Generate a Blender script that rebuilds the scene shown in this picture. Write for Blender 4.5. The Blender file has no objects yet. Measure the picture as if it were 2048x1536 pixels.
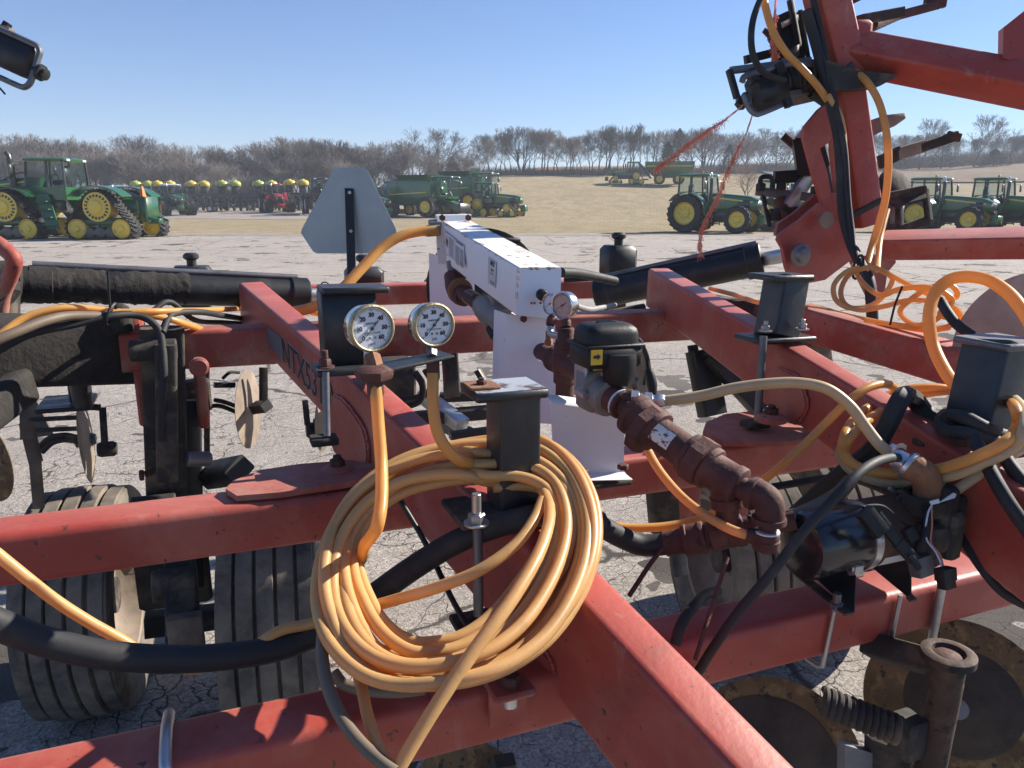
import bpy, bmesh, math, random
from mathutils import Vector, Matrix, noise as mnoise
random.seed(7)
PI = math.pi
R_ = math.radians
scene = bpy.context.scene
COL = scene.collection

# ------------------------------------------------------------------ camera
FPX, CX, CY, CAM_H, PITCH = 1500.0, 1024.0, 768.0, 1.65, R_(13.78)
cd = bpy.data.cameras.new('camera'); cam = bpy.data.objects.new('camera', cd); COL.objects.link(cam)
cam.location = (0, 0, CAM_H); cam.rotation_euler = (PI/2 - PITCH, 0, 0)
cd.sensor_width = 36; cd.lens = 36*FPX/2048; cd.clip_start = 0.05; cd.clip_end = 4000
scene.camera = cam
# ------------------------------------------------------------------ sky, sun, exposure
SUN_AZ, SUN_EL = R_(63.5), R_(31)        # azimuth measured from +Y (view direction) towards +X (right)
w = bpy.data.worlds.new('World'); scene.world = w; w.use_nodes = True
nt = w.node_tree; nt.nodes.clear()
sky = nt.nodes.new('ShaderNodeTexSky'); sky.sky_type = 'NISHITA'; sky.sun_disc = False
sky.sun_elevation = SUN_EL; sky.sun_rotation = SUN_AZ; sky.altitude = 300; sky.air_density = 1.0; sky.dust_density = 0.0; sky.ozone_density = 2.2
bg = nt.nodes.new('ShaderNodeBackground'); bg.inputs[1].default_value = 0.052
wo = nt.nodes.new('ShaderNodeOutputWorld')
wb = nt.nodes.new('ShaderNodeVectorMath'); wb.operation = 'MULTIPLY'; wb.inputs[1].default_value = (0.80, 0.97, 1.30)   # camera white balance towards blue
nt.links.new(sky.outputs[0], wb.inputs[0]); nt.links.new(wb.outputs[0], bg.inputs[0]); nt.links.new(bg.outputs[0], wo.inputs[0])
sd = bpy.data.lights.new('sun', 'SUN'); sd.energy = 5.0; sd.angle = R_(0.53); sd.color = (1.0, 0.93, 0.82)
sun = bpy.data.objects.new('sun', sd); COL.objects.link(sun); sun.location = (20, 20, 30)
SUNV = Vector((math.sin(SUN_AZ)*math.cos(SUN_EL), math.cos(SUN_AZ)*math.cos(SUN_EL), math.sin(SUN_EL)))
sun.rotation_euler = SUNV.to_track_quat('Z', 'Y').to_euler()
vs = scene.view_settings; vs.view_transform = 'Standard'; vs.look = 'None'; vs.exposure = 1.12; vs.gamma = 1.0; vs.use_curve_mapping = False
scene.cycles.max_bounces = 7; scene.cycles.transparent_max_bounces = 12

# ------------------------------------------------------------------ pixel + depth -> place
CF = Vector((0, math.cos(PITCH), -math.sin(PITCH))); CU = Vector((0, math.sin(PITCH), math.cos(PITCH))); CR = Vector((1, 0, 0))
CAM = Vector((0, 0, CAM_H))
def W(px, py, Z):
    return CAM + Z*CF + ((px-CX)/FPX*Z)*CR + ((CY-py)/FPX*Z)*CU
def ray(px, py):
    return (CF + (px-CX)/FPX*CR + (CY-py)/FPX*CU).normalized()
def sstep(a, b, x):
    t = max(0.0, min(1.0, (x-a)/(b-a))); return t*t*(3-2*t)
def terrain(X, Y):
    amp = 1.7 + 4.6*sstep(-36, -6, X - 0.10*(Y-90))
    z = amp*sstep(68, 150, Y)
    far = max(0.0, Y-150)
    z += far*(0.022 + 0.034*sstep(-60, 20, X))*(1-0.25*sstep(150, 500, Y))
    z += 2.2*sstep(60, 130, X)*sstep(80, 200, Y)
    if Y > 50: z += 0.10*math.sin(X*0.13+Y*0.07)*sstep(50, 80, Y)
    return z
def G(px, py):                                        # the ground seen at that pixel
    d = ray(px, py); t = 1.0
    while t < 1500:
        p = CAM + d*t
        if p.z <= terrain(p.x, p.y): return Vector((p.x, p.y, terrain(p.x, p.y)))
        t += 0.02*max(1, t*0.05)
    return CAM + d*300
def at(px, Y):                                        # ground point in column px at world distance Y
    X = (px-CX)/FPX*(Y*math.cos(PITCH)+ (CAM_H-0.5)*math.sin(PITCH))
    return Vector((X, Y, terrain(X, Y)))

# ------------------------------------------------------------------ objects
def props(o, label=None, cat=None, group=None, kind=None):
    if label: o['label'] = label
    if cat: o['category'] = cat
    if group: o['group'] = group
    if kind: o['kind'] = kind
    return o
ORIG = {}
def thing(name, label, cat, loc, rotz=0.0, group=None, local=False):
    o = bpy.data.objects.new(name, None); COL.objects.link(o); o.empty_display_size = 0.1
    o.location = loc; o.rotation_euler = (0, 0, rotz)
    ORIG[o.name] = Vector((0, 0, 0)) if local else Vector(loc)
    return props(o, label, cat, group)
def origin_of(p):
    while p is not None:
        if p.name in ORIG: return ORIG[p.name]
        p = p.parent
    return Vector((0, 0, 0))
def copy_tree(o, parent=None):
    c = o.copy(); COL.objects.link(c)
    if parent is not None: c.parent = parent
    for ch in o.children: copy_tree(ch, c)
    return c

def catmull(pts, per=8):
    pts = [Vector(p) for p in pts]
    if len(pts) < 3: return pts
    P = [pts[0]*2-pts[1]] + pts + [pts[-1]*2-pts[-2]]
    out = []
    for i in range(1, len(P)-2):
        a, b, c, d = P[i-1], P[i], P[i+1], P[i+2]
        for k in range(per):
            t = k/per; t2 = t*t; t3 = t2*t
            out.append(0.5*((2*b) + (c-a)*t + (2*a-5*b+4*c-d)*t2 + (3*b-a-3*c+d)*t3))
    out.append(P[-2]); return out

class MB:
    def __init__(s): s.v = []; s.f = []; s.m = []; s.cur = 0
    def mat(s, i): s.cur = i; return s
    def _add(s, vs, fs):
        o = len(s.v); s.v += [tuple(x) for x in vs]
        for f in fs: s.f.append(tuple(i+o for i in f)); s.m.append(s.cur)
        return s
    def rings(s, rings, caps=True, closed=False):
        n = len(rings[0]); vs = [p for r in rings for p in r]; fs = []
        m = len(rings)
        for i in range(m if closed else m-1):
            j = (i+1) % m
            for k in range(n):
                k2 = (k+1) % n
                fs.append((i*n+k, i*n+k2, j*n+k2, j*n+k))
        if caps and not closed:
            fs.append(tuple(range(n-1, -1, -1))); fs.append(tuple((m-1)*n+k for k in range(n)))
        return s._add(vs, fs)
    def tube(s, pts, r, n=10, caps=True, closed=False):
        pts = [Vector(p) for p in pts]; m = len(pts)
        rs = r if isinstance(r, (list, tuple)) else [r]*m
        rings = []; t0 = None; nrm = None
        for i in range(m):
            if closed: t = (pts[(i+1) % m]-pts[i-1])
            else: t = pts[min(i+1, m-1)]-pts[max(i-1, 0)]
            if t.length < 1e-9: t = Vector((0, 0, 1))
            t.normalize()
            if nrm is None:
                a = Vector((0, 0, 1)) if abs(t.z) < 0.9 else Vector((1, 0, 0))
                nrm = t.cross(a).normalized()
            else:
                nrm = (nrm - t*nrm.dot(t))
                if nrm.length < 1e-6: nrm = t.cross(Vector((0.3, 0.5, 0.8)))
                nrm.normalize()
            b = t.cross(nrm)
            rings.append([pts[i] + rs[i]*(math.cos(2*PI*k/n)*nrm + math.sin(2*PI*k/n)*b) for k in range(n)])
        return s.rings(rings, caps, closed)
    def box(s, c, hx, hy, hz, ax=None, bev=0.0):
        c = Vector(c)
        if ax is None: ax = (Vector((1, 0, 0)), Vector((0, 1, 0)), Vector((0, 0, 1)))
        x, y, z = [Vector(a).normalized() for a in ax]
        if bev <= 0:
            vs = [c + sx*hx*x + sy*hy*y + sz*hz*z for sx in (-1, 1) for sy in (-1, 1) for sz in (-1, 1)]
            return s._add(vs, [(0, 1, 3, 2), (4, 6, 7, 5), (0, 4, 5, 1), (2, 3, 7, 6), (0, 2, 6, 4), (1, 5, 7, 3)])
        b = min(bev, hx*.9, hy*.9, hz*.9)
        def ring(zz, ins):
            a, d = hx-ins, hy-ins
            q = [(a-b, -d), (a, -d+b), (a, d-b), (a-b, d), (-a+b, d), (-a, d-b), (-a, -d+b), (-a+b, -d)]
            return [c + px*x + py*y + zz*z for px, py in q]
        return s.rings([ring(-hz, b*.7), ring(-hz+b, 0), ring(hz-b, 0), ring(hz, b*.7)])
    def beam(s, p0, p1, w, h, r=0.012, up=(0, 0, 1), w1=None, h1=None, seg=3, bend=None):
        """rounded rectangular tube between the centres p0, p1; w across, h along 'up'"""
        p0 = Vector(p0); p1 = Vector(p1); d = (p1-p0).normalized(); up = Vector(up)
        sd_ = d.cross(up).normalized(); u = sd_.cross(d).normalized()
        def ring(p, w, h):
            rr = min(r, w*.45, h*.45); out = []
            for cx, cy, a0 in ((w/2-rr, h/2-rr, 0), (-w/2+rr, h/2-rr, 90), (-w/2+rr, -h/2+rr, 180), (w/2-rr, -h/2+rr, 270)):
                for k in range(seg+1):
                    a = R_(a0 + 90*k/seg); out.append(p + (cx+rr*math.cos(a))*sd_ + (cy+rr*math.sin(a))*u)
            return out
        return s.rings([ring(p0, w, h), ring(p1, w1 or w, h1 or h)])
    def lathe(s, o, axis, prof, n=24, closed_ends=True, ref=None):
        o = Vector(o); a = Vector(axis).normalized()
        x = Vector(ref) if ref is not None else (Vector((0, 0, 1)) if abs(a.z) < 0.9 else Vector((1, 0, 0)))
        x = (x - a*x.dot(a)).normalized(); y = a.cross(x)
        rings = [[o + h*a + max(r, 1e-5)*(math.cos(2*PI*k/n)*x + math.sin(2*PI*k/n)*y) for k in range(n)] for r, h in prof]
        return s.rings(rings, closed_ends)
    def cyl(s, p0, p1, r, n=14, r1=None, bev=0.0):
        p0 = Vector(p0); p1 = Vector(p1); L = (p1-p0).length; r1 = r if r1 is None else r1
        pr = [(r, 0), (r1, L)] if bev <= 0 else [(r-bev, 0), (r, bev), (r1, L-bev), (r1-bev, L)]
        return s.lathe(p0, p1-p0, pr, n)
    def prism(s, poly, vec):
        poly = [Vector(p) for p in poly]; vec = Vector(vec)
        return s.rings([poly, [p+vec for p in poly]])
    def hexn(s, p0, axis, r, h, n=6):
        return s.lathe(p0, axis, [(r*.92, 0), (r, h*.12), (r, h*.85), (r*.85, h)], n)
    def disc(s, c, axis, R, t, n=40, dish=0.0):
        return s.lathe(c, axis, [(0, -t/2+dish), (R*.5, -t/2+dish*.75), (R*.9, -t/2), (R, -t*.1), (R, t*.1), (R*.9, t/2), (R*.5, t/2+dish*.75), (0, t/2+dish)], n)
    def obj(s, name, mats, parent=None, smooth=38, offset=None):
        me = bpy.data.meshes.new(name)
        o0 = offset if offset is not None else origin_of(parent)
        if o0.length > 0: me.from_pydata([(x-o0.x, y-o0.y, z-o0.z) for x, y, z in s.v], [], s.f)
        else: me.from_pydata(s.v, [], s.f)
        if not isinstance(mats, (list, tuple)): mats = [mats]
        for m_ in mats: me.materials.append(m_)
        if len(mats) > 1: me.polygons.foreach_set('material_index', s.m)
        me.polygons.foreach_set('use_smooth', [True]*len(s.f))
        me.validate(); me.update()
        if smooth is not None:
            bm = bmesh.new(); bm.from_mesh(me); bmesh.ops.recalc_face_normals(bm, faces=bm.faces); bm.to_mesh(me); bm.free()
        if smooth is not None: me.set_sharp_from_angle(angle=R_(smooth))
        o = bpy.data.objects.new(name, me); COL.objects.link(o)
        if parent is not None: o.parent = parent
        return o
class MBS(MB):
    """same builder, every radius and thickness multiplied by k (for a unit traced at one size and set at its true distance)"""
    def __init__(s, k): MB.__init__(s); s.k = k
    def lathe(s, o, axis, prof, n=24, closed_ends=True, ref=None): return MB.lathe(s, o, axis, [(r*s.k, h) for r, h in prof], n, closed_ends, ref)
    def tube(s, pts, r, n=10, caps=True, closed=False): return MB.tube(s, pts, [x*s.k for x in r] if isinstance(r, (list, tuple)) else r*s.k, n, caps, closed)
    def box(s, c, hx, hy, hz, ax=None, bev=0.0): return MB.box(s, c, hx*s.k, hy*s.k, hz*s.k, ax, bev*s.k)
    def beam(s, p0, p1, w, h, r=0.012, up=(0, 0, 1), w1=None, h1=None, seg=3, bend=None): return MB.beam(s, p0, p1, w*s.k, h*s.k, r*s.k, up, None, None, seg)
    def hexn(s, p0, axis, r, h, n=6): return MB.lathe(s, p0, axis, [(r*s.k*.92, 0), (r*s.k, h*.12), (r*s.k, h*.85), (r*s.k*.85, h)], n)
def single(mb, name, mat, label, cat, loc, group=None, smooth=38, kind=None):      # a thing that is one mesh, origin at loc
    o = mb.obj(name, mat, None, smooth, offset=Vector(loc)); o.location = loc
    return props(o, label, cat, group, kind)

# ------------------------------------------------------------------ materials
def new_mat(name):
    m = bpy.data.materials.new(name); m.use_nodes = True; t = m.node_tree
    return m, t, t.nodes['Principled BSDF'], t.nodes['Material Output']
def nd(t, typ, **kw):
    n = t.nodes.new(typ)
    for k, v in kw.items(): setattr(n, k, v)
    return n
def noise(t, vec, scale, detail=4, rough=0.55, dist=0.0):
    n = nd(t, 'ShaderNodeTexNoise'); n.inputs['Scale'].default_value = scale; n.inputs['Detail'].default_value = detail
    n.inputs['Roughness'].default_value = rough; n.inputs['Distortion'].default_value = dist
    t.links.new(vec, n.inputs['Vector']); return n.outputs[0]
def ramp(t, fac, stops):
    r = nd(t, 'ShaderNodeValToRGB'); e = r.color_ramp.elements
    while len(e) < len(stops): e.new(0.5)
    for i, (p, c) in enumerate(stops):
        e[i].position = p; e[i].color = c if len(c) == 4 else (*c, 1)
    t.links.new(fac, r.inputs[0]); return r.outputs[0]
def g3(v): return (v, v, v, 1)
def mixc(t, fac, a, b, blend='MIX'):
    m = nd(t, 'ShaderNodeMix', data_type='RGBA', blend_type=blend)
    for sock, val in ((m.inputs[0], fac), (m.inputs[6], a), (m.inputs[7], b)):
        if hasattr(val, 'is_linked'): t.links.new(val, sock)
        else: sock.default_value = val if isinstance(val, (int, float)) else (*val[:3], 1)
    return m.outputs[2]
def coords(t): return nd(t, 'ShaderNodeTexCoord').outputs['Object']
def bump(t, b, height, strength, dist=0.01):
    n = nd(t, 'ShaderNodeBump'); n.inputs['Strength'].default_value = strength; n.inputs['Distance'].default_value = dist
    t.links.new(height, n.inputs['Height']); t.links.new(n.outputs[0], b.inputs['Normal'])
def surf(name, col, rough=0.5, metal=0.0, var=0.25, vscale=6.0, dust=None, dust_at=(0.55, 0.75), dscale=5.0, dmax=0.7,
         spots=None, sp_at=(0.66, 0.70), sp_scale=30.0, bmp=0.15, bscale=60.0, spec=0.5, coat=0.0, sheen=0.0, chalk=0.0):
    """worn surface: slow tone variation, dust patches, small chips / rust spots, fine relief"""
    m, t, b, o = new_mat(name); co = coords(t)
    c = mixc(t, ramp(t, noise(t, co, vscale, 5), [(0.3, g3(0)), (0.7, g3(1))]), [x*(1-var) for x in col], [min(1, x*(1+var)) for x in col])
    if dust is not None:
        f = ramp(t, noise(t, co, dscale, 8, 0.65, 0.3), [(dust_at[0], g3(0)), (dust_at[1], g3(dmax))]); c = mixc(t, f, c, dust)
    if chalk:                                        # dried runs of lime and dust, drawn out vertically, and soft bleached patches
        mp = nd(t, 'ShaderNodeMapping'); mp.inputs['Scale'].default_value = (17, 17, 2.2); t.links.new(co, mp.inputs[0])
        f = ramp(t, noise(t, mp.outputs[0], 1.0, 8, 0.7, 0.4), [(0.60, g3(0)), (0.76, g3(chalk))]); c = mixc(t, f, c, (0.42, 0.30, 0.26))
        f = ramp(t, noise(t, co, 2.3, 7, 0.7, 0.6), [(0.50, g3(0)), (0.72, g3(chalk*0.9))]); c = mixc(t, f, c, (0.50, 0.22, 0.16))
        f = ramp(t, noise(t, co, 3.1, 8, 0.75, 0.8), [(0.58, g3(0)), (0.70, g3(chalk*1.2))]); c = mixc(t, f, c, (0.13, 0.040, 0.030))
    rg = nd(t, 'ShaderNodeMapRange'); rg.inputs[3].default_value = max(0.05, rough-0.1); rg.inputs[4].default_value = min(1, rough+0.15)
    t.links.new(noise(t, co, vscale*3, 4), rg.inputs[0]); t.links.new(rg.outputs[0], b.inputs['Roughness'])
    if spots is not None:
        f = ramp(t, noise(t, co, sp_scale, 4, 0.6), [(sp_at[0], g3(0)), (sp_at[1], g3(1))]); c = mixc(t, f, c, spots)
    t.links.new(c, b.inputs['Base Color']); b.inputs['Metallic'].default_value = metal
    b.inputs['Specular IOR Level'].default_value = spec
    if sheen: b.inputs['Sheen Weight'].default_value = sheen; b.inputs['Sheen Roughness'].default_value = 0.45; b.inputs['Sheen Tint'].default_value = (1.0, 0.82, 0.76, 1)
    if coat: b.inputs['Coat Weight'].default_value = coat; b.inputs['Coat Roughness'].default_value = 0.15
    if bmp: bump(t, b, noise(t, co, bscale, 5, 0.6), bmp, 0.004)
    return m
def hosemat(name, col, rough=0.38, trans=0.3, tcol=None):
    m, t, b, o = new_mat(name); co = coords(t)
    c = mixc(t, ramp(t, noise(t, co, 9, 6, 0.65), [(0.35, g3(0)), (0.72, g3(1))]), col, [x*0.72 for x in col])
    c = mixc(t, ramp(t, noise(t, co, 55, 5, 0.7), [(0.58, g3(0)), (0.75, g3(0.35))]), c, (0.16, 0.11, 0.07))
    t.links.new(c, b.inputs['Base Color']); b.inputs['Roughness'].default_value = rough
    bump(t, b, noise(t, co, 120, 4), 0.08, 0.002)
    tr = nd(t, 'ShaderNodeBsdfTranslucent'); tr.inputs[0].default_value = (*(tcol or col), 1)
    mx = nd(t, 'ShaderNodeMixShader'); mx.inputs[0].default_value = trans
    t.links.new(b.outputs[0], mx.inputs[1]); t.links.new(tr.outputs[0], mx.inputs[2]); t.links.new(mx.outputs[0], o.inputs[0])
    return m
DUSTC = (0.34, 0.27, 0.22)
M = {}
M['red'] = surf('red_paint', (0.33, 0.046, 0.030), 0.44, 0, 0.14, 5, (0.46, 0.18, 0.13), (0.52, 0.80), 7, 0.5, (0.085, 0.035, 0.028), (0.665, 0.685), 52, 0.16, 70, 0.5, 0.0, 0.16, 0.5)
M['red_dusty'] = surf('red_paint_dusty', (0.29, 0.058, 0.040), 0.58, 0, 0.2, 6, (0.30, 0.20, 0.16), (0.50, 0.70), 9, 0.7, (0.09, 0.04, 0.03), (0.66, 0.70), 34, 0.25, 60, 0.4, 0.0, 0.15, 0.7)
M['black'] = surf('black_paint', (0.013, 0.013, 0.015), 0.45, 0, 0.3, 8, (0.10, 0.085, 0.07), (0.55, 0.8), 8, 0.5, (0.12, 0.05, 0.03), (0.72, 0.76), 45, 0.15, 60)
M['black_post'] = surf('black_post_paint', (0.017, 0.019, 0.022), 0.40, 0, 0.3, 7, (0.08, 0.078, 0.076), (0.48, 0.75), 10, 0.45, (0.13, 0.055, 0.03), (0.70, 0.74), 40, 0.18, 80)
M['black_dirty'] = surf('black_dirty', (0.030, 0.026, 0.023), 0.8, 0, 0.4, 10, (0.17, 0.125, 0.085), (0.50, 0.68), 11, 0.75, None, bmp=0.5, bscale=40)
M['mud'] = surf('dried_mud', (0.13, 0.10, 0.075), 0.95, 0, 0.4, 14, (0.05, 0.04, 0.035), (0.5, 0.7), 10, 0.8, None, bmp=0.9, bscale=45)
M['grease'] = surf('grease_crust', (0.020, 0.017, 0.015), 0.85, 0, 0.4, 22, (0.14, 0.115, 0.09), (0.60, 0.76), 16, 0.6, None, bmp=1.0, bscale=55)
M['rubber'] = surf('black_rubber', (0.022, 0.022, 0.024), 0.62, 0, 0.25, 8, (0.14, 0.12, 0.10), (0.52, 0.8), 9, 0.4, None, bmp=0.12, bscale=90, spec=0.35)
M['tyre'] = surf('implement_tyre', (0.085, 0.076, 0.066), 0.88, 0, 0.3, 9, (0.25, 0.205, 0.16), (0.36, 0.66), 11, 0.8, None, bmp=0.35, bscale=60, spec=0.3)
M['tyre_far'] = surf('tractor_tyre', (0.022, 0.022, 0.023), 0.85, 0, 0.3, 3, (0.10, 0.09, 0.08), (0.5, 0.8), 3, 0.5, None, bmp=0.2, bscale=15)
M['white'] = surf('white_paint', (0.74, 0.74, 0.76), 0.42, 0, 0.03, 4, (0.55, 0.42, 0.30), (0.66, 0.82), 9, 0.5, (0.20, 0.09, 0.045), (0.725, 0.75), 42, 0.06, 60)
M['white_rust'] = surf('white_paint_rusting', (0.72, 0.70, 0.68), 0.5, 0, 0.05, 5, (0.42, 0.24, 0.13), (0.56, 0.7), 14, 0.8, (0.16, 0.06, 0.03), (0.62, 0.66), 36, 0.15, 60)
M['rust'] = surf('rusty_pipe', (0.088, 0.032, 0.026), 0.72, 0.1, 0.4, 12, (0.17, 0.075, 0.05), (0.55, 0.75), 18, 0.6, (0.035, 0.02, 0.017), (0.62, 0.68), 35, 0.45, 110)
M['rust_light'] = surf('orange_rust', (0.24, 0.11, 0.055), 0.85, 0.05, 0.35, 16, (0.12, 0.05, 0.03), (0.5, 0.7), 22, 0.8, None, bmp=0.5, bscale=120)
M['disc_rust'] = surf('rusty_disc_blade', (0.13, 0.075, 0.032), 0.75, 0.15, 0.4, 9, (0.30, 0.19, 0.075), (0.50, 0.66), 30, 0.8, (0.045, 0.028, 0.02), (0.58, 0.64), 42, 0.35, 80)
M['disc_tan'] = surf('tan_disc_blade', (0.235, 0.185, 0.145), 0.65, 0.1, 0.3, 9, (0.13, 0.09, 0.065), (0.5, 0.75), 12, 0.6, (0.09, 0.05, 0.04), (0.7, 0.74), 40, 0.2, 80)
M['steel'] = surf('dull_steel', (0.42, 0.42, 0.43), 0.38, 0.85, 0.2, 14, (0.25, 0.19, 0.13), (0.58, 0.78), 20, 0.6, None, bmp=0.12, bscale=90)
M['steel_dark'] = surf('dark_steel', (0.16, 0.16, 0.17), 0.45, 0.6, 0.25, 12, (0.15, 0.09, 0.06), (0.55, 0.75), 16, 0.6, None, bmp=0.2, bscale=80)
M['galv'] = surf('bright_galvanised', (0.62, 0.63, 0.65), 0.30, 0.9, 0.12, 14, (0.40, 0.36, 0.32), (0.6, 0.8), 18, 0.4, None, bmp=0.06, bscale=90)
M['chrome'] = surf('gauge_case_steel', (0.66, 0.65, 0.63), 0.20, 1.0, 0.1, 12, (0.30, 0.22, 0.12), (0.62, 0.78), 22, 0.7, None, bmp=0.04, bscale=60)
M['bezel'] = surf('tarnished_bezel', (0.40, 0.34, 0.22), 0.48, 0.7, 0.3, 24, (0.17, 0.10, 0.055), (0.50, 0.68), 34, 0.85, None, bmp=0.35, bscale=140)
M['zinc'] = surf('grey_sign_back', (0.36, 0.37, 0.37), 0.45, 0.75, 0.06, 7, (0.48, 0.47, 0.44), (0.62, 0.7), 10, 0.35, (0.2, 0.19, 0.18), (0.72, 0.75), 40, 0.05, 50)
M['cast'] = surf('grey_cast_fitting', (0.22, 0.215, 0.21), 0.6, 0.4, 0.2, 16, (0.34, 0.30, 0.26), (0.55, 0.75), 22, 0.5, None, bmp=0.35, bscale=110)
M['plastic'] = surf('black_plastic', (0.011, 0.011, 0.012), 0.48, 0, 0.15, 12, (0.06, 0.06, 0.06), (0.62, 0.85), 16, 0.25, None, bmp=0.25, bscale=240, spec=0.35)
M['motor'] = surf('motor_black_paint', (0.012, 0.014, 0.018), 0.22, 0, 0.15, 8, (0.06, 0.05, 0.045), (0.6, 0.8), 9, 0.35, None, bmp=0.05, bscale=60, coat=0.4)
M['motor_rust'] = surf('motor_brown_rust', (0.10, 0.048, 0.028), 0.75, 0.1, 0.3, 10, (0.035, 0.03, 0.028), (0.5, 0.7), 9, 0.8, None, bmp=0.3, bscale=110)
M['dial'] = surf('dial_face', (0.62, 0.64, 0.68), 0.5, 0, 0.02, 4, None, bmp=0)
M['ink'] = surf('black_print', (0.02, 0.02, 0.025), 0.6, 0, 0.05, 4, None, bmp=0)
M['ink_grey'] = surf('grey_print', (0.14, 0.14, 0.15), 0.6, 0, 0.05, 4, None, bmp=0)
M['decal_edge'] = surf('decal_outline_white', (0.50, 0.46, 0.44), 0.5, 0, 0.05, 4, None, bmp=0)
M['label_white'] = surf('label_paper', (0.60, 0.61, 0.64), 0.5, 0, 0.05, 6, (0.45, 0.36, 0.27), (0.68, 0.8), 12, 0.5, None, bmp=0)
M['label_grey'] = surf('label_silver', (0.40, 0.42, 0.45), 0.4, 0.3, 0.05, 6, None, bmp=0)
M['yellow_label'] = surf('yellow_label', (0.68, 0.45, 0.03), 0.45, 0, 0.08, 6, None, bmp=0)
M['hose'] = hosemat('yellow_hose', (0.70, 0.43, 0.17), 0.40, 0.30, (1.0, 0.48, 0.09))
M['hose_orange'] = hosemat('orange_hose', (0.76, 0.43, 0.13), 0.36, 0.38, (1.0, 0.50, 0.08))
M['hose_tan'] = hosemat('tan_hose', (0.55, 0.42, 0.25), 0.42, 0.2, (0.75, 0.5, 0.22))
M['hose_grey'] = hosemat('grimy_hose', (0.17, 0.125, 0.085), 0.6, 0.08)
M['twine'] = hosemat('orange_twine', (0.90, 0.46, 0.34), 0.8, 0.55, (1.0, 0.52, 0.36))
M['twine_dark'] = hosemat('dark_twine', (0.10, 0.05, 0.045), 0.9, 0.1)

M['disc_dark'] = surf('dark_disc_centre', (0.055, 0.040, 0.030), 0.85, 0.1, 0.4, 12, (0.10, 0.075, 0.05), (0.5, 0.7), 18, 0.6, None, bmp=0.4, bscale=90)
M['post_rust'] = surf('rusty_black_swivel', (0.050, 0.028, 0.020), 0.75, 0.1, 0.4, 12, (0.14, 0.085, 0.055), (0.5, 0.7), 16, 0.7, (0.012, 0.011, 0.011), (0.55, 0.6), 14, 0.5, 70)
M['dial_pink'] = surf('liquid_filled_dial', (0.46, 0.30, 0.28), 0.25, 0, 0.12, 30, None, bmp=0)
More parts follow.
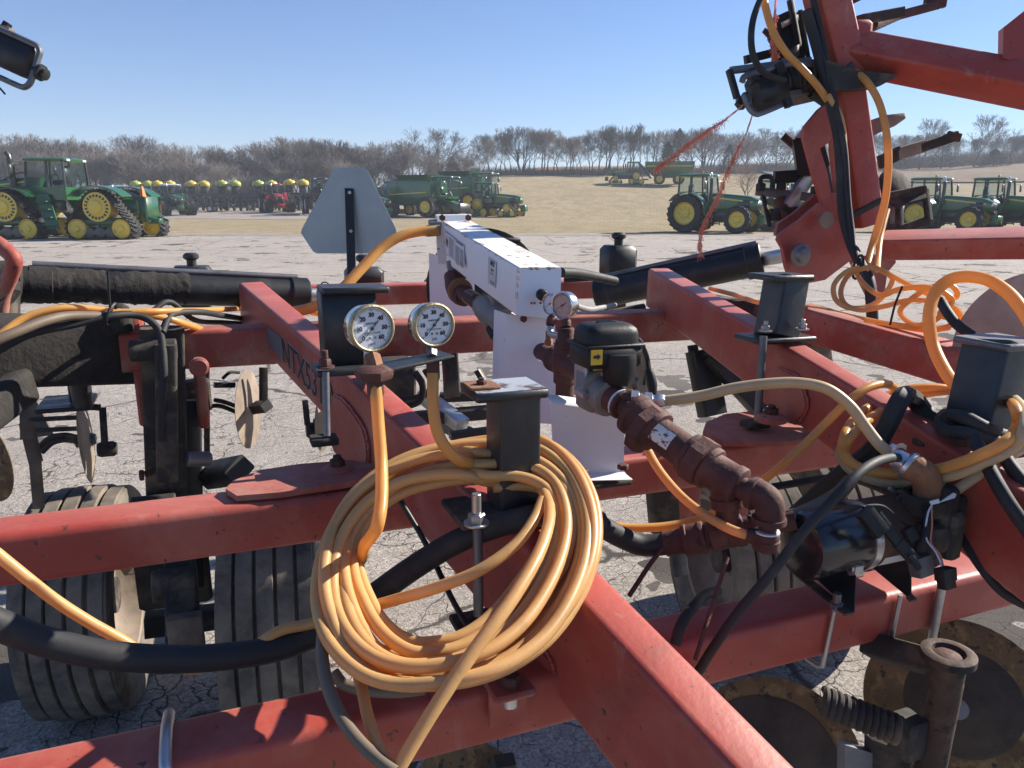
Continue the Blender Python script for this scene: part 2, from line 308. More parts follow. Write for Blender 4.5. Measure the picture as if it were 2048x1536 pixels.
# ------------------------------------------------------------------ ground materials
def pavement_mat():
    m, t, b, o = new_mat('cracked_asphalt'); co = coords(t)
    big = noise(t, co, 0.35, 5, 0.6); mid = noise(t, co, 2.6, 6, 0.6); fine = noise(t, co, 95, 6, 0.75)
    base = mixc(t, ramp(t, mid, [(0.3, g3(0)), (0.7, g3(1))]), (0.35, 0.305, 0.265), (0.45, 0.40, 0.355))
    base = mixc(t, ramp(t, big, [(0.35, g3(0)), (0.7, g3(0.6))]), base, (0.46, 0.42, 0.38))
    v = nd(t, 'ShaderNodeTexVoronoi'); v.inputs['Scale'].default_value = 85; t.links.new(co, v.inputs['Vector'])
    stones = ramp(t, v.outputs['Color'], [(0.0, g3(0.55)), (0.5, g3(1)), (1.0, g3(1.5))])
    base = mixc(t, 0.75, base, stones, 'MULTIPLY')
    base = mixc(t, ramp(t, fine, [(0.36, g3(0.7)), (0.55, g3(0))]), base, (0.075, 0.065, 0.06))
    # alligator cracking
    wn = nd(t, 'ShaderNodeTexNoise'); wn.inputs['Scale'].default_value = 5.0; wn.inputs['Detail'].default_value = 5; t.links.new(co, wn.inputs['Vector'])
    ws = nd(t, 'ShaderNodeVectorMath', operation='SCALE'); ws.inputs['Scale'].default_value = 0.16; t.links.new(wn.outputs['Color'], ws.inputs[0])
    wa = nd(t, 'ShaderNodeVectorMath', operation='ADD'); t.links.new(co, wa.inputs[0]); t.links.new(ws.outputs[0], wa.inputs[1])
    heights = []; 
    def cracks(scale, width, lo, hi, msk):
        vv = nd(t, 'ShaderNodeTexVoronoi', feature='DISTANCE_TO_EDGE'); vv.inputs['Scale'].default_value = scale; t.links.new(wa.outputs[0], vv.inputs['Vector'])
        wd = nd(t, 'ShaderNodeMapRange'); wd.inputs[1].default_value = lo; wd.inputs[2].default_value = hi; wd.inputs[3].default_value = 0.0; wd.inputs[4].default_value = width
        t.links.new(noise(t, co, msk, 4, 0.7), wd.inputs[0])
        d = nd(t, 'ShaderNodeMath', operation='DIVIDE'); t.links.new(vv.outputs['Distance'], d.inputs[0]); t.links.new(wd.outputs[0], d.inputs[1])
        return ramp(t, d.outputs[0], [(0.35, g3(1)), (1.0, g3(0))])
    c1 = cracks(10.5, 0.050, 0.38, 0.72, 1.1); c2 = cracks(1.35, 0.012, 0.40, 0.62, 0.6); c3 = cracks(0.22, 0.006, 0.3, 0.5, 0.2)
    sep = nd(t, 'ShaderNodeSeparateXYZ'); t.links.new(co, sep.inputs[0])
    yf = nd(t, 'ShaderNodeMapRange'); yf.inputs[1].default_value = 5.0; yf.inputs[2].default_value = 13.0; yf.inputs[3].default_value = 1.0; yf.inputs[4].default_value = 0.12   # the broken-up patch ends beyond the implement
    t.links.new(sep.outputs[1], yf.inputs[0]); m1 = nd(t, 'ShaderNodeMath', operation='MULTIPLY'); t.links.new(c1, m1.inputs[0]); t.links.new(yf.outputs[0], m1.inputs[1]); c1 = m1.outputs[0]
    for c in (c1, c2, c3): base = mixc(t, c, base, (0.075, 0.064, 0.056))
    st = ramp(t, noise(t, co, 0.9, 3, 0.5, 0.5), [(0.64, g3(0)), (0.74, g3(0.45))]); base = mixc(t, st, base, (0.14, 0.125, 0.11))
    mp = nd(t, 'ShaderNodeMapping'); mp.inputs['Scale'].default_value = (0.05, 1.3, 1); t.links.new(co, mp.inputs[0])
    base = mixc(t, ramp(t, noise(t, mp.outputs[0], 1.0, 5, 0.6), [(0.45, g3(0)), (0.68, g3(0.4))]), base, (0.24, 0.215, 0.19))
    t.links.new(base, b.inputs['Base Color']); b.inputs['Roughness'].default_value = 0.9; b.inputs['Specular IOR Level'].default_value = 0.25
    h = nd(t, 'ShaderNodeMath', operation='SUBTRACT'); t.links.new(fine, h.inputs[0]); t.links.new(c1, h.inputs[1])
    bump(t, b, h.outputs[0], 0.75, 0.012)
    return m
def grass_mat(name, a, bcol, c, s=1.0):
    m, t, b, o = new_mat(name); co = coords(t)
    mp = nd(t, 'ShaderNodeMapping'); mp.inputs['Scale'].default_value = (1, 0.45, 1); t.links.new(co, mp.inputs[0])
    col = mixc(t, ramp(t, noise(t, co, 0.09*s, 5, 0.6), [(0.35, g3(0)), (0.65, g3(1))]), a, bcol)
    col = mixc(t, ramp(t, noise(t, mp.outputs[0], 0.7*s, 6, 0.7), [(0.44, g3(0)), (0.62, g3(0.9))]), col, c)
    col = mixc(t, ramp(t, noise(t, mp.outputs[0], 6, 6, 0.8), [(0.35, g3(0.55)), (0.62, g3(0))]), col, [x*0.5 for x in a])
    t.links.new(col, b.inputs['Base Color']); b.inputs['Roughness'].default_value = 0.95; b.inputs['Specular IOR Level'].default_value = 0.1
    bump(t, b, noise(t, mp.outputs[0], 9, 6, 0.8), 0.9, 0.12)
    return m
M['pavement'] = pavement_mat()
M['grass'] = grass_mat('dormant_grass', (0.37, 0.295, 0.185), (0.44, 0.355, 0.235), (0.29, 0.25, 0.145))
M['field'] = grass_mat('stubble_field', (0.34, 0.20, 0.115), (0.40, 0.25, 0.15), (0.28, 0.19, 0.11), 0.6)
M['plough'] = grass_mat('bare_brown_field', (0.24, 0.18, 0.135), (0.30, 0.235, 0.18), (0.21, 0.17, 0.12), 0.6)
M['gravel'] = surf('gravel', (0.27, 0.235, 0.20), 0.95, 0, 0.25, 1.2, (0.17, 0.14, 0.11), (0.45, 0.7), 2.5, 0.8, (0.38, 0.34, 0.30), (0.6, 0.66), 14, 0.6, 18)
M['road'] = surf('pale_lane', (0.42, 0.40, 0.37), 0.9, 0, 0.1, 0.5, None, bmp=0.2, bscale=10)
M['bark'] = surf('grey_bark', (0.085, 0.072, 0.063), 0.95, 0, 0.25, 2, None, bmp=0.3, bscale=12)
M['bark_dark'] = surf('dark_bark', (0.055, 0.045, 0.040), 0.95, 0, 0.25, 2, None, bmp=0.3, bscale=12)
M['twig'] = surf('bare_twigs', (0.150, 0.130, 0.122), 0.95, 0, 0.25, 1, None, bmp=0)
M['twig_red'] = surf('reddish_twigs', (0.19, 0.135, 0.11), 0.95, 0, 0.2, 1, None, bmp=0)
M['cedar'] = surf('cedar_foliage', (0.030, 0.042, 0.026), 0.9, 0, 0.4, 0.8, None, bmp=0)
M['brush'] = surf('winter_brush', (0.115, 0.098, 0.09), 0.95, 0, 0.35, 0.4, None, bmp=0)

# ------------------------------------------------------------------ terrain sheets
def sheet(name, mat, pts_fn, nx, ny, lift=0.0):
    vs, fs = [], []
    for j in range(ny+1):
        for i in range(nx+1):
            x, y = pts_fn(i/nx, j/ny); vs.append((x, y, terrain(x, y)+lift))
    for j in range(ny):
        for i in range(nx):
            a = j*(nx+1)+i; fs.append((a, a+1, a+nx+2, a+nx+1))
    mb = MB(); mb._add(vs, fs); o = mb.obj(name, mat, None, None); return props(o, kind='structure')
def gy(v): return -12 + 62*v if v < 0.25 else 3.5 + 1400*((v-0.25)/0.75)**2.2
sheet('ground', M['grass'], lambda u, v: ((u-0.5)*(160+1500*v), gy(v)), 110, 130)
def edge(x): return 37.6 + 0.016*x + 0.35*math.sin(x*0.31) + 0.22*math.sin(x*0.83+1) + 0.12*math.sin(x*2.1)
sheet('pavement', M['pavement'], lambda u, v: ((u-0.5)*90, -10 + (edge((u-0.5)*90)+10)*v), 220, 60, 0.012)
sheet('gravel_verge', M['gravel'], lambda u, v: ((u-0.5)*88, edge((u-0.5)*88) - 1.5 - 0.7*math.sin(u*40)*0.4 + (2.3+0.5*math.sin(u*61))*v), 220, 5, 0.022)
sheet('gravel_lot', M['gravel'], lambda u, v: (-70 + u*(66+1.5*math.sin(v*9)), 66 + v*44 + 1.2*math.sin(u*23)), 60, 24, 0.02)
sheet('far_field', M['field'], lambda u, v: (-60 + u*150, 168 + v*230), 60, 40, 0.25)
sheet('bare_field', M['plough'], lambda u, v: (60 + u*130 - 6*v, 118 + v*60), 50, 20, 0.22)
def lane(u, v):
    y = 120 + 150*u; x = 44 + 5*math.sin(u*5.0) + 22*u
    return x + (v-0.5)*(4.5), y
sheet('lane', M['road'], lambda u, v: (lane(u, v)), 60, 2, 0.28)

# ------------------------------------------------------------------ trees
def rnd_dir(d, ang):
    a = d.cross(Vector((random.uniform(-1, 1), random.uniform(-1, 1), random.uniform(-1, 1))))
    if a.length < 1e-4: a = Vector((1, 0, 0))
    return (Matrix.Rotation(ang, 3, a.normalized()) @ d).normalized()
def stick(mb, p, q, r0, r1, n=3):
    d = (q-p); 
    if d.length < 1e-5: return
    d.normalize(); a = d.cross(Vector((0.31, 0.87, 0.2))).normalized(); b = d.cross(a)
    mb.rings([[p + r0*(math.cos(2*PI*k/n)*a+math.sin(2*PI*k/n)*b) for k in range(n)], [q + r1*(math.cos(2*PI*k/n)*a+math.sin(2*PI*k/n)*b) for k in range(n)]], False)
def grow(tr, br, p, d, L, r, lev, maxlev, spread, up):
    mb = tr if lev <= 1 else br
    nseg = 3 if lev < 3 else 2
    q = p; r0 = r; pts = []
    for i in range(nseg):
        dd = rnd_dir(d, random.uniform(0.04, 0.20)); dd = (dd + Vector((0, 0, up*0.10))).normalized(); d = dd
        q2 = q + d*(L/nseg); r1 = max(0.014, r0*(0.86 if i < nseg-1 else 0.80)); stick(mb, q, q2, r0, r1, 6 if lev == 0 else (4 if lev < 3 else 3)); q = q2; r0 = r1; pts.append((q, d, r0))
    if lev >= maxlev: return
    n = random.choice((2, 3)) if lev < 1 else 3
    for k in range(n):
        grow(tr, br, q, rnd_dir(d, random.uniform(0.25, 1.0)*spread), L*random.uniform(0.66, 0.86), max(0.016, r0*random.uniform(0.6, 0.8)), lev+1, maxlev, spread, up)
    if lev >= 1:
        for (pp, dd, rr) in pts[:-1]:
            if random.random() < 0.9:
                grow(tr, br, pp, rnd_dir(dd, random.uniform(0.5, 1.1)), L*random.uniform(0.5, 0.7), max(0.016, rr*0.5), min(maxlev, lev+1 if lev >= 3 else lev+2), maxlev, spread, up)
def make_tree_meshes(h, spread, up, maxlev, stems=1, bark='bark', twig='twig'):
    tr, br = MB(), MB()
    for s_ in range(stems):
        a = random.uniform(0, 2*PI); lean = 0.0 if stems == 1 else random.uniform(0.12, 0.4)
        d = Vector((math.cos(a)*lean, math.sin(a)*lean, 1)).normalized()
        p = Vector((math.cos(a), math.sin(a), 0))*(0.0 if stems == 1 else 0.25)
        grow(tr, br, p + Vector((0, 0, -0.3)), d, h*random.uniform(0.26, 0.32), h*0.022, 0, maxlev, spread, up)
    a = tr.obj('trunk', M[bark], None, None); b = br.obj('crown', M[twig], None, None)
    top = max(v[2] for v in br.v); print('TREE tris', sum(len(f)-2 for f in br.f), 'top', top)
    for o in (a, b): COL.objects.unlink(o)
    return a.data, b.data, top
random.seed(21)
KINDS = [make_tree_meshes(10, 0.62, 1.0, 6, 1), make_tree_meshes(10, 0.75, 0.6, 6, 1), make_tree_meshes(9, 0.6, 0.8, 5, 2, 'bark_dark'),
         make_tree_meshes(11, 0.48, 1.2, 6, 1, 'bark_dark'), make_tree_meshes(8, 0.8, 0.5, 5, 3), make_tree_meshes(10, 0.7, 0.9, 5, 2, 'bark', 'twig_red')]
def tree(px, top_y, Y, kind, label, group, wscale=1.0):
    b = at(px, Y); P = b - CAM
    fwd = P.dot(CF); 
    # height so that the crown reaches photo row top_y
    lo, hi = 0.5, 40.0
    for _ in range(40):
        mid = (lo+hi)/2; q = P + Vector((0, 0, mid)); yy = CY - FPX*q.dot(CU)/q.dot(CF)
        if yy > top_y: lo = mid
        else: hi = mid
    tr, br, top = KINDS[kind]; s = lo/top
    e = thing('bare_tree', label, 'tree', b, random.uniform(0, 2*PI), group, local=True)
    e.scale = (s*wscale, s*wscale, s)
    for nm, me in (('trunk', tr), ('crown', br)):
        o = bpy.data.objects.new(nm, me); COL.objects.link(o); o.parent = e
    return e
random.seed(5)
L_LEFT = ('bare grey tree in the dense thicket behind the tracked tractor', 'bare trees in the thicket at left')
L_PLANT = ('bare grey tree in the dense thicket behind the yellow-tank planters', 'bare trees behind the planters')
L_MID = ('bare tree in the brushy row just behind the combines', 'bare trees behind the combines')
L_ROW = ('ORD trunk from the left in the tall bare row on the grass rise', 'tall bare trees in the row on the rise')
L_FAR2 = ('ORD bare tree from the left behind the red wing upright', 'bare trees near the lane')
L_FAR = ('ORD bare tree from the left above the pale lane behind the utility tractor', 'bare trees near the lane')
L_RIGHT = ('ORD bare tree from the left in the dark line behind the right-hand tractors', 'bare trees behind the right-hand tractors')
ORD = 'first second third fourth fifth sixth seventh eighth ninth tenth eleventh twelfth thirteenth fourteenth fifteenth sixteenth seventeenth eighteenth nineteenth twentieth twenty-first twenty-second twenty-third twenty-fourth twenty-fifth twenty-sixth twenty-seventh twenty-eighth'.split()
SIL = [(-80, 282), (0, 276), (60, 268), (130, 274), (200, 286), (268, 272), (330, 290), (400, 290), (450, 302), (490, 318), (522, 312), (545, 292), (600, 272), (640, 276), (680, 290), (720, 288), (770, 285), (800, 275), (880, 275), (930, 286), (965, 290)]
def sil(x):
    for (a, b), (c, d) in zip(SIL, SIL[1:]):
        if x <= c: return b + (d-b)*max(0, min(1, (x-a)/(c-a)))
    return SIL[-1][1]
def run(x0, x1, n, ty, dy, Y0, Y1, kinds, lab, ws=(1.1, 1.5)):
    for i in range(n):
        px = x0 + (x1-x0)*(i+random.uniform(0.1, 0.9))/n
        t_ = ty(px) if callable(ty) else ty
        tree(px, t_ + random.uniform(-dy, dy), random.uniform(Y0, Y1), random.choice(kinds), lab[0].replace('ORD', ORD[i]), lab[1], random.uniform(*ws))
run(-60, 300, 20, sil, 9, 112, 132, (1, 4, 2, 0), L_LEFT)
run(-40, 520, 24, lambda x: sil(x)+22, 12, 104, 112, (4, 2, 4), L_LEFT)
run(300, 540, 15, sil, 8, 115, 135, (1, 4, 2), L_PLANT)
run(530, 660, 12, sil, 7, 112, 128, (0, 1, 2), L_PLANT)
run(520, 960, 18, lambda x: sil(x)+28, 12, 104, 112, (4, 2, 4), L_MID)
run(660, 800, 11, sil, 8, 116, 134, (0, 1, 2), L_MID)
tree(838, 252, 116, 1, 'large bare tree with the widest crown, behind the gap between the combines', 'bare trees behind the combines', 1.25)
tree(876, 256, 122, 0, 'large bare tree standing just right of the widest crown behind the combines', 'bare trees behind the combines', 1.1)
run(880, 965, 5, lambda x: 295, 10, 118, 134, (1, 2), L_MID)
run(962, 1260, 26, lambda x: 262+8*math.sin(x*.04), 8, 136, 148, (3, 3, 2, 0), L_ROW, (0.95, 1.25))
tree(1278, 243, 140, 3, 'tallest slender bare tree at the right end of the row on the rise', None, 0.8)
run(1285, 1420, 10, lambda x: 262, 10, 142, 156, (3, 2, 0), ('ORD bare tree right of the tallest slender tree on the rise', L_ROW[1]), (1.0, 1.3))
run(1400, 1600, 16, lambda x: 272 - 0.06*(x-1400), 10, 160, 190, (1, 0, 5), L_FAR)
tree(1492, 322, 92, 5, 'small reddish bare tree alone on the grass beside the pale lane', None, 1.2)
run(1590, 1760, 8, lambda x: 258, 10, 165, 185, (1, 0, 2), L_FAR2)
run(1760, 2100, 24, lambda x: 272, 14, 175, 192, (1, 0, 2), L_RIGHT)
tree(1828, 236, 168, 0, 'broad bare tree behind the dark blade arm at the right', 'bare trees behind the right-hand tractors', 1.15)
tree(1936, 228, 168, 0, 'tallest broad bare tree above the rightmost tractor cab', 'bare trees behind the right-hand tractors', 1.1)
tree(2010, 255, 170, 1, 'bare tree at the far right edge of the dark tree line', 'bare trees behind the right-hand tractors', 1.1)
# cedars
def cedar(px, top_y, Y, wid, label):
    b = at(px, Y); P = b-CAM; q = P; 
    H = ((CY-top_y)/FPX - (P.dot(CU)/P.dot(CF)))*P.dot(CF)*1.0
    e = thing('cedar_tree', label, 'tree', b, 0, 'dark evergreen cedars', local=True)
    MB().cyl((0, 0, -0.3), (0, 0, H*0.8), 0.16, 6, 0.05).obj('trunk', M['bark_dark'], e)
    mb = MB()
    for i in range(2600):
        z = H*(0.06 + 0.94*random.random()**1.2); rr = wid*(1-z/H)**0.75*(0.55+0.45*random.random())*(1+0.25*math.sin(z*3+i))
        a = random.uniform(0, 2*PI); c = Vector((math.cos(a)*rr, math.sin(a)*rr, z)); s = random.uniform(0.12, 0.3)
        u = Vector((random.uniform(-1, 1), random.uniform(-1, 1), random.uniform(-.3, 1))).normalized()*s; v = Vector((random.uniform(-1, 1), random.uniform(-1, 1), random.uniform(-1, 1))).normalized()*s*.6
        mb._add([c-u*.5, c+v, c+u], [(0, 1, 2)])
    mb.obj('foliage', M['cedar'], e, None)
cedar(1352, 262, 138, 3.4, 'largest dark evergreen among the bare row on the rise')
cedar(1330, 288, 137, 2.6, 'smaller dark evergreen left of the largest evergreen on the rise')
cedar(905, 318, 128, 2.0, 'small dark evergreen on the rise behind the combines')
cedar(1452, 292, 150, 2.2, 'dark evergreen above the green utility tractor cab')
cedar(1545, 276, 170, 3.0, 'dark evergreen behind the folded wing near the lane')
cedar(1872, 272, 168, 3.2, 'dark evergreen in the tree line between the two tall right-hand trees')
cedar(1782, 296, 168, 3.0, 'dark evergreen in the tree line beside the red wing tube')
cedar(1975, 300, 168, 3.4, 'dark evergreen in the tree line above the rightmost tractor')
# brush under the trees: nobody could count it
def brush(name, spans, label_kind='stuff'):
    mb = MB()
    for (x0, x1, Y0, Y1, h, n) in spans:
        for i in range(n):
            px = random.uniform(x0, x1); b = at(px, random.uniform(Y0, Y1)); hh = h*random.uniform(0.35, 1.0)
            for k in range(5):
                d = Vector((random.uniform(-.7, .7), random.uniform(-.7, .7), 1)).normalized()
                p = b + Vector((random.uniform(-.3, .3), random.uniform(-.3, .3), -.1)); q = p + d*hh*random.uniform(.5, 1)
                r = random.uniform(0.015, 0.035); a = Vector((1, 0.4, 0))*r
                mb._add([p-a, p+a, q], [(0, 1, 2)])
                for s_ in range(2):
                    q2 = p + (q-p)*random.uniform(.3, .8); q3 = q2 + rnd_dir(d, random.uniform(.4, 1.0))*hh*.45
                    mb._add([q2-a*.7, q2+a*.7, q3], [(0, 1, 2)])
    return props(mb.obj(name, M['brush'], None, None), kind='stuff')
brush('thicket', [(-80, 560, 100, 128, 3.4, 3600), (520, 980, 104, 126, 2.8, 2200), (960, 1420, 138, 150, 2.2, 1500), (1400, 1780, 165, 190, 3.2, 1500), (1760, 2120, 172, 190, 4.6, 2600)])

hz = MB(); hz.box((0, 700, 21), 900, 715, 22.5); hzo = props(hz.obj('haze', bpy.data.materials.new('haze'), None, None), kind='stuff')
hm = hzo.data.materials[0]; hm.use_nodes = True; ht = hm.node_tree; ht.nodes.clear()
hv = ht.nodes.new('ShaderNodeVolumePrincipled'); hv.inputs['Density'].default_value = 0.0009; hv.inputs['Color'].default_value = (0.82, 0.88, 0.97, 1); hv.inputs['Anisotropy'].default_value = 0.0
ho = ht.nodes.new('ShaderNodeOutputMaterial'); ht.links.new(hv.outputs[0], ho.inputs['Volume'])
# ------------------------------------------------------------------ foreground helpers
YAW = R_(22)
CX_ = Vector((math.cos(YAW), math.sin(YAW), -0.02)).normalized()      # along the cross tubes
BK = Vector((-math.sin(YAW), math.cos(YAW), 0)); UP = Vector((0, 0, 1))
IMP = (CX_, BK, UP)
def onplane(px, py, P0, n):
    d = ray(px, py); n = Vector(n); t = (Vector(P0)-CAM).dot(n)/d.dot(n); return CAM + d*t
def poly_plate(mb, pts, P0, n, th):
    """plate whose front outline passes through those pixels on the plane (P0, n), thickness away from the camera"""
    n = Vector(n).normalized(); q = [onplane(x, y, P0, n) for x, y in pts]
    s = -1 if (CAM-Vector(P0)).dot(n) > 0 else 1
    return mb.prism(q, n*s*th)
def quadring(q, r, seg=3):
    out = []
    for i in range(4):
        a, b, c = q[i-1], q[i], q[(i+1) % 4]
        e0 = (a-b).normalized()*min(r, (a-b).length*.4); e1 = (c-b).normalized()*min(r, (c-b).length*.4)
        for k in range(seg+1):
            t = k/seg; out.append(b + e0*(1-t)**2 + e1*t**2)
    return out
def ridge_beam(mb, ridge, w, hs, r=0.014, side=None):
    """tube whose near left top corner line passes (px, py, Z) points"""
    P = [W(*p) for p in ridge]; rings = []
    for i, p in enumerate(P):
        d = (P[min(i+1, len(P)-1)]-P[max(i-1, 0)]).normalized()
        s = d.cross(UP).normalized(); 
        if s.x < 0: s = -s
        u = s.cross(d).normalized()
        if u.z < 0: u = -u
        h = hs[i] if isinstance(hs, (list, tuple)) else hs
        wi = w[i] if isinstance(w, (list, tuple)) else w
        rings.append(quadring([p, p + s*wi, p + s*wi - u*h, p - u*h], r))
    return mb.rings(rings)
def edge_beam(mb, ref, s0, s1, w, h, r=0.012, d=CX_):
    P = W(*ref); c0 = P + d*s0; c1 = P + d*s1; o = UP*h/2 + BK*w/2
    return mb.beam(c0+o, c1+o, w, h, r)
def bolt(mb, p, axis, r=0.012, h=0.012, stud=0.0, washer=True):
    a = Vector(axis).normalized(); p = Vector(p)
    if washer: mb.cyl(p, p + a*0.003, r*1.5, 14); p = p + a*0.003
    mb.hexn(p, a, r, h)
    if stud: mb.cyl(p + a*h, p + a*(h+stud), r*.55, 10, bev=0.001)
    return mb
def text_mesh(s, size, mat, name, parent, origin, right, up, extrude=0.0006, align='CENTER', sx=1.0, bold=0.0):
    c = bpy.data.curves.new('txt', 'FONT'); c.body = s; c.size = size; c.align_x = align; c.align_y = 'CENTER'; c.extrude = extrude; c.resolution_u = 3; c.offset = bold
    o = bpy.data.objects.new('txt', c); COL.objects.link(o)
    dg = bpy.context.evaluated_depsgraph_get(); dg.update()
    me = bpy.data.meshes.new_from_object(o.evaluated_get(dg)); bpy.data.objects.remove(o)
    right = Vector(right).normalized(); up = Vector(up); up = (up - right*up.dot(right)).normalized(); n = right.cross(up)
    o0 = origin_of(parent); og = Vector(origin) - o0
    mw = Matrix(((right.x*sx, up.x, n.x, og.x), (right.y*sx, up.y, n.y, og.y), (right.z*sx, up.z, n.z, og.z), (0, 0, 0, 1)))
    me.transform(mw); me.materials.clear(); me.materials.append(mat)
    ob = bpy.data.objects.new(name, me); COL.objects.link(ob); ob.parent = parent
    return ob
def hose(name, label, cat, pts, r, mat, group=None, n=10, per=8, jitter=0.0):
    P = catmull([W(*p) for p in pts], per)
    if jitter: P = [p + Vector((random.uniform(-1, 1), random.uniform(-1, 1), random.uniform(-1, 1)))*jitter for p in P]
    rr = r if not isinstance(r, (list, tuple)) else [r[0]+(r[1]-r[0])*i/(len(P)-1) for i in range(len(P))]
    return single(MB().tube(P, rr, n), name, mat, label, cat, P[0], group)

# ================================================================== the ammonia toolbar
TB = thing('ammonia_toolbar', 'faded red steel toolbar frame with tube cross members, hitch beams, wheels and coulters', 'farm implement', (0.1, 1.9, 0.0))
A_REF, B_REF, E_REF, C_REF = (1000, 1488, 1.18), (83, 1168, 1.34), (352, 741, 2.2), (760, 611, 3.6)
edge_beam(MB(), A_REF, -1.6, 1.20, 0.1016, 0.1016, 0.016).obj('cross_tube', M['red'], TB)
edge_beam(MB(), B_REF, -0.8, 1.93, 0.1016, 0.1016, 0.016).obj('cross_tube', M['red'], TB)
edge_beam(MB(), E_REF, -0.14, 1.95, 0.11, 0.115, 0.012).obj('cross_tube', M['red_dusty'], TB)
edge_beam(MB(), C_REF, -0.34, 1.62, 0.10, 0.10, 0.012).obj('cross_tube', M['red'], TB)
D1 = [(477, 566, 2.55), (643, 709, 1.83), (770, 827, 1.56), (1143, 1186, 1.14), (1540, 1618, 0.87)]
D2 = [(1297, 537, 2.98), (1508, 656, 2.09), (1811, 838, 1.555), (2150, 1052, 1.195)]
db1 = ridge_beam(MB(), D1, [0.086, 0.072, 0.070, 0.077, 0.080], [0.154, 0.163, 0.178, 0.204, 0.206], 0.014).obj('hitch_beam', M['red'], TB)
db2 = ridge_beam(MB(), D2, [0.088, 0.070, 0.064, 0.062], [0.156, 0.170, 0.180, 0.185], 0.013).obj('hitch_beam', M['red'], TB)
# rounded gusset plates welded on the side of the hitch beams
def side_frame(D, i):
    p0, p1 = W(*D[i]), W(*D[i+1]); d = (p1-p0).normalized(); s = d.cross(UP).normalized()
    if s.x < 0: s = -s
    return p0, d, s
p0, d_, s_ = side_frame(D1, 2); n1 = -s_
def gusset(D, i, pts, th, name='gusset_plate'):
    p0, d, s = side_frame(D, i); n = -s; P0 = p0 + n*0.0005
    q = [onplane(x, y, P0, n) for x, y in pts]
    MB().prism(q, n*th).obj(name, M['red'], TB)
    random.seed(i+3); MB().tube([x + n*th*.35 + Vector((random.uniform(-1, 1), random.uniform(-1, 1), random.uniform(-1, 1)))*.0012 for x in catmull(q, 8)[:-1]], [random.uniform(.0032, .0052) for _ in catmull(q, 8)[:-1]], 6).obj('weld_bead', M['red'], TB)
gusset(D1, 1, [(672, 790), (690, 800), (715, 830), (731, 855), (739, 885), (741, 912), (736, 935), (724, 949), (700, 930), (676, 902), (662, 866)], 0.010)
gusset(D2, 1, [(1560, 735), (1600, 755), (1615, 790), (1618, 812), (1608, 832), (1592, 846), (1560, 822), (1530, 800), (1518, 765)], 0.010)
gusset(D1, 3, [(1058, 1270), (1085, 1290), (1104, 1315), (1112, 1345), (1108, 1378), (1092, 1400), (1055, 1385), (1025, 1330), (1030, 1285)], 0.011)
# flat plates with bolt bosses on the second tube
zB = (W(*B_REF)+UP*0.1016).z
def bplate(pts, th, name, mat, z):
    q = [onplane(x, y, (0, 0, z), UP) for x, y in pts]
    return MB().prism(q, UP*th).obj(name, mat, TB)
zl = zB + 0.010
bplate([(452, 988), (468, 972), (520, 951), (600, 938), (700, 930), (745, 938), (742, 962), (700, 975), (560, 996), (475, 1003)], 0.012, 'top_plate', M['red_dusty'], zB - 0.004)
bplate([(1405, 872), (1412, 852), (1450, 836), (1540, 826), (1640, 850), (1625, 886), (1560, 893), (1450, 893)], 0.012, 'top_plate', M['red_dusty'], zB - 0.030)
for (x, y, Z, r) in ((676, 948, 1.60, 0.030), (1541, 842, 1.92, 0.034)):
    p = W(x, y, Z); mb = MB(); mb.lathe(p, UP, [(r*1.15, 0), (r*1.15, 0.012), (r, 0.016), (r*.6, 0.02)], 24); mb.obj('pivot_boss', M['red_dusty'], TB)
    b = MB(); b.hexn(p + UP*0.016, UP, r*.55, 0.018); b.cyl(p+UP*0.03, p+UP*0.042, r*.3, 10); b.obj('bolt', M['rust'], TB)
# corner bracket with its bolt where the front tube meets the hitch beam
bp = W(1020, 1375, 1.13)
MB().box(bp, 0.034, 0.026, 0.006, (CX_, BK, UP), 0.004).obj('corner_bracket', M['red_dusty'], TB)
MB().box(bp - UP*0.035 + BK*0.01, 0.030, 0.004, 0.034, (CX_, BK, UP)).obj('corner_bracket', M['red'], TB)
b = MB(); b.hexn(bp + UP*0.006, UP, 0.017, 0.018); b.obj('bolt', M['rust'], TB)
b = MB(); b.cyl(bp - UP*0.006, bp - UP*0.03, 0.012, 12); b.obj('bolt', M['galv'], TB)
# U-bolts round the front tube
A0 = W(*A_REF)
def ubolt(px, py_, r, mat, top=0.0, drop=0.012):
    c = None; d = ray(px, py_); n = -BK; P0 = A0; t = (P0-CAM).dot(n)/d.dot(n); p = CAM + d*t; s = (p-A0).dot(CX_)
    base = A0 + CX_*s
    pts = [base + BK*(0.1016+r) + UP*(0.1016+top), base + BK*(0.06) + UP*(0.1016+r+0.003+top*0), base - BK*0.0 + UP*(0.1016+r*.9), base - BK*r*1.05 + UP*0.085, base - BK*r*1.05 + UP*0.01, base - BK*(r*.6) - UP*(drop), base + BK*0.05 - UP*(drop+r), base+BK*0.11 - UP*drop]
    return MB().tube(catmull(pts, 6), r, 12).obj('u_bolt', mat, TB)
ubolt(331, 1490, 0.0085, M['steel']); 
def rod_front(px0, py0, px1, py1, r, mat, hook=True):
    n = -BK; P0 = A0 - BK*(r+0.002); a = onplane(px0, py0, P0, n); b_ = onplane(px1, py1, P0, n)
    pts = [a, b_] + ([b_ - UP*0.006 + BK*0.010, b_ - UP*0.008 + BK*0.04] if hook else [])
    return MB().tube(pts, r, 10).obj('u_bolt', mat, TB)
rod_front(1668, 1222, 1645, 1334, 0.0045, M['steel']); rod_front(1801, 1190, 1778, 1302, 0.0045, M['steel'])
rod_front(1886, 1160, 1862, 1290, 0.0085, M['steel'], False)
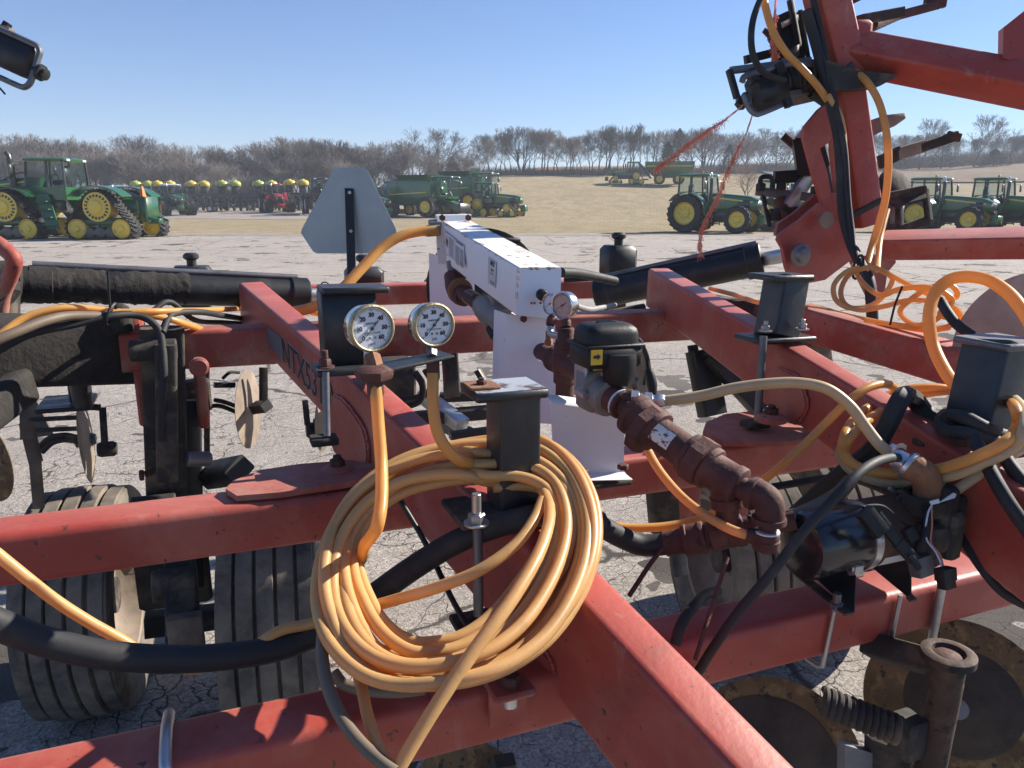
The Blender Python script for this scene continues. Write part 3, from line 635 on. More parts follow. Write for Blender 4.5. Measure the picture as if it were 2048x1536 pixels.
# decal on the hitch beam
p0, d_, s_ = side_frame(D1, 0); n1 = -s_; uu = n1.cross(d_).normalized()
if uu.z < 0: uu = -uu
def onD1(px, py): return onplane(px, py, W(*D1[0]) + n1*0.0012, n1)
ta, tb_ = onD1(565, 708), onD1(659, 800)
rt = (tb_-ta).normalized(); ctr = (ta+tb_)/2
ta, tb_ = onD1(566, 701), onD1(663, 804)
rt = (tb_-ta).normalized(); ctr = (ta+tb_)/2; L_ = (tb_-ta).length
CAPH = 0.104; SXT = L_/(CAPH*4.05)
text_mesh('NTX5310', CAPH, M['decal_edge'], 'decal_outline', TB, ctr + n1*0.0002, rt, uu, 0.0004, bold=0.0032, sx=SXT)
text_mesh('NTX5310', CAPH, M['ink'], 'decal', TB, ctr + n1*0.0012, rt, uu, 0.0004, bold=0.0014, sx=SXT)
q = [onD1(x, y) for x, y in ((535, 652), (563, 676), (568, 722), (536, 690))]
MB().prism(q, n1*0.0012).obj('decal', M['ink_grey'], TB)
# ------------------------------------------------------------------ rest posts on the hitch beams
def stand_post(name, p_top, p_bot, w, faces=None):
    return MB().beam(p_bot, p_top, w, w, 0.006, up=BK).obj(name, M['black_post'], TB)
# front post under the gauges
pt, pb = W(1026, 785, 1.275), W(1026, 1040, 1.275)
pb = Vector((pt.x, pt.y, pb.z)); stand_post('rest_post', pt, pb, 0.074)
tp = pt + UP*0.006
MB().box(tp - CX_*0.018, 0.064, 0.048, 0.0075, IMP, 0.003).obj('post_cap_plate', M['white_rust'] if False else M['black_post'], TB)
MB().box(tp - CX_*0.018 + UP*0.0080, 0.061, 0.045, 0.0008, IMP).obj('worn_paint_patch', surf('worn_cap_top', (0.42, 0.44, 0.47), 0.4, 0.2, 0.1, 9, (0.10, 0.06, 0.045), (0.47, 0.56), 18, 0.95, None, bmp=0.1), TB)
bpz = pb + UP*0.004
MB().box(bpz - CX_*0.03, 0.085, 0.060, 0.006, IMP, 0.003).obj('post_base_plate', M['black_dirty'], TB)
st = W(953, 1040, 1.235)
b = MB(); bolt(b, Vector((st.x, st.y, pb.z+0.01)), UP, 0.0145, 0.016, 0.034); b.obj('stud', M['steel'], TB)
MB().cyl(W(955, 1058, 1.24), W(957, 1232, 1.24), 0.0085, 12).obj('clamp_rod', M['steel_dark'], TB)
MB().box(W(948, 1245, 1.26), 0.035, 0.03, 0.006, IMP, 0.002).obj('clamp_foot', M['black_dirty'], TB)
# second post: channel behind the left gauge
pt = W(689, 585, 1.62); pb2 = W(694, 738, 1.62); pb2 = Vector((pt.x, pt.y, pb2.z))
MB().box((pt+pb2)/2 + CX_*0.012, 0.055, 0.006, (pt.z-pb2.z)/2, IMP, 0.002).obj('rest_post', M['black_post'], TB)
MB().box((pt+pb2)/2 - CX_*0.045 + BK*0.03, 0.006, 0.036, (pt.z-pb2.z)/2, IMP, 0.002).obj('rest_post', M['black_post'], TB)
MB().box(pt + CX_*0.022 + BK*0.02 + UP*0.006, 0.072, 0.045, 0.0065, IMP, 0.003).obj('post_cap_plate', M['black_post'], TB)
MB().box(pb2 + CX_*0.01 - UP*0.006, 0.085, 0.05, 0.007, IMP, 0.003).obj('post_base_plate', M['black_post'], TB)
p = W(651, 735, 1.58); b = MB(); bolt(b, p, UP, 0.013, 0.016, 0.018); b.obj('stud', M['rust'], TB)
MB().cyl(p - UP*0.01, W(654, 872, 1.58), 0.0075, 12).obj('clamp_rod', M['steel_dark'], TB)
MB().box(W(648, 880, 1.59), 0.028, 0.022, 0.008, IMP, 0.002).obj('clamp_foot', M['black_dirty'], TB)
# third post on the right hitch beam
pt = W(1573, 556, 1.995); pb3 = W(1553, 672, 1.995); 
MBS(1.16).beam(pb3, pt, 0.074, 0.074, 0.006, up=BK).obj('rest_post', M['black_post'], TB)
ax3 = (CX_, BK, (pt-pb3).normalized())
MBS(1.16).box(pt + UP*0.004 - CX_*0.02, 0.058, 0.046, 0.0065, IMP, 0.003).obj('post_cap_plate', M['black_post'], TB)
MBS(1.16).box(pb3 - UP*0.004 - CX_*0.004, 0.082, 0.045, 0.006, IMP, 0.003).obj('post_base_plate', M['black_post'], TB)
for x, y in ((1531, 655), (1605, 652)):
    p = W(x, y, 1.937); b = MBS(1.16); bolt(b, p - UP*0.009, UP, 0.010, 0.012, 0.012); b.obj('stud', M['steel'], TB)
MBS(1.16).cyl(W(1527, 672, 1.914), W(1515, 842, 1.937), 0.0085, 12).obj('clamp_rod', M['steel_dark'], TB)
MBS(1.16).box(W(1510, 848, 1.960), 0.028, 0.02, 0.007, IMP, 0.002).obj('clamp_foot', M['black_dirty'], TB)
# fourth post at the right edge
pt = W(2003, 690, 1.508); pb4 = W(1958, 880, 1.508)
MBS(1.16).beam(pb4, pt, 0.092, 0.085, 0.006, up=BK).obj('rest_post', M['black_post'], TB)
MBS(1.16).box(pt + UP*0.006, 0.056, 0.052, 0.006, IMP, 0.003).obj('post_cap_plate', M['steel_dark'], TB)
MBS(1.16).box(pb4 - UP*0.012, 0.09, 0.06, 0.006, IMP, 0.003).obj('post_base_plate', M['black_dirty'], TB)
p = W(1912, 905, 1.462); b = MBS(1.16); bolt(b, p, UP, 0.016, 0.03, 0.0); b.obj('stud', M['rust'], TB)
# ------------------------------------------------------------------ gauge wheels
def tyre_wheel(px, py, Z, Rr, wd, axis, rimside=1):
    c = onplane(px, py, (0, 0, Rr - 0.004), UP)
    a = Vector(axis).normalized(); ribs = MB(); hw = wd/2
    pr = [(Rr*.60, -hw*.80), (Rr*.72, -hw*.98), (Rr*.86, -hw*1.0), (Rr*.95, -hw*.94)]
    grooves = [-.80, -.40, 0.0, .40, .80]
    for i in range(5):
        x0, x1 = -0.98+i*0.395, -0.98+i*0.395+0.335
        for xx in (x0+0.0, x0+.02, x1-.02, x1):
            crown = 1.0 - 0.045*abs((x0+x1)/2)**2
            pr.append((Rr*crown - (0.006 if xx in (x0, x1) else 0), hw*xx))
        if i < 4: pr += [(Rr*crown - 0.020, hw*(x1+0.004)), (Rr*crown-0.020, hw*(x1+0.056))]
    pr += [(Rr*.95, hw*.98), (Rr*.86, hw*1.0), (Rr*.72, hw*.98), (Rr*.60, hw*.80)]
    w_ = bpy.data.objects.new('wheel', None); COL.objects.link(w_); w_.parent = TB
    MB().lathe(c, a, pr, 72, False).obj('tyre', M['tyre'], w_, 30)
    pr2 = [(Rr*.61, -hw*.82), (Rr*.57, -hw*.80), (Rr*.55, -hw*.4), (Rr*.50, -hw*.2), (Rr*.20, -hw*.15), (Rr*.12, -hw*.35), (0, -hw*.35)]
    MB().lathe(c, a, pr2, 40, False).obj('rim', M['disc_tan'], w_); MB().lathe(c, -a, pr2, 40, False).obj('rim', M['disc_tan'], w_)
    MB().cyl(c - a*hw*.55, c + a*hw*.55, Rr*.16, 20).obj('hub', M['black_dirty'], w_)
    return c
AX = Vector((CX_.x, CX_.y, 0)).normalized()
AXL = Vector((math.cos(R_(15)), math.sin(R_(15)), 0.0))
tyre_wheel(186, 1195, 2.28, 0.372, 0.262, AXL)
tyre_wheel(552, 1240, 2.50, 0.372, 0.272, AXL)
AXR = Vector((math.cos(R_(8)), math.sin(R_(8)), 0.0))
tyre_wheel(1470, 1110, 2.60, 0.375, 0.27, AXR)
tyre_wheel(1640, 1060, 3.05, 0.375, 0.27, AXR)
# wheel legs with greasy cylinders, left
def leg(pts, w, h, mat, name='wheel_leg'):
    return MB().beam(W(*pts[0]), W(*pts[1]), w, h, 0.008, up=BK).obj(name, mat, TB)
leg([(325, 655, 2.15), (340, 1150, 2.35)], 0.115, 0.07, M['black_dirty'])
leg([(375, 800, 2.35), (382, 1170, 2.4)], 0.08, 0.06, M['black'])
leg([(332, 690, 2.05), (335, 960, 2.1)], 0.055, 0.055, M['black_dirty'], 'wheel_cylinder')
leg([(362, 1130, 2.30), (368, 1290, 2.05)], 0.085, 0.085, M['black_dirty'], 'walking_beam')
MB().box(W(372, 1265, 2.03), 0.045, 0.02, 0.05, IMP, 0.004).obj('walking_beam_end', M['mud'], TB)
leg([(290, 1250, 2.45), (470, 1228, 2.55)], 0.07, 0.07, M['black_dirty'], 'axle')
MB().box(W(345, 1130, 2.42), 0.11, 0.02, 0.14, IMP, 0.01).obj('axle_plate', M['mud'], TB)
for (x, y) in ((318, 975), (300, 960)):
    pass
b = MB(); b.cyl(W(292, 948, 2.12), W(320, 936, 2.15), 0.010, 10); b.hexn(W(288, 950, 2.12), CX_*-1, 0.016, 0.012); b.obj('bolt', M['rust'], TB)
b = MB(); b.cyl(W(372, 918, 2.1), W(420, 918, 2.15), 0.022, 14, bev=.004); b.obj('pin', M['steel_dark'], TB)
for (x, y, Z, r) in ((307, 700, 2.08, 0.03), (308, 1010, 2.2, .03), (350, 1170, 2.2, 0.05)):
    MB().cyl(W(x, y, Z) - CX_*0.06, W(x, y, Z)+CX_*0.06, r, 18, bev=.004).obj('pivot_pin', M['black_dirty'], TB)
MB().box(W(283, 735, 2.22), 0.02, 0.05, 0.17, IMP, 0.008).obj('leg_bracket', M['red_dusty'], TB)
MB().box(W(402, 780, 2.28), 0.016, 0.05, 0.11, IMP, 0.008).obj('leg_bracket', M['red_dusty'], TB)
b = MB(); b.lathe(W(398, 732, 2.05), -BK, [(0.026, 0), (0.026, 0.02), (0.02, 0.026)], 20); b.obj('pivot_pin', M['red_dusty'], TB)
leg([(480, 940, 2.25), (420, 950, 2.4)], 0.06, 0.08, M['black'], 'cross_link')
# right wheel legs
leg([(1318, 920, 2.05), (1330, 1060, 2.1)], 0.08, 0.05, M['black_dirty']); leg([(1475, 990, 2.0), (1470, 1080, 2.0)], 0.05, 0.04, M['red'])
MB().box(W(1365, 1000, 2.1), 0.05, 0.02, 0.11, IMP, 0.006).obj('leg_bracket', M['red_dusty'], TB)
for (x0, y0, x1, y1, Z, w_, mt) in ((1352, 935, 1352, 1040, 2.15, .04, 'red'), (1400, 700, 1425, 830, 2.55, 0.09, 'black'), (1430, 700, 1530, 810, 2.5, 0.10, 'black'), (1385, 690, 1402, 800, 2.6, .035, 'black_dirty'), (1348, 1040, 1360, 1150, 2.3, 0.05, 'black')):
    MB().beam(W(x0, y0, Z), W(x1, y1, Z), w_, w_*.6, 0.006, up=BK).obj('leg_plate', M[mt], TB)
# rear trip housings on the far bar (black cast boxes with a bolt on top)
for (x, y, Z, wpx, hpx, lit) in ((385, 545, 3.6, 74, 26, 1), (728, 553, 3.7, 72, 36, 0), (873, 572, 3.9, 40, 34, 0), (1236, 522, 3.7, 62, 62, 0)):
    k = Z/FPX; p = W(x, y, Z)
    hh = bpy.data.objects.new('trip_housing', None); COL.objects.link(hh); hh.parent = TB
    MB().box(p, wpx*k/2, 0.07, hpx*k/2, IMP, 0.02).obj('casting', M['black'], hh)
    b = MB(); b.cyl(p+UP*hpx*k/2, p+UP*(hpx*k/2+0.05), 0.022, 14); b.lathe(p+UP*(hpx*k/2+0.03), UP, [(0.026, 0), (0.036, .008), (.036, .022), (.024, .032)], 16); b.obj('adjusting_bolt', M['black'], hh)
    MB().box(p - UP*(hpx*k/2+0.08) + BK*0.05, wpx*k/2*.8, 0.05, 0.09, IMP, 0.01).obj('arm', M['black_dirty'], hh)
MB().tube([W(650, 573, 3.4) + 0.020*(math.cos(2*PI*k/16)*CX_ + math.sin(2*PI*k/16)*UP) for k in range(16)], .0035, 6, closed=True).obj('pull_ring', M['steel_dark'], TB)
# ------------------------------------------------------------------ coulters (each a bolt-on unit with disc, arm and tubes)
def coulter(cpx, cpy, Z, R, normal, mat, extra=None, dish=0.012):
    e = bpy.data.objects.new('coulter', None); COL.objects.link(e); e.parent = TB
    c = W(cpx, cpy, Z); n = Vector(normal).normalized()
    MB().disc(c, n, R, 0.008, 48, dish).obj('disc_blade', M[mat], e)
    h = MB(); h.lathe(c - n*0.03, n, [(R*.15, 0), (R*.17, .02), (R*.17, .04), (R*.12, .06)], 20)
    for k in range(5):
        a = 2*PI*k/5; u = n.orthogonal().normalized(); v = n.cross(u); q_ = c + (math.cos(a)*u+math.sin(a)*v)*R*.30
        h.hexn(q_ - n*0.014, n, R*.035, 0.028)
    h.obj('hub', M['steel_dark'], e)
    return e
def arm(e, a, b_, w, mat='black_dirty', name='arm', h=None): MB().beam(W(*a), W(*b_), w, h or w*.6, 0.003, up=BK).obj(name, M[mat], e)
def bent(e, pts, r, mat='black_dirty', name='tube'): MB().tube(catmull([W(*p) for p in pts], 6), r, 8).obj(name, M[mat], e)
e = coulter(497, 818, 2.75, 0.145, (1.0, 0.03, 0.02), 'disc_tan')
arm(e, (527, 735, 2.7), (527, 815, 2.7), 0.03); arm(e, (534, 812, 2.65), (510, 815, 2.7), 0.035, 'black', h=.04)
arm(e, (413, 700, 2.6), (414, 905, 2.65), 0.02); arm(e, (428, 770, 2.7), (470, 770, 2.75), 0.02, 'black')
bent(e, [(385, 830, 2.6), (415, 815, 2.65), (440, 812, 2.7), (475, 825, 2.75)], 0.008); bent(e, [(430, 800, 2.65), (452, 805, 2.7), (478, 815, 2.75)], 0.008); bent(e, [(445, 757, 2.7), (460, 745, 2.7), (478, 745, 2.75)], .006)
MB().box(W(390, 790, 2.5), 0.05, 0.03, 0.05, IMP, 0.006).obj('clamp', M['black_dirty'], e)
e = coulter(172, 880, 2.45, 0.14, (0.92, 0.385, 0.03), 'disc_tan')
MB().box(W(135, 806, 2.35), 0.075, 0.09, 0.007, IMP, 0.003).obj('mount_plate', M['black'], e)
MB().lathe(W(165, 800, 2.3), UP, [(0.028, -0.02), (0.03, 0.055), (0.02, .06)], 20).obj('swivel', M['black'], e)
MB().box(W(148, 782, 2.35), 0.012, 0.03, 0.03, IMP, 0.003).obj('bolt_block', M['black'], e)
arm(e, (205, 815, 2.35), (210, 895, 2.35), 0.02, 'black_dirty'); arm(e, (200, 815, 2.35), (150, 812, 2.35), 0.02, 'black_dirty')
b = MB(); b.lathe(W(195, 900, 2.35), CX_, [(0.02, 0), (.024, .01), (.024, .045), (.018, .055)], 18); b.obj('hub_cap', M['black_dirty'], e)
for y in (840, 862): bent(e, [(60, y, 2.4), (110, y-3, 2.4), (158, y-5, 2.42)], 0.008)
bent(e, [(78, 895, 2.4), (100, 876, 2.4), (130, 870, 2.4), (158, 876, 2.42)], 0.009); bent(e, [(84, 904, 2.4), (104, 886, 2.4), (130, 880, 2.4), (158, 884, 2.42)], 0.009)
arm(e, (52, 845, 2.2), (72, 925, 2.2), 0.035, 'mud', 'knife'); arm(e, (70, 920, 2.2), (78, 1015, 2.25), 0.03, 'mud', 'knife')
MB().prism([W(38, 800, 2.5), W(72, 800, 2.5), W(105, 870, 2.5), W(40, 880, 2.5)], BK*0.02).obj('knife_plate', M['mud'], e)
e = coulter(-32, 915, 1.72, 0.108, (-0.45, -0.88, -0.05), 'disc_rust')
arm(e, (-30, 800, 2.1), (-10, 905, 2.1), 0.03)
e = coulter(1262, 765, 2.55, 0.135, (0.78, -0.6, 0.0), 'disc_tan')
arm(e, (1285, 700, 2.6), (1285, 770, 2.6), 0.02)
e = coulter(645, 845, 2.6, 0.10, (1, 0.0, 0), 'disc_tan'); arm(e, (610, 800, 2.55), (615, 850, 2.55), 0.02, 'black'); MB().lathe(W(612, 862, 2.55), CX_, [(.02, 0), (.028, .01), (.028, .04), (.02, .05)], 16).obj('hub_cap', M['black'], e)
def dark_centre(e, cpx, cpy, Z, R, n):
    n = Vector(n).normalized(); c = W(cpx, cpy, Z)
    if n.dot(CAM-c) < 0: n = -n
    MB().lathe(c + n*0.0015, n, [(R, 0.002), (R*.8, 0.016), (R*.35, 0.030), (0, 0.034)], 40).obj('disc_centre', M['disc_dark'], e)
e = coulter(1912, 1410, 1.62, 0.182, (-0.42, -0.82, 0.30), 'disc_rust', dish=0.0)
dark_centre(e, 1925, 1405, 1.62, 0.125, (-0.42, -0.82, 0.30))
MB().lathe(W(1895, 1322, 1.36), UP, [(0.030, -0.05), (0.032, 0.0), (0.046, 0.004), (0.046, 0.018), (0.036, 0.022), (0.028, 0.020), (0.024, 0.008)], 28).obj('swivel_collar', M['post_rust'], e)
MB().lathe(W(1895, 1322, 1.36), UP, [(0.0275, -0.02), (0.0275, 0.010), (0.022, 0.014), (0, 0.015)], 20).obj('pivot_pin', M['rust'], e)
MB().cyl(W(1895, 1360, 1.37), W(1855, 1560, 1.42), 0.027, 20).obj('swivel_post', M['post_rust'], e)
MB().beam(W(1740, 1290, 1.50), W(1880, 1330, 1.38), 0.06, 0.045, 0.006, up=BK).obj('arm', M['black_dirty'], e)
MB().box(W(1815, 1470, 1.40), 0.022, 0.025, 0.040, IMP, 0.004).obj('spring_seat', M['black_dirty'], e)
MB().prism([W(1745, 1480, 1.45), W(1830, 1510, 1.4), W(1800, 1580, 1.4), W(1745, 1560, 1.45)], BK*0.02).obj('spring_bracket', M['black_dirty'], e)
sp0, sp1 = W(1645, 1402, 1.40), W(1800, 1462, 1.36); ax = (sp1-sp0).normalized(); su = ax.orthogonal().normalized(); sv = ax.cross(su); N = 11
MB().tube([sp0 + (sp1-sp0)*(i/(N*16)) + 0.0215*(math.cos(2*PI*i/16)*su + math.sin(2*PI*i/16)*sv) for i in range(N*16+1)], 0.0072, 8).obj('coil_spring', M['black_dirty'], e)
MB().cyl(sp0, sp1, 0.014, 12).obj('spring_rod', M['black_dirty'], e)
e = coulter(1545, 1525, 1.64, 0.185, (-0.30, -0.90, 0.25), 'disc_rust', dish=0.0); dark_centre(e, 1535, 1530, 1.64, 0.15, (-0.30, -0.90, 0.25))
MB().prism([W(1690, 1490, 1.45), W(1790, 1520, 1.45), W(1760, 1570, 1.45), W(1690, 1570, 1.45)], BK*0.02).obj('bracket', M['steel_dark'], e)
e = coulter(945, 1620, 1.50, 0.135, (-0.35, -0.88, 0.3), 'disc_rust'); arm(e, (1010, 1520, 1.4), (960, 1600, 1.5), .04)
# gubbins behind the manifold: black cross links, valve blocks, bright aluminium step
for (a, b_, w_, mt) in (((780, 690, 2.75), (1010, 690, 2.9), .03, 'black'), ((820, 838, 2.2), (1000, 822, 2.3), .05, 'black'), ((880, 795, 2.5), (1000, 790, 2.5), .04, 'black'), ((900, 872, 2.05), (1010, 858, 2.1), .03, 'black'), ((845, 790, 2.3), (925, 850, 2.2), .05, 'galv'), ((870, 840, 2.3), (960, 880, 2.25), .05, 'steel_dark'), ((955, 740, 2.7), (985, 790, 2.7), .03, 'black'), ((1128, 560, 3.3), (1190, 556, 3.3), .03, 'rubber')):
    MB().beam(W(*a), W(*b_), w_, w_*.7, 0.004, up=UP).obj('link_bar', M[mt], TB)
MB().box(W(795, 760, 2.4), 0.05, 0.05, 0.07, IMP, 0.01).obj('valve_block', M['black_dirty'], TB)
MB().box(W(1015, 470, 3.0) - UP*0.02, 0.05, 0.02, 0.01, IMP, 0.004).obj('spare_bracket', M['black'], TB)
arc = [W(988, 456, 2.95), W(1005, 464, 2.95), W(1025, 476, 2.95), W(1045, 491, 2.95), W(1056, 502, 2.95)]
MB().disc(W(970, 575, 3.0), (0.2, -0.95, 0.15), 0.235, 0.01, 48, .01).obj('disc_blade', M['black_dirty'], TB)
# the left wing hinge caked in dirt
MB().beam(W(-60, 700, 1.95), W(270, 700, 2.25), 0.16, 0.19, 0.03, up=UP).obj('hinge_tube', M['grease'], TB)
MB().beam(W(-60, 850, 1.80), W(50, 770, 2.0), 0.06, 0.10, 0.02, up=UP).obj('hinge_arm', M['grease'], TB)
for (x, y, r) in ((125, 612, .03), (170, 622, .035), (215, 617, .03), (240, 610, .03)):
    MB().lathe(W(x, y+18, 2.12), UP, [(r, -.05), (r*1.1, 0), (r*.8, .02), (r*.3, .03)], 12).obj('hinge_bolt', M['grease'], TB)
for (pts, w_) in (([(1415, 610, 2.9), (1600, 640, 2.6)], .08), ([(1180, 640, 3.0), (1290, 620, 3.0)], .05), ([(1590, 615, 2.75), (1650, 640, 2.7)], .05)):
    MB().beam(W(*pts[0]), W(*pts[1]), w_, w_, 0.01, up=UP).obj('hinge_link', M['black_dirty'], TB)
MB().beam(W(1600, 640, 2.42), W(1990, 752, 1.95), 0.105, 0.105, 0.012, up=UP).obj('wing_root_tube', M['red_dusty'], TB)
for (x, y, Z) in ((1620, 670, 2.45), (1560, 660, 2.6)): MB().box(W(x, y, Z), .05, .05, .06, IMP, .01).obj('hinge_block', M['mud'], TB)
MB().beam(W(1640, 700, 2.6), W(1650, 780, 2.6), .06, .05, .006, up=BK).obj('leg_plate', M['black_dirty'], TB)
# hydraulic fold cylinders
def cylinder(label, a, b_, r, rodb, end_mat, caked=False):
    P, Q = W(*a), W(*b_); e = thing('hydraulic_cylinder', label, 'hydraulic cylinder', P, 0, 'hydraulic fold cylinders')
    MB().cyl(P, Q, r, 24, bev=.006).obj('barrel', M['black'], e)
    MB().cyl(P + UP*r*1.15, P + (Q-P)*.97 + UP*r*1.15, 0.011, 10).obj('oil_tube', M['steel_dark'], e)
    MB().cyl(Q, W(*rodb), r*.45, 16).obj('rod', M['steel'], e)
    d = (Q-P).normalized()
    MB().cyl(Q - d*0.06, Q + d*0.01, r*1.14, 24, bev=.006).obj('gland', M['black'], e)
    MB().cyl(P - d*0.02, P + d*0.05, r*1.1, 24, bev=.006).obj('end_cap', M[end_mat], e)
    if caked:
        mb = MB(); random.seed(3)
        prof = [(r*.9, 0)]
        for i in range(1, 70): prof.append((r*(1.03+(.20 if i < 9 else .02)+random.uniform(0, .035))*(1-.06*i/70), i*0.0078))
        mb.lathe(P - d*0.10, d, prof, 28)
        for i in range(len(mb.v)):
            v = Vector(mb.v[i]); mb.v[i] = tuple(v + Vector((0, 0, -1))*0.007*mnoise.noise(v*14) + Vector((0.3, .3, 1))*0.006*mnoise.noise(v*60))
        mb.obj('grease_crust', M['grease'], e)
    return e
cylinder('black hydraulic cylinder crusted with grease, lying across the left of the frame', (70, 568, 2.3), (610, 588, 2.75), 0.052, (655, 590, 2.8), 'grease', True)
cylinder('clean black hydraulic cylinder reaching up to the folded red wing on the right', (1200, 588, 3.45), (1520, 520, 3.20), 0.066, (1600, 505, 3.0), 'black')
# ================================================================== pressure gauges on their bracket
GB = thing('gauge_bracket', 'black painted flat bar bracket carrying the two white pressure gauges', 'bracket', W(905, 760, 1.24))
a, b_ = W(728, 744, 1.16), W(893, 709, 1.245); d = (b_-a).normalized()
MB().beam(a, b_, 0.050, 0.006, 0.002, up=UP, seg=1).obj('top_bar', M['black_post'], GB)
MB().beam(b_ + d*0.006 - UP*0.001, W(905, 795, 1.245), 0.050, 0.006, 0.002, up=d, seg=1).obj('down_leg', M['black_dirty'], GB)
MB().box(W(895, 762, 1.262), 0.006, 0.010, 0.030, IMP, 0.004).obj('side_lug', M['rust'], GB)
tc = tp - CX_*0.058 + UP*0.0115 - BK*0.004
MB().box(tc, 0.026, 0.024, 0.0022, IMP, 0.001).obj('rusty_tab', M['rust_light'], GB)
b = MB(); b.hexn(tc + UP*0.0022, UP, 0.0085, 0.007); b.cyl(tc + UP*0.009, tc + UP*0.013, 0.0045, 8); b.obj('bolt', M['rust'], GB)
MB().lathe(W(748, 745, 1.15), UP, [(0.027, -0.010), (0.030, -0.004), (0.030, 0.004), (0.02, 0.010)], 6).obj('lock_nut', M['rust'], GB)

def gauge(px, py, Z, R, ndir, label, stem_to, stemr, collar, group='ammonia pressure gauges', big=True, name='pressure_gauge', tilt=0.0):
    c = W(px, py, Z); n = Vector(ndir).normalized(); r = UP.cross(n).normalized(); u = n.cross(r).normalized()
    if tilt: q = Matrix.Rotation(tilt, 3, n); r = q @ r; u = q @ u
    g = thing(name, label, 'pressure gauge', c - u*R, 0, group)
    D = 0.036 if big else 0.026
    MB().lathe(c - n*D, n, [(0, 0), (R*.86, 0), (R*.93, .004), (R*.93, D*.55), (R*.96, D*.58), (R*.96, D*.66), (R*.93, D*.68), (R*.93, D*.80)], 48).obj('case', M['chrome'], g)
    MB().lathe(c - n*D, n, [(R*.93, D*.78), (R*1.0, D*.80), (R*1.01, D*.95), (R*.98, D*1.06), (R*.92, D*1.09), (R*.875, D*1.04), (R*.87, D*.93)], 56, False).obj('bezel', M['bezel'] if big else M['chrome'], g)
    MB().lathe(c - n*0.004, n, [(0, 0), (R*.88, 0), (R*.88, 0.002), (0, 0.002)], 48).obj('dial', M['dial'] if big or 'pink' not in label else M['dial_pink'], g)
    f = c - n*0.0016
    def P(ang, rad, h=0.0): return f + n*h + r*(math.sin(ang)*rad) + u*(math.cos(ang)*rad)
    tk = MB(); A0_, A1_ = R_(-135), R_(135)
    for i in range(61):
        an = A0_ + (A1_-A0_)*i/60; lg = i % 10 == 0; r0 = R*(.70 if lg else (.735 if i % 5 == 0 else .765)); ww = R*(.013 if lg else .0055)
        t_ = (P(an+.001, .1)-P(an, .1)).normalized()*ww
        tk.prism([P(an, r0)-t_, P(an, r0)+t_, P(an, R*.83)+t_, P(an, R*.83)-t_], n*0.0003)
    tk.obj('scale_marks', M['ink'], g)
    if big:
        for i, s in enumerate(('0', '10', '20', '30', '40', '50', '60')):
            an = A0_ + (A1_-A0_)*i/6
            text_mesh(s, R*.25, M['ink'], 'numeral', g, P(an, R*.56, .0002), r, u, 0.0002, bold=0.0004)
        text_mesh('psi', R*.21, M['ink_grey'], 'lettering', g, P(PI, R*.62, .0002), r, u, 0.0002)
        text_mesh('AMMONIA', R*.115, M['ink'], 'lettering', g, P(0, R*.20, .0002), r, u, 0.0002)
        text_mesh('SS Tube & Socket', R*.10, M['ink_grey'], 'lettering', g, P(PI, R*.19, .0002), r, u, 0.0002)
        for sx in (-.12, .12):
            MB().lathe(P(PI, R*.40, .0001) + r*R*sx, n, [(0, 0), (R*.055, 0), (R*.055, 0.0003), (0, .0003)], 14).obj('approval_mark', M['ink_grey'], g)
    nd_ = MB(); an = R_(-137) if big else R_(-120)
    tip, tail = P(an, R*.78, .0016), P(an+PI, R*.42, .0016); pr = (P(an+PI/2, R*.022)-f)
    nd_.prism([tip, f + n*.0016 + pr, tail + pr*.9, tail - pr*.9, f + n*.0016 - pr], n*0.0006); nd_.lathe(f + n*0.001, n, [(R*.07, 0), (R*.07, .002), (0, .0025)], 18)
    nd_.obj('needle', M['ink'], g)
    s0 = c - n*D*.5 - u*R*.93; s1 = W(*stem_to)
    k = s1 - s0
    MB().cyl(s0, s0 + k*.30, stemr*.8, 16).obj('stem', M['galv'] if big else M['steel'], g)
    MB().lathe(s0 + k*.22, k, [(stemr*.9, 0), (stemr*.95, k.length*.1), (stemr*.85, k.length*.14)], 14).obj('thread_tape', M['label_white'], g)
    MB().lathe(s0 + k*.34, k, [(stemr*1.1, 0), (stemr*1.16, k.length*.05), (stemr*1.16, k.length*.42), (stemr*1.05, k.length*.5), (stemr*1.0, k.length*.66)], 6 if big else 12).obj('adapter', M[collar], g)
    return g
gauge(745, 657, 1.165, 0.0375, (0.56, -0.83, 0.04), 'left white-faced pressure gauge with a browned bezel above the rusty adapter', (752, 745, 1.16), 0.0125, 'rust_light')
gauge(869, 650, 1.225, 0.0365, (0.50, -0.865, 0.04), 'right white-faced pressure gauge standing near the bend of the black bracket', (864, 715, 1.225), 0.009, 'steel_dark')
MB().lathe(W(750, 762, 1.15), UP, [(0.011, -0.025), (0.013, -0.02), (0.013, 0.0), (0.010, 0.008)], 6).obj('hose_barb', M['rust'], GB)
MB().lathe(W(866, 738, 1.225), UP, [(0.009, -0.02), (0.011, -0.015), (0.011, 0.012), (0.009, 0.018)], 6).obj('hose_barb', M['rust'], GB)
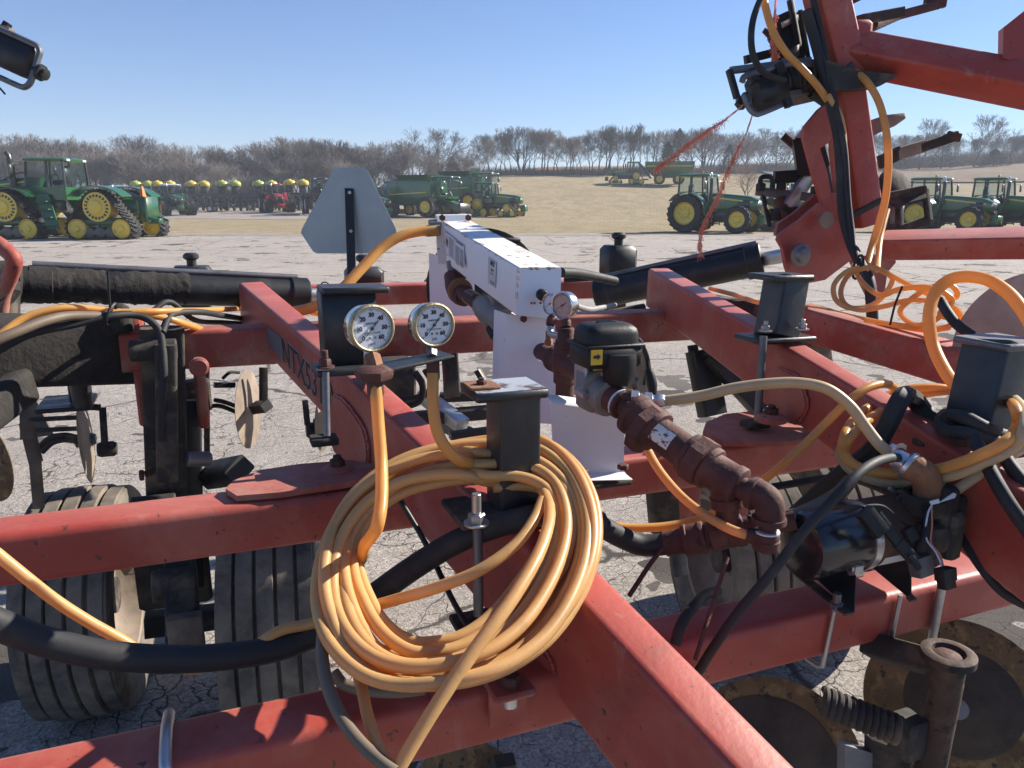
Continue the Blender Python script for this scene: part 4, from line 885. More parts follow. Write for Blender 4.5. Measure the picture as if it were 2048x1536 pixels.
# ================================================================== white ammonia cooler manifold
MF = thing('cooler_manifold', 'white rust-specked box manifold on two white stands above the frame', 'ammonia manifold', W(1060, 850, 1.9))
qf = [W(1037, 537, 1.80), W(1123, 536, 1.835), W(1119, 640, 1.835), W(1031, 630, 1.80)]
qr = [W(885, 444, 2.50), W(942, 442, 2.53), W(943, 530, 2.53), W(893, 526, 2.50)]
MB().rings([quadring(qf, 0.004), quadring(qr, 0.004)]).obj('box_body', M['white'], MF, 30)
top = [qf[0], qf[1], qr[1], qr[0]]; nt_ = (qf[1]-qf[0]).cross(qr[0]-qf[0]).normalized(); nt_ = nt_ if nt_.z > 0 else -nt_
ins = 0.004
MB().prism([qf[0]+nt_*.0006+ (qf[1]-qf[0])*.03, qf[1]+nt_*.0006-(qf[1]-qf[0])*.03, qr[1]+nt_*.0006-(qr[1]-qr[0])*.03, qr[0]+nt_*.0006+(qr[1]-qr[0])*.03], nt_*0.0012).obj('top_skin', M['white_rust'], MF)
dl = (qr[0]-qf[0]).normalized(); nr = (qf[1]-qf[0]).normalized(); uf = (qf[0]-qf[3]).normalized()
# rear flange with two bolts
fl = [W(872, 430, 2.53), W(942, 429, 2.56), W(946, 532, 2.56), W(876, 527, 2.53)]
MB().prism(fl, dl*0.010).obj('end_flange', M['white_rust'], MF)
MB().prism([W(872, 430, 2.52), W(942, 429, 2.55), W(943, 442, 2.545), W(874, 443, 2.515)], -dl*0.006).obj('flange_lip', M['white'], MF)
for x in (884, 936):
    b = MB(); b.hexn(W(x, 435, 2.51), -dl, 0.011, 0.010); b.obj('bolt', M['rust'], MF)
MB().cyl(W(882, 448, 2.53), W(858, 450, 2.52), 0.018, 16, bev=.003).obj('side_port', M['cast'], MF)
# labels on the left side
nl = (qr[0]-qf[0]).cross(qf[3]-qf[0]).normalized()
if nl.dot(CAM-qf[0]) < 0: nl = -nl
def onL(px, py, h=0.0015): return onplane(px, py, qf[0] + nl*h, nl)
MB().prism([onL(890, 461), onL(929, 491), onL(929, 532), onL(891, 508)], nl*0.0006).obj('warning_label', M['label_white'], MF)
MB().prism([onL(977, 513), onL(993, 525), onL(991, 576), onL(976, 566)], nl*0.0006).obj('maker_label', M['label_grey'], MF)
rl = -dl; 
if (W(1, 0, 1)-W(0, 0, 1)).dot(rl) < 0: rl = -rl
ul = nl.cross(rl).normalized()
if ul.z < 0: ul = -ul
ll = MB()
def strip(x0, y0, x1, y1, th):
    p, q_ = onL(x0, y0, .0023), onL(x1, y1, .0023); ll.prism([p, q_, q_ - ul*th, p - ul*th], nl*0.0003)
for i in range(11): strip(898, 474+i*3.3, 907, 481+i*3.3, .0018)
for i in range(13): strip(911, 490+i*2.9, 919, 496.5+i*2.9, .0016); strip(920.5, 497+i*2.8, 927, 502+i*2.8, .0016)
strip(912, 481, 926, 491, .003)
for (x0, y0, x1, y1) in ((890.5, 461.8, 928.5, 491), (891, 507, 928.5, 531.5), (909, 476, 909.8, 519), (890.5, 462, 891.2, 507)):
    strip(x0, y0, x1, y1, .0012 if abs(x1-x0) > 5 else .055 if False else .0012)
# running figure
for pts in ([(893.6, 472), (894.6, 472.6), (894.4, 475.5), (893.5, 475)], [(892.8, 476), (895.2, 477.5), (895.4, 485), (893, 484)], [(893, 484), (895.4, 485), (896.4, 494), (895.6, 495)], [(892.9, 484), (893.9, 484.6), (893.2, 493), (892.3, 492)], [(895, 478), (896.8, 485), (896.2, 486), (894.8, 481)], [(892.9, 477), (891.7, 484), (892.2, 485), (893.4, 480)]):
    ll.prism([onL(x, y, .0023) for x, y in pts], nl*0.0003)
strip(981, 545, 987, 549, .002); strip(980, 560, 989, 566.5, .0018); strip(980, 564, 989, 570, .0018)
ll.obj('label_print', M['ink'], MF)
hh = (onL(984, 520)-onL(984, 571)).length
text_mesh('NH3', hh*.25, M['ink'], 'lettering', MF, onL(984.5, 527.5, .0024), rl, ul, 0.0003, sx=1.0, bold=0.0006)
text_mesh('Super', hh*.16, M['ink_grey'], 'lettering', MF, onL(984.5, 540, .0024), rl, ul, 0.0003)
# chipped, rusting edges
random.seed(4); ch = MB()
def chip(a_, b2, nA, nB, n, mx):
    a_, b2 = Vector(a_), Vector(b2); d = (b2-a_).normalized()
    for k in range(n):
        t = random.random(); c_ = a_.lerp(b2, t); L2 = random.uniform(.004, mx); w2 = random.uniform(.0012, .0040)
        for nn, mm in ((nA, nB), (nB, nA)):
            o_ = c_ + nn*.0022 - mm*.0002; ch.prism([o_ - d*L2*.5, o_ - mm*w2*.6 - d*L2*.2, o_ - mm*w2 + d*L2*.2, o_ + d*L2*.5], nn*.0004)
chip(qf[0], qr[0], nl, nt_, 16, .022); chip(qf[0], qf[3], nl, -dl, 9, .018); chip(qf[0], qf[1], nt_, -dl, 5, .014)
chip(qr[0].lerp(qf[0], .02), qr[3].lerp(qf[3], .02), nl, -dl, 16, .03); chip(qr[3].lerp(qf[3], .02), qr[3].lerp(qf[3], .25), nl, -nt_, 10, .02)
ch.obj('rust_chips', M['rust_light'], MF, None)['kind'] = 'stuff'
# knob and holes on the front face
nf = -dl
kp = W(1080, 587, 1.805); MB().lathe(kp, nf, [(0.007, 0), (0.007, .006), (0.0135, .007), (0.0140, .020), (0.011, .026), (0, .027)], 18).obj('plug_knob', M['plastic'], MF)
for x in (1063, 1069, 1081): MB().lathe(W(x, 606, 1.807), nf, [(.0032, 0), (.0032, .0008), (0, .001)], 10).obj('screw_hole', M['rust_light'], MF)
# front stand, a folded plate with a round opening, and the rear stand
fp = [W(1014, 629, 1.845), W(1110, 636, 1.86), W(1112, 848, 1.88), W(1008, 844, 1.865)]
def ring_plate(mb, quad, hole_c, hr, vec, n=24):
    """plate with a round hole: the outline is walked corner by corner, hole vertices paired with outline points"""
    c = hole_c; out, inn = [], []
    e0 = (quad[1]-quad[0]).normalized(); nn = (quad[1]-quad[0]).cross(quad[3]-quad[0]).normalized(); e1 = nn.cross(e0)
    P2 = [((q-c).dot(e0), (q-c).dot(e1)) for q in quad]
    angs = sorted([2*PI*k/n for k in range(n)] + [math.atan2(y, x) % (2*PI) for x, y in P2])
    for a in angs:
        dx, dy = math.cos(a), math.sin(a); best = 1e9
        for i in range(4):
            (x0, y0), (x1, y1) = P2[i], P2[(i+1) % 4]; ex, ey = x1-x0, y1-y0; den = dx*ey-dy*ex
            if abs(den) < 1e-12: continue
            t = (x0*ey-y0*ex)/den; s = (x0*dy-y0*dx)/den
            if t > 1e-9 and -1e-6 <= s <= 1+1e-6: best = min(best, t)
        out.append(c + e0*dx*best + e1*dy*best); inn.append(c + e0*dx*hr + e1*dy*hr)
    m = len(angs); vs = out + inn + [p+vec for p in out] + [p+vec for p in inn]; fs = []
    for i in range(m):
        j = (i+1) % m
        fs += [(i, j, m+j, m+i), (2*m+j, 2*m+i, 3*m+i, 3*m+j), (i, 2*m+i, 2*m+j, j), (m+i, m+j, 3*m+j, 3*m+i)]
    return mb._add(vs, fs)
ring_plate(MB(), fp, W(1086, 704, 1.862), 0.023, BK*0.004).obj('front_stand', M['white'], MF, 25)
MB().prism([fp[0], fp[0] + BK*0.09, fp[3] + BK*0.09, fp[3]], nr*0.004).obj('stand_side', M['white'], MF)
b = MB(); b.hexn(W(1046, 637, 1.84), nf, 0.0085, 0.010); b.obj('bolt', M['rust'], MF)
rp = [W(858, 506, 2.62), W(948, 528, 2.64), W(951, 662, 2.66), W(862, 664, 2.64)]
MB().prism(rp, BK*0.004).obj('rear_stand', M['white'], MF)
MB().prism([W(860, 666, 2.62), W(962, 662, 2.64), W(935, 650, 2.72), W(868, 655, 2.72)], -UP*0.004).obj('stand_foot', M['white'], MF)
MB().box(W(912, 674, 2.66), 0.09, 0.05, 0.008, IMP, .002).obj('stand_pad', M['black_dirty'], MF)
b = MB(); b.hexn(W(951, 660, 2.63), UP, 0.014, 0.012); b.obj('bolt', M['rust'], MF)
# supply pipe under the box with grey ball valve
PV = thing('supply_pipe', 'rusty supply pipe with a grey ball valve running beneath the white box', 'pipe', W(960, 610, 2.3))
MB().lathe(W(909, 527, 2.46), W(911, 556, 2.44)-W(909, 527, 2.46), [(.030, 0), (.026, .02), (.030, .04), (.028, .05)], 6).obj('hex_fitting', M['cast'], PV)
MB().tube(catmull([W(910, 552, 2.44), W(911, 572, 2.42), W(918, 587, 2.39), W(930, 592, 2.36)], 5), [.036, .036]+[.034]*14, 14).obj('elbow', M['rust'], PV)
MB().cyl(W(924, 584, 2.36), W(968, 613, 2.18), 0.023, 16).obj('pipe', M['rust'], PV)
MB().lathe(W(918, 580, 2.39), W(968, 613, 2.18)-W(918, 580, 2.39), [(.036, 0), (.040, .004), (.040, .02), (.034, .024)], 18).obj('union_ring', M['rust_light'], PV)
for k in range(5): MB().lathe(W(939+k*3.2, 593.5+k*2.1, 2.30-k*.013), W(968, 613, 2.18)-W(924, 584, 2.36), [(.0232, 0), (.0245, .001), (.0245, .005), (.0232, .006)], 16).obj('pipe_mark', M['steel'], PV)
v0, v1 = W(966, 610, 2.18), W(1014, 646, 2.02); dv = (v1-v0)
MB().lathe(v0, dv, [(.028, 0), (.036, .005), (.036, .03), (.043, .04), (.045, dv.length*.55), (.036, dv.length*.62), (.038, dv.length*.68), (.038, dv.length*.95), (.03, dv.length)], 10).obj('valve_body', M['cast'], PV)
vs_ = W(988, 618, 2.08); b = MB(); b.cyl(vs_, vs_ + UP*0.045, 0.013, 10); b.hexn(vs_ + UP*0.03, UP, 0.018, 0.010); b.cyl(vs_+UP*.045, vs_+UP*.06, .010, 8); b.obj('valve_stem', M['cast'], PV)
MB().tube(catmull([W(980, 652, 2.1), W(990, 672, 2.08), W(1008, 690, 2.06), W(1025, 702, 2.06)], 5), 0.010, 10).obj('drain_hose', M['cast'], PV)
MB().cyl(W(982, 655, 2.095), W(991, 672, 2.075), 0.016, 14, bev=.002).obj('hose_band', M['rubber'], PV)
# ================================================================== rusty pipe run with valve, strainer and unions
PR = thing('pipe_run', 'rust-brown iron pipe run with unions, strainer and elbows coming toward the camera', 'pipe', W(1330, 870, 1.3))
def W1(x, y, Z): return W(x, y, 1.55-(1.55-Z)*0.574 if Z < 1.55 else Z)
def pipe(name, a, b2, r, mat='rust', ends=0.0, n=18):
    P, Q = W1(*a), W1(*b2); return MBS(1.10).cyl(P, Q, r, n, bev=ends).obj(name, M[mat], PR)
def coupl(name, a, b2, r, mat='rust', n=20, ribs=True):
    P, Q = W1(*a), W1(*b2); L = (Q-P).length
    return MBS(1.10).lathe(P, Q-P, [(r*.80, 0), (r*1.0, L*.04), (r*1.04, L*.08), (r*1.04, L*.22), (r*.97, L*.26), (r*.97, L*.74), (r*1.04, L*.78), (r*1.04, L*.92), (r*1.0, L*.96), (r*.80, L)], n).obj(name, M[mat], PR)
pipe('pipe', (1082, 703, 1.83), (1128, 726, 1.70), 0.0185)
MBS(1.10).lathe(W1(1131, 690, 1.68), -UP, [(.020, -.01), (.024, 0), (.024, .016), (.027, .02), (.027, .06), (.024, .064), (.024, .085), (.019, .09), (.019, .12), (.026, .122), (.026, .15), (.02, .155)], 20).obj('cross_fitting', M['rust'], PR)
pipe('pipe', (1128, 728, 1.69), (1180, 745, 1.61), 0.024)
coupl('coupling', (1106, 716, 1.75), (1140, 730, 1.68), 0.027)
MBS(1.10).lathe(W1(1132, 655, 1.66), -UP, [(.015, 0), (.017, .004), (.017, .045), (.013, .05), (.013, .075)], 16).obj('riser', M['rust'], PR)
# flanged valve block
vb = W1(1192, 775, 1.56)
MBS(1.10).box(vb, 0.034, 0.022, 0.038, IMP, 0.006).obj('valve_body', M['cast'], PR)
fx = (W1(1240, 808, 1.46)-W1(1180, 768, 1.58)).normalized()
MBS(1.10).lathe(W1(1193, 778, 1.545), fx, [(.040, 0), (.044, .004), (.044, .014), (.034, .016), (.030, .04), (.036, .042), (.036, .05), (.028, .052)], 22).obj('flange', M['cast'], PR)
for k in range(4):
    u_ = fx.orthogonal().normalized(); v_ = fx.cross(u_); q_ = W1(1188, 775, 1.552) + (math.cos(k*PI/2+.8)*u_ + math.sin(k*PI/2+.8)*v_)*0.042
    b = MBS(1.10); b.hexn(q_, fx, .008, .03); b.obj('flange_bolt', M['steel'], PR)
MBS(1.10).lathe(W1(1214, 788, 1.50), fx, [(.026, 0), (.028, .002), (.028, .005), (.026, .007)], 20).obj('thread_tape', M['label_white'], PR)
coupl('coupling', (1210, 786, 1.505), (1248, 812, 1.43), 0.027)
pipe('pipe', (1240, 805, 1.45), (1275, 833, 1.38), 0.0185)
MBS(1.10).lathe(W1(1240, 806, 1.44), fx, [(.0275, 0), (.0275, .004)], 18).obj('thread_tape', M['label_white'], PR)
pipe('branch', (1240, 797, 1.44), (1264, 798, 1.43), 0.018)
coupl('union', (1262, 822, 1.405), (1318, 868, 1.335), 0.038, n=24)
MBS(1.10).lathe(W1(1268, 838, 1.39), W1(1318, 868, 1.335)-W1(1262, 822, 1.405), [(.040, .02), (.046, .022), (.046, .045), (.040, .047)], 8).obj('union_nut', M['rust'], PR)
pipe('strainer_body', (1305, 858, 1.345), (1405, 928, 1.235), 0.0295, n=28)
coupl('union', (1372, 904, 1.27), (1428, 942, 1.21), 0.036, n=24)
MBS(1.10).lathe(W1(1385, 912, 1.255), W1(1428, 942, 1.21)-W1(1372, 904, 1.27), [(.038, 0), (.0425, .002), (.0425, .03), (.038, .032)], 8).obj('union_nut', M['rust'], PR)
sl0, sl1 = W1(1318, 866, 1.30), W1(1345, 885, 1.27)
sd0 = (W1(1405, 928, 1.235)-W1(1305, 858, 1.345)).normalized()
lb = MBS(1.10); cc = W1(1334, 878, 1.315); PS_ = W1(1305, 858, 1.345); cc = PS_ + sd0*(cc-PS_).dot(sd0); wv = (CAM-cc); wv = (wv - sd0*wv.dot(sd0)).normalized(); hv_ = sd0.cross(wv)
rows = []
for k in range(7):
    an = R_(-28+60*k/6); o_ = wv*math.cos(an)+hv_*math.sin(an); rows.append((cc - sd0*.022 + o_*0.0332, cc + sd0*.022 + o_*0.0332))
lb._add([p for pr in rows for p in pr], [(2*i, 2*i+1, 2*i+3, 2*i+2) for i in range(6)]); lb.obj('torn_label', surf('torn_label', (0.62, 0.62, 0.62), 0.5, 0, 0.05, 9, (0.10, 0.04, 0.03), (0.5, 0.54), 55, 1.0, None, bmp=0), PR)
pipe('pipe', (1420, 935, 1.215), (1450, 955, 1.185), 0.024)
coupl('tee', (1408, 930, 1.225), (1482, 976, 1.15), 0.0315, n=22)
MBS(1.10).lathe(W1(1448, 958, 1.185), W1(1458, 1012, 1.20)-W1(1448, 958, 1.185), [(.026, 0), (.026, .03), (.029, .032), (.029, .05), (.022, .052)], 18).obj('tee_branch', M['rust'], PR)
pipe('pipe', (1456, 1000, 1.20), (1452, 1060, 1.22), 0.0185)
MBS(1.10).lathe(W1(1457, 1006, 1.20), UP, [(.0192, 0), (.0192, .006)], 18).obj('thread_tape', M['label_white'], PR)
pipe('pipe', (1470, 968, 1.155), (1508, 990, 1.11), 0.018)
el = catmull([W1(1500, 984, 1.12), W1(1518, 988, 1.10), W1(1536, 1002, 1.08), W1(1540, 1022, 1.08), W1(1538, 1045, 1.085)], 5)
MBS(1.10).tube(el, 0.0225, 18).obj('elbow', M['rust'], PR)
MBS(1.10).lathe(W1(1502, 985, 1.118), W1(1518, 991, 1.10)-W1(1500, 984, 1.12), [(.026, 0), (.0265, .006), (.0265, .010), (.022, .014)], 18).obj('elbow_rim', M['rust'], PR)
MBS(1.10).lathe(W1(1538, 1040, 1.085), -UP, [(.026, -.006), (.0265, 0), (.0265, .004), (.017, .006)], 18).obj('elbow_rim', M['rust'], PR)
pipe('pipe', (1537, 1040, 1.085), (1534, 1075, 1.085), 0.0135)
MBS(1.10).lathe(W1(1534, 1066, 1.085), -UP, [(.0185, 0), (.0195, .002), (.0195, .01), (.021, .012), (.021, .028), (.012, .034)], 18).obj('street_elbow', M['rust'], PR)
pipe('hose_barb', (1540, 1078, 1.085), (1492, 1070, 1.10), 0.0125)
MBS(1.10).lathe(W1(1534, 1064, 1.085), UP, [(.0195, 0), (.0195, .003)], 18).obj('thread_tape', M['label_white'], PR)
# lower manifold pipe
pipe('lower_pipe', (1330, 1088, 1.30), (1500, 1058, 1.22), 0.0215); coupl('coupling', (1365, 1083, 1.28), (1412, 1074, 1.26), 0.027)
coupl('tee', (1418, 1073, 1.255), (1490, 1058, 1.225), 0.0265); pipe('lower_pipe', (1490, 1058, 1.22), (1590, 1040, 1.18), 0.016)
for k in range(3): MBS(1.10).lathe(W1(1497+k*13, 1056-k*2.4, 1.22), CX_, [(.019, 0), (.021, .002), (.021, .007), (.019, .008)], 14).obj('barb_ring', M['rust'], PR)
# ------------------------------------------------------------------ the pair of small gauges on the riser
gauge(1124, 611, 1.655, 0.0310, (-0.68, -0.73, 0.0), 'larger pink-liquid pressure gauge in a bright case beside the black actuator', (1133, 655, 1.66), 0.010, 'rust', 'small gauges on the riser', False, 'pressure_gauge', 0)
gauge(1099, 608, 1.74, 0.026, (-0.80, -0.60, 0.0), 'smaller dark-rimmed pressure gauge half behind the bright liquid gauge', (1100, 650, 1.74), 0.010, 'rust', 'small gauges on the riser', False, 'pressure_gauge', 0)
MB().tube(catmull([W(1100, 655, 1.74), W(1102, 668, 1.73), W(1118, 672, 1.69), W(1130, 675, 1.67)], 5), 0.008, 10).obj('gauge_branch', M['steel'], PR)
MB().lathe(W(1098, 662, 1.74), -UP, [(.008, 0), (.008, .02), (.010, .022), (.010, .032), (.007, .034)], 6).obj('bleed_screw', M['rust_light'], PR)
# ================================================================== black valve actuator
AC = thing('valve_actuator', 'black plastic electric valve actuator with a yellow arrow label on the pipe', 'valve actuator', W(1205, 730, 1.53))
ac = W(1211, 703, 1.52); aax = (CX_, BK, UP)
MB().box(ac - UP*0.004, 0.062, 0.045, 0.022, aax, 0.006).obj('housing', M['plastic'], AC)
MB().box(ac + UP*0.018, 0.065, 0.048, 0.0035, aax, 0.002).obj('lid_flange', M['plastic'], AC)
lid = []
for k, (sx_, sy_, z) in enumerate(((.061, .044, .0215), (.060, .043, .040), (.057, .040, .050), (.048, .033, .057), (.030, .020, .0605), (.008, .006, .0615))):
    ring = []
    for i in range(24):
        an = 2*PI*i/24; cxn, syn = math.cos(an), math.sin(an); ex = lambda t: math.copysign(abs(t)**0.45, t)
        ring.append(ac + CX_*sx_*ex(cxn) + BK*sy_*ex(syn) + UP*z)
    lid.append(ring)
MB().rings(lid).obj('lid', M['plastic'], AC, 50)
for k in range(3):
    MB().box(ac + CX_*(-.004+.002*k) - BK*(.004-.009*k) + UP*0.0612, .022-.004*k, .0016, .0012, aax).obj('raised_lettering', M['plastic'], AC)
MB().lathe(W(1238, 745, 1.50), -UP, [(.032, -.04), (.034, -.03), (.032, .016), (.028, .022), (0, .024)], 22).obj('motor_cover', M['plastic'], AC)
fa = -BK
aq = W(1158, 706, 1.465)
pl0 = ac - CX_*0.0445 - BK*0.0455 + UP*0.0
MB().box(pl0, 0.0125, 0.0008, 0.016, aax).obj('arrow_label', M['yellow_label'], AC)
ar = MB(); o_ = pl0 - BK*0.0012
ar.prism([o_ + CX_*x + UP*y for x, y in ((-.008, -.003), (.001, -.003), (.001, -.007), (.0085, 0), (.001, .007), (.001, .003), (-.008, .003))], -BK*0.0004); ar.obj('arrow', M['ink'], AC)
for sx_ in (-.0065, .0065): MB().box(W(1198, 733, 1.50) + CX_*sx_, 0.0055, 0.0008, 0.008, aax).obj('position_label', M['yellow_label'], AC)
MB().box(W(1163, 750, 1.545), 0.004, 0.026, 0.048, aax, .001).obj('mount_bracket', M['steel'], AC)
MB().box(W(1192, 745, 1.55), 0.034, 0.003, 0.034, aax, .001).obj('mount_bracket', M['steel_dark'], AC)
MB().cyl(W(1196, 738, 1.53), W(1194, 762, 1.54), 0.013, 14).obj('drive_shaft', M['steel'], AC)
MB().tube(catmull([W(1274, 676, 1.53), W(1284, 690, 1.55), W(1294, 715, 1.58), W(1298, 740, 1.58), W(1303, 765, 1.58)], 5), 0.0055, 8).obj('cable', M['rubber'], AC)
MB().tube([W(1297, 738, 1.58), W(1301, 752, 1.58), W(1304, 770, 1.58), W(1306, 790, 1.58)], [.008, .0105, .0115, .008], 10).obj('cable_plug', M['plastic'], AC)
# white bracket carrying the pipe run
BR = thing('pipe_bracket', 'white bent sheet bracket bolted to the red tube under the rusty pipe', 'bracket', W(1180, 940, 1.6))
bq = [W(1101, 806, 1.60), W(1250, 826, 1.62), W(1247, 945, 1.66), W(1109, 948, 1.64)]
prof = []
P0, P1, P2, P3 = bq
rows = [(P0 + BK*0.05 + UP*0.010, P1 + BK*0.05 + UP*0.010), (P0 + BK*.012 + UP*.008, P1 + BK*.012 + UP*.008), (P0 + BK*.004 + UP*.004, P1 + BK*.004 + UP*.004), (P0, P1), (P3 + UP*.012, P2 + UP*.012), (P3 - BK*.004 + UP*.003, P2 - BK*.004 + UP*.003), (P3 - BK*.014, P2 - BK*.014), (P3 - BK*.040 - UP*.002, P2 - BK*.040 - UP*.002)]
mbk = MB(); th = 0.004
rings = []
for (l, r_) in rows: rings.append([l, r_, r_ + (BK*.6 - UP*.6)*th*1.0, l + (BK*.6 - UP*.6)*th*1.0])
mbk.rings(rings).obj('bent_plate', M['white'], BR, 30)
for (x, y, Z) in ((1166, 948, 1.60), (1246, 938, 1.61)):
    b = MB(); b.hexn(W(x, y, Z), UP, 0.0125, 0.011); b.obj('bolt', M['rust'], BR)
MB().box(W(1175, 962, 1.66), 0.09, 0.04, 0.006, IMP, .002).obj('shim_plate', M['black_dirty'], BR)
# ================================================================== pump motor on its black brackets
MT = thing('pump_motor', 'black and brown electric pump motor with bright bands strapped to the front tube', 'pump motor', W(1700, 1150, 1.15))
def W2(x, y, Z): return W(x, y, Z*1.19)
m0, m1 = W2(1592, 1092, 1.135), W2(1862, 1040, 1.235); md = (m1-m0).normalized(); ML = (m1-m0).length; mr = 0.0535; MS = 1.19
MBS(1.19).lathe(m0, md, [(0, -.002), (mr*.72, 0), (mr*.93, .006), (mr, .02), (mr, ML*.40), (mr*.98, ML*.41)], 40).obj('end_bell', M['motor'], MT)
MBS(1.19).lathe(m0, md, [(mr*.97, ML*.40), (mr*.985, ML*.41), (mr*.985, ML*.93), (mr*.9, ML*.95)], 40).obj('motor_body', M['motor_rust'], MT)
for t in (.40, .82): MBS(1.19).lathe(m0 + md*ML*t, md, [(mr*.995, -.0085), (mr*1.03, -.008), (mr*1.03, .008), (mr*.995, .0085)], 44, False).obj('clamp_band', M['galv'], MT)
MBS(1.19).cyl(m0 + md*(ML*.40-.0) - UP*mr*1.25*MS + BK*-.0, m0 + md*(ML*.40+.03) - UP*mr*1.25*MS, 0.009, 10).obj('band_screw', M['galv'], MT)
pts = []
for i in range(9):
    t = .46 + .34*i/8; an = R_(-62); wv = (CAM-m0); wv = (wv - md*wv.dot(md)).normalized(); hv_ = md.cross(wv)
    if hv_.z > 0: hv_ = -hv_
    pts.append((t,))
lbm = MBS(1.19); rows = []
for k in range(4):
    an = R_(52+8*k); o_ = wv*math.cos(an)+hv_*math.sin(an); rows.append((m0 + md*ML*.46 + o_*mr*MS, m0 + md*ML*.70 + o_*mr*MS))
lbm._add([p for pr in rows for p in pr], [(2*i, 2*i+1, 2*i+3, 2*i+2) for i in range(3)]); lbm.obj('rating_label', M['label_white'], MT)
def tri_bracket(pts, Z, foot):
    q = [W2(x, y, z) for x, y, z in pts]
    MBS(1.19).prism(q, CX_*0.004 + BK*.002).obj('mount_bracket', M['black'], MT)
    MBS(1.19).prism([W2(x, y, z) for x, y, z in foot], UP*0.004).obj('bracket_foot', M['black_dirty'], MT)
tri_bracket([(1610, 1138, 1.20), (1712, 1128, 1.20), (1708, 1226, 1.11)], 1.15, [(1590, 1152, 1.24), (1603, 1146, 1.24), (1707, 1228, 1.10), (1690, 1233, 1.09)])
tri_bracket([(1728, 1122, 1.26), (1822, 1104, 1.26), (1822, 1200, 1.16)], 1.2, [(1812, 1196, 1.16), (1822, 1190, 1.17), (1834, 1202, 1.14), (1820, 1205, 1.13)])
for (x, y, Z) in ((1602, 1152, 1.225), (1672, 1215, 1.12)):
    b = MBS(1.19); b.hexn(W2(x, y, Z), UP, .010, .010); b.cyl(W2(x, y, Z)+UP*.01, W2(x, y, Z)+UP*.028, .006, 10); b.obj('bolt', M['steel_dark'], MT)
b = MBS(1.19); b.hexn(W2(1700, 1136, 1.13), CX_, .013, .02); b.cyl(W2(1700, 1136, 1.13), W2(1720, 1134, 1.13), .008, 10); b.obj('bolt', M['steel'], MT)
# pump head
hd = m1
MBS(1.19).lathe(hd - md*.01, md, [(mr*.8, 0), (mr*.95, .006), (mr*.95, .03), (mr*.7, .034), (mr*.7, .06), (0, .062)], 24).obj('pump_head', M['black_dirty'], MT)
for (x, y, Z, hx, hy, hz_) in ((1880, 1030, 1.17, .016, .02, .05), (1895, 1065, 1.17, .014, .02, .04), (1905, 1010, 1.2, .015, .02, .02), (1862, 1075, 1.15, .02, .02, .02), (1850, 1100, 1.15, .022, .016, .026)):
    MBS(1.19).box(W2(x, y, Z), hx, hy, hz_, (md, BK, UP), .006).obj('pump_block', M['black_dirty'], MT)
for (x, y) in ((1905, 1040), (1912, 1060), (1908, 1075)):
    MBS(1.19).tube([W2(x, y, 1.16) + 0.0143*(math.cos(2*PI*k/14)*CX_ + math.sin(2*PI*k/14)*UP) for k in range(14)], 0.0045, 8, closed=True).obj('port_ring', M['black_dirty'], MT)
# suction cups and rusty elbow
MBS(1.19).lathe(W2(1850, 1000, 1.17), UP, [(.034, -.02), (.036, -.005), (.036, .010), (.032, .014), (.026, .012), (.024, .006)], 26).obj('inlet_collar', M['black_dirty'], MT)
MBS(1.19).lathe(W2(1808, 985, 1.28), UP, [(.028, -.02), (.030, .006), (.028, .012), (.018, .012), (.016, .004)], 24).obj('outlet_collar', M['black_dirty'], MT)
MBS(1.19).tube(catmull([W2(1855, 1000, 1.17), W2(1856, 972, 1.165), W2(1846, 948, 1.16), W2(1828, 936, 1.16), W2(1812, 930, 1.165)], 6), 0.0215, 18).obj('rusty_elbow', M['rust_light'], MT)
eb0, eb1 = W2(1822, 935, 1.16), W2(1790, 914, 1.175)
MBS(1.19).lathe(eb0, eb1-eb0, [(.022, 0), (.024, .002), (.024, .008), (.017, .012), (.015, .03), (.013, .034), (.013, .05)], 18).obj('hose_barb', M['galv'], MT)
MBS(1.19).lathe(W2(1786, 911, 1.18), eb1-eb0, [(.0155, 0), (.0165, .001), (.0165, .012), (.0155, .013)], 20, False).obj('hose_clamp', M['galv'], MT)
cl = catmull([W2(1784, 900, 1.165), W2(1792, 894, 1.16), W2(1803, 891, 1.155), W2(1813, 896, 1.15)], 4); cw = (W2(1784, 905, 1.165)-W2(1784, 897, 1.165))
MBS(1.19)._add([p for q_ in cl for p in (q_ - UP*.0045, q_ + UP*.0045)], [(2*i, 2*i+2, 2*i+3, 2*i+1) for i in range(len(cl)-1)]).obj('clamp_tail', M['galv'], MT)
MBS(1.19).prism([W2(1775, 979, 1.2), W2(1779, 977, 1.2), W2(1820, 1000, 1.2), W2(1816, 1004, 1.2)], UP*.004).obj('bright_strip', M['galv'], MT)
# wiring
for (pts, r, mt, nm) in (([(1700, 1022, 1.1), (1730, 1012, 1.09), (1765, 1012, 1.10), (1790, 1030, 1.11), (1812, 1050, 1.12)], .0018, 'rubber', 'wire'),
                         ([(1852, 1010, 1.14), (1853, 1040, 1.125), (1850, 1065, 1.12), (1842, 1085, 1.12), (1838, 1102, 1.12)], .0062, 'plastic', 'corrugated_sleeve'),
                         ([(1866, 1005, 1.13), (1855, 1030, 1.12), (1852, 1075, 1.115), (1872, 1105, 1.10), (1886, 1138, 1.09)], .0014, 'label_white', 'wire'),
                         ([(1863, 1008, 1.13), (1864, 1050, 1.12), (1862, 1085, 1.115), (1880, 1110, 1.10), (1888, 1138, 1.09)], .0013, 'twine', 'wire'),
                         ([(1690, 1020, 1.10), (1715, 1012, 1.09), (1735, 1018, 1.085), (1745, 1030, 1.085)], .003, 'rubber', 'wire')):
    MBS(1.19).tube(catmull([W2(*p) for p in pts], 6), r, 8).obj(nm, M[mt], MT)
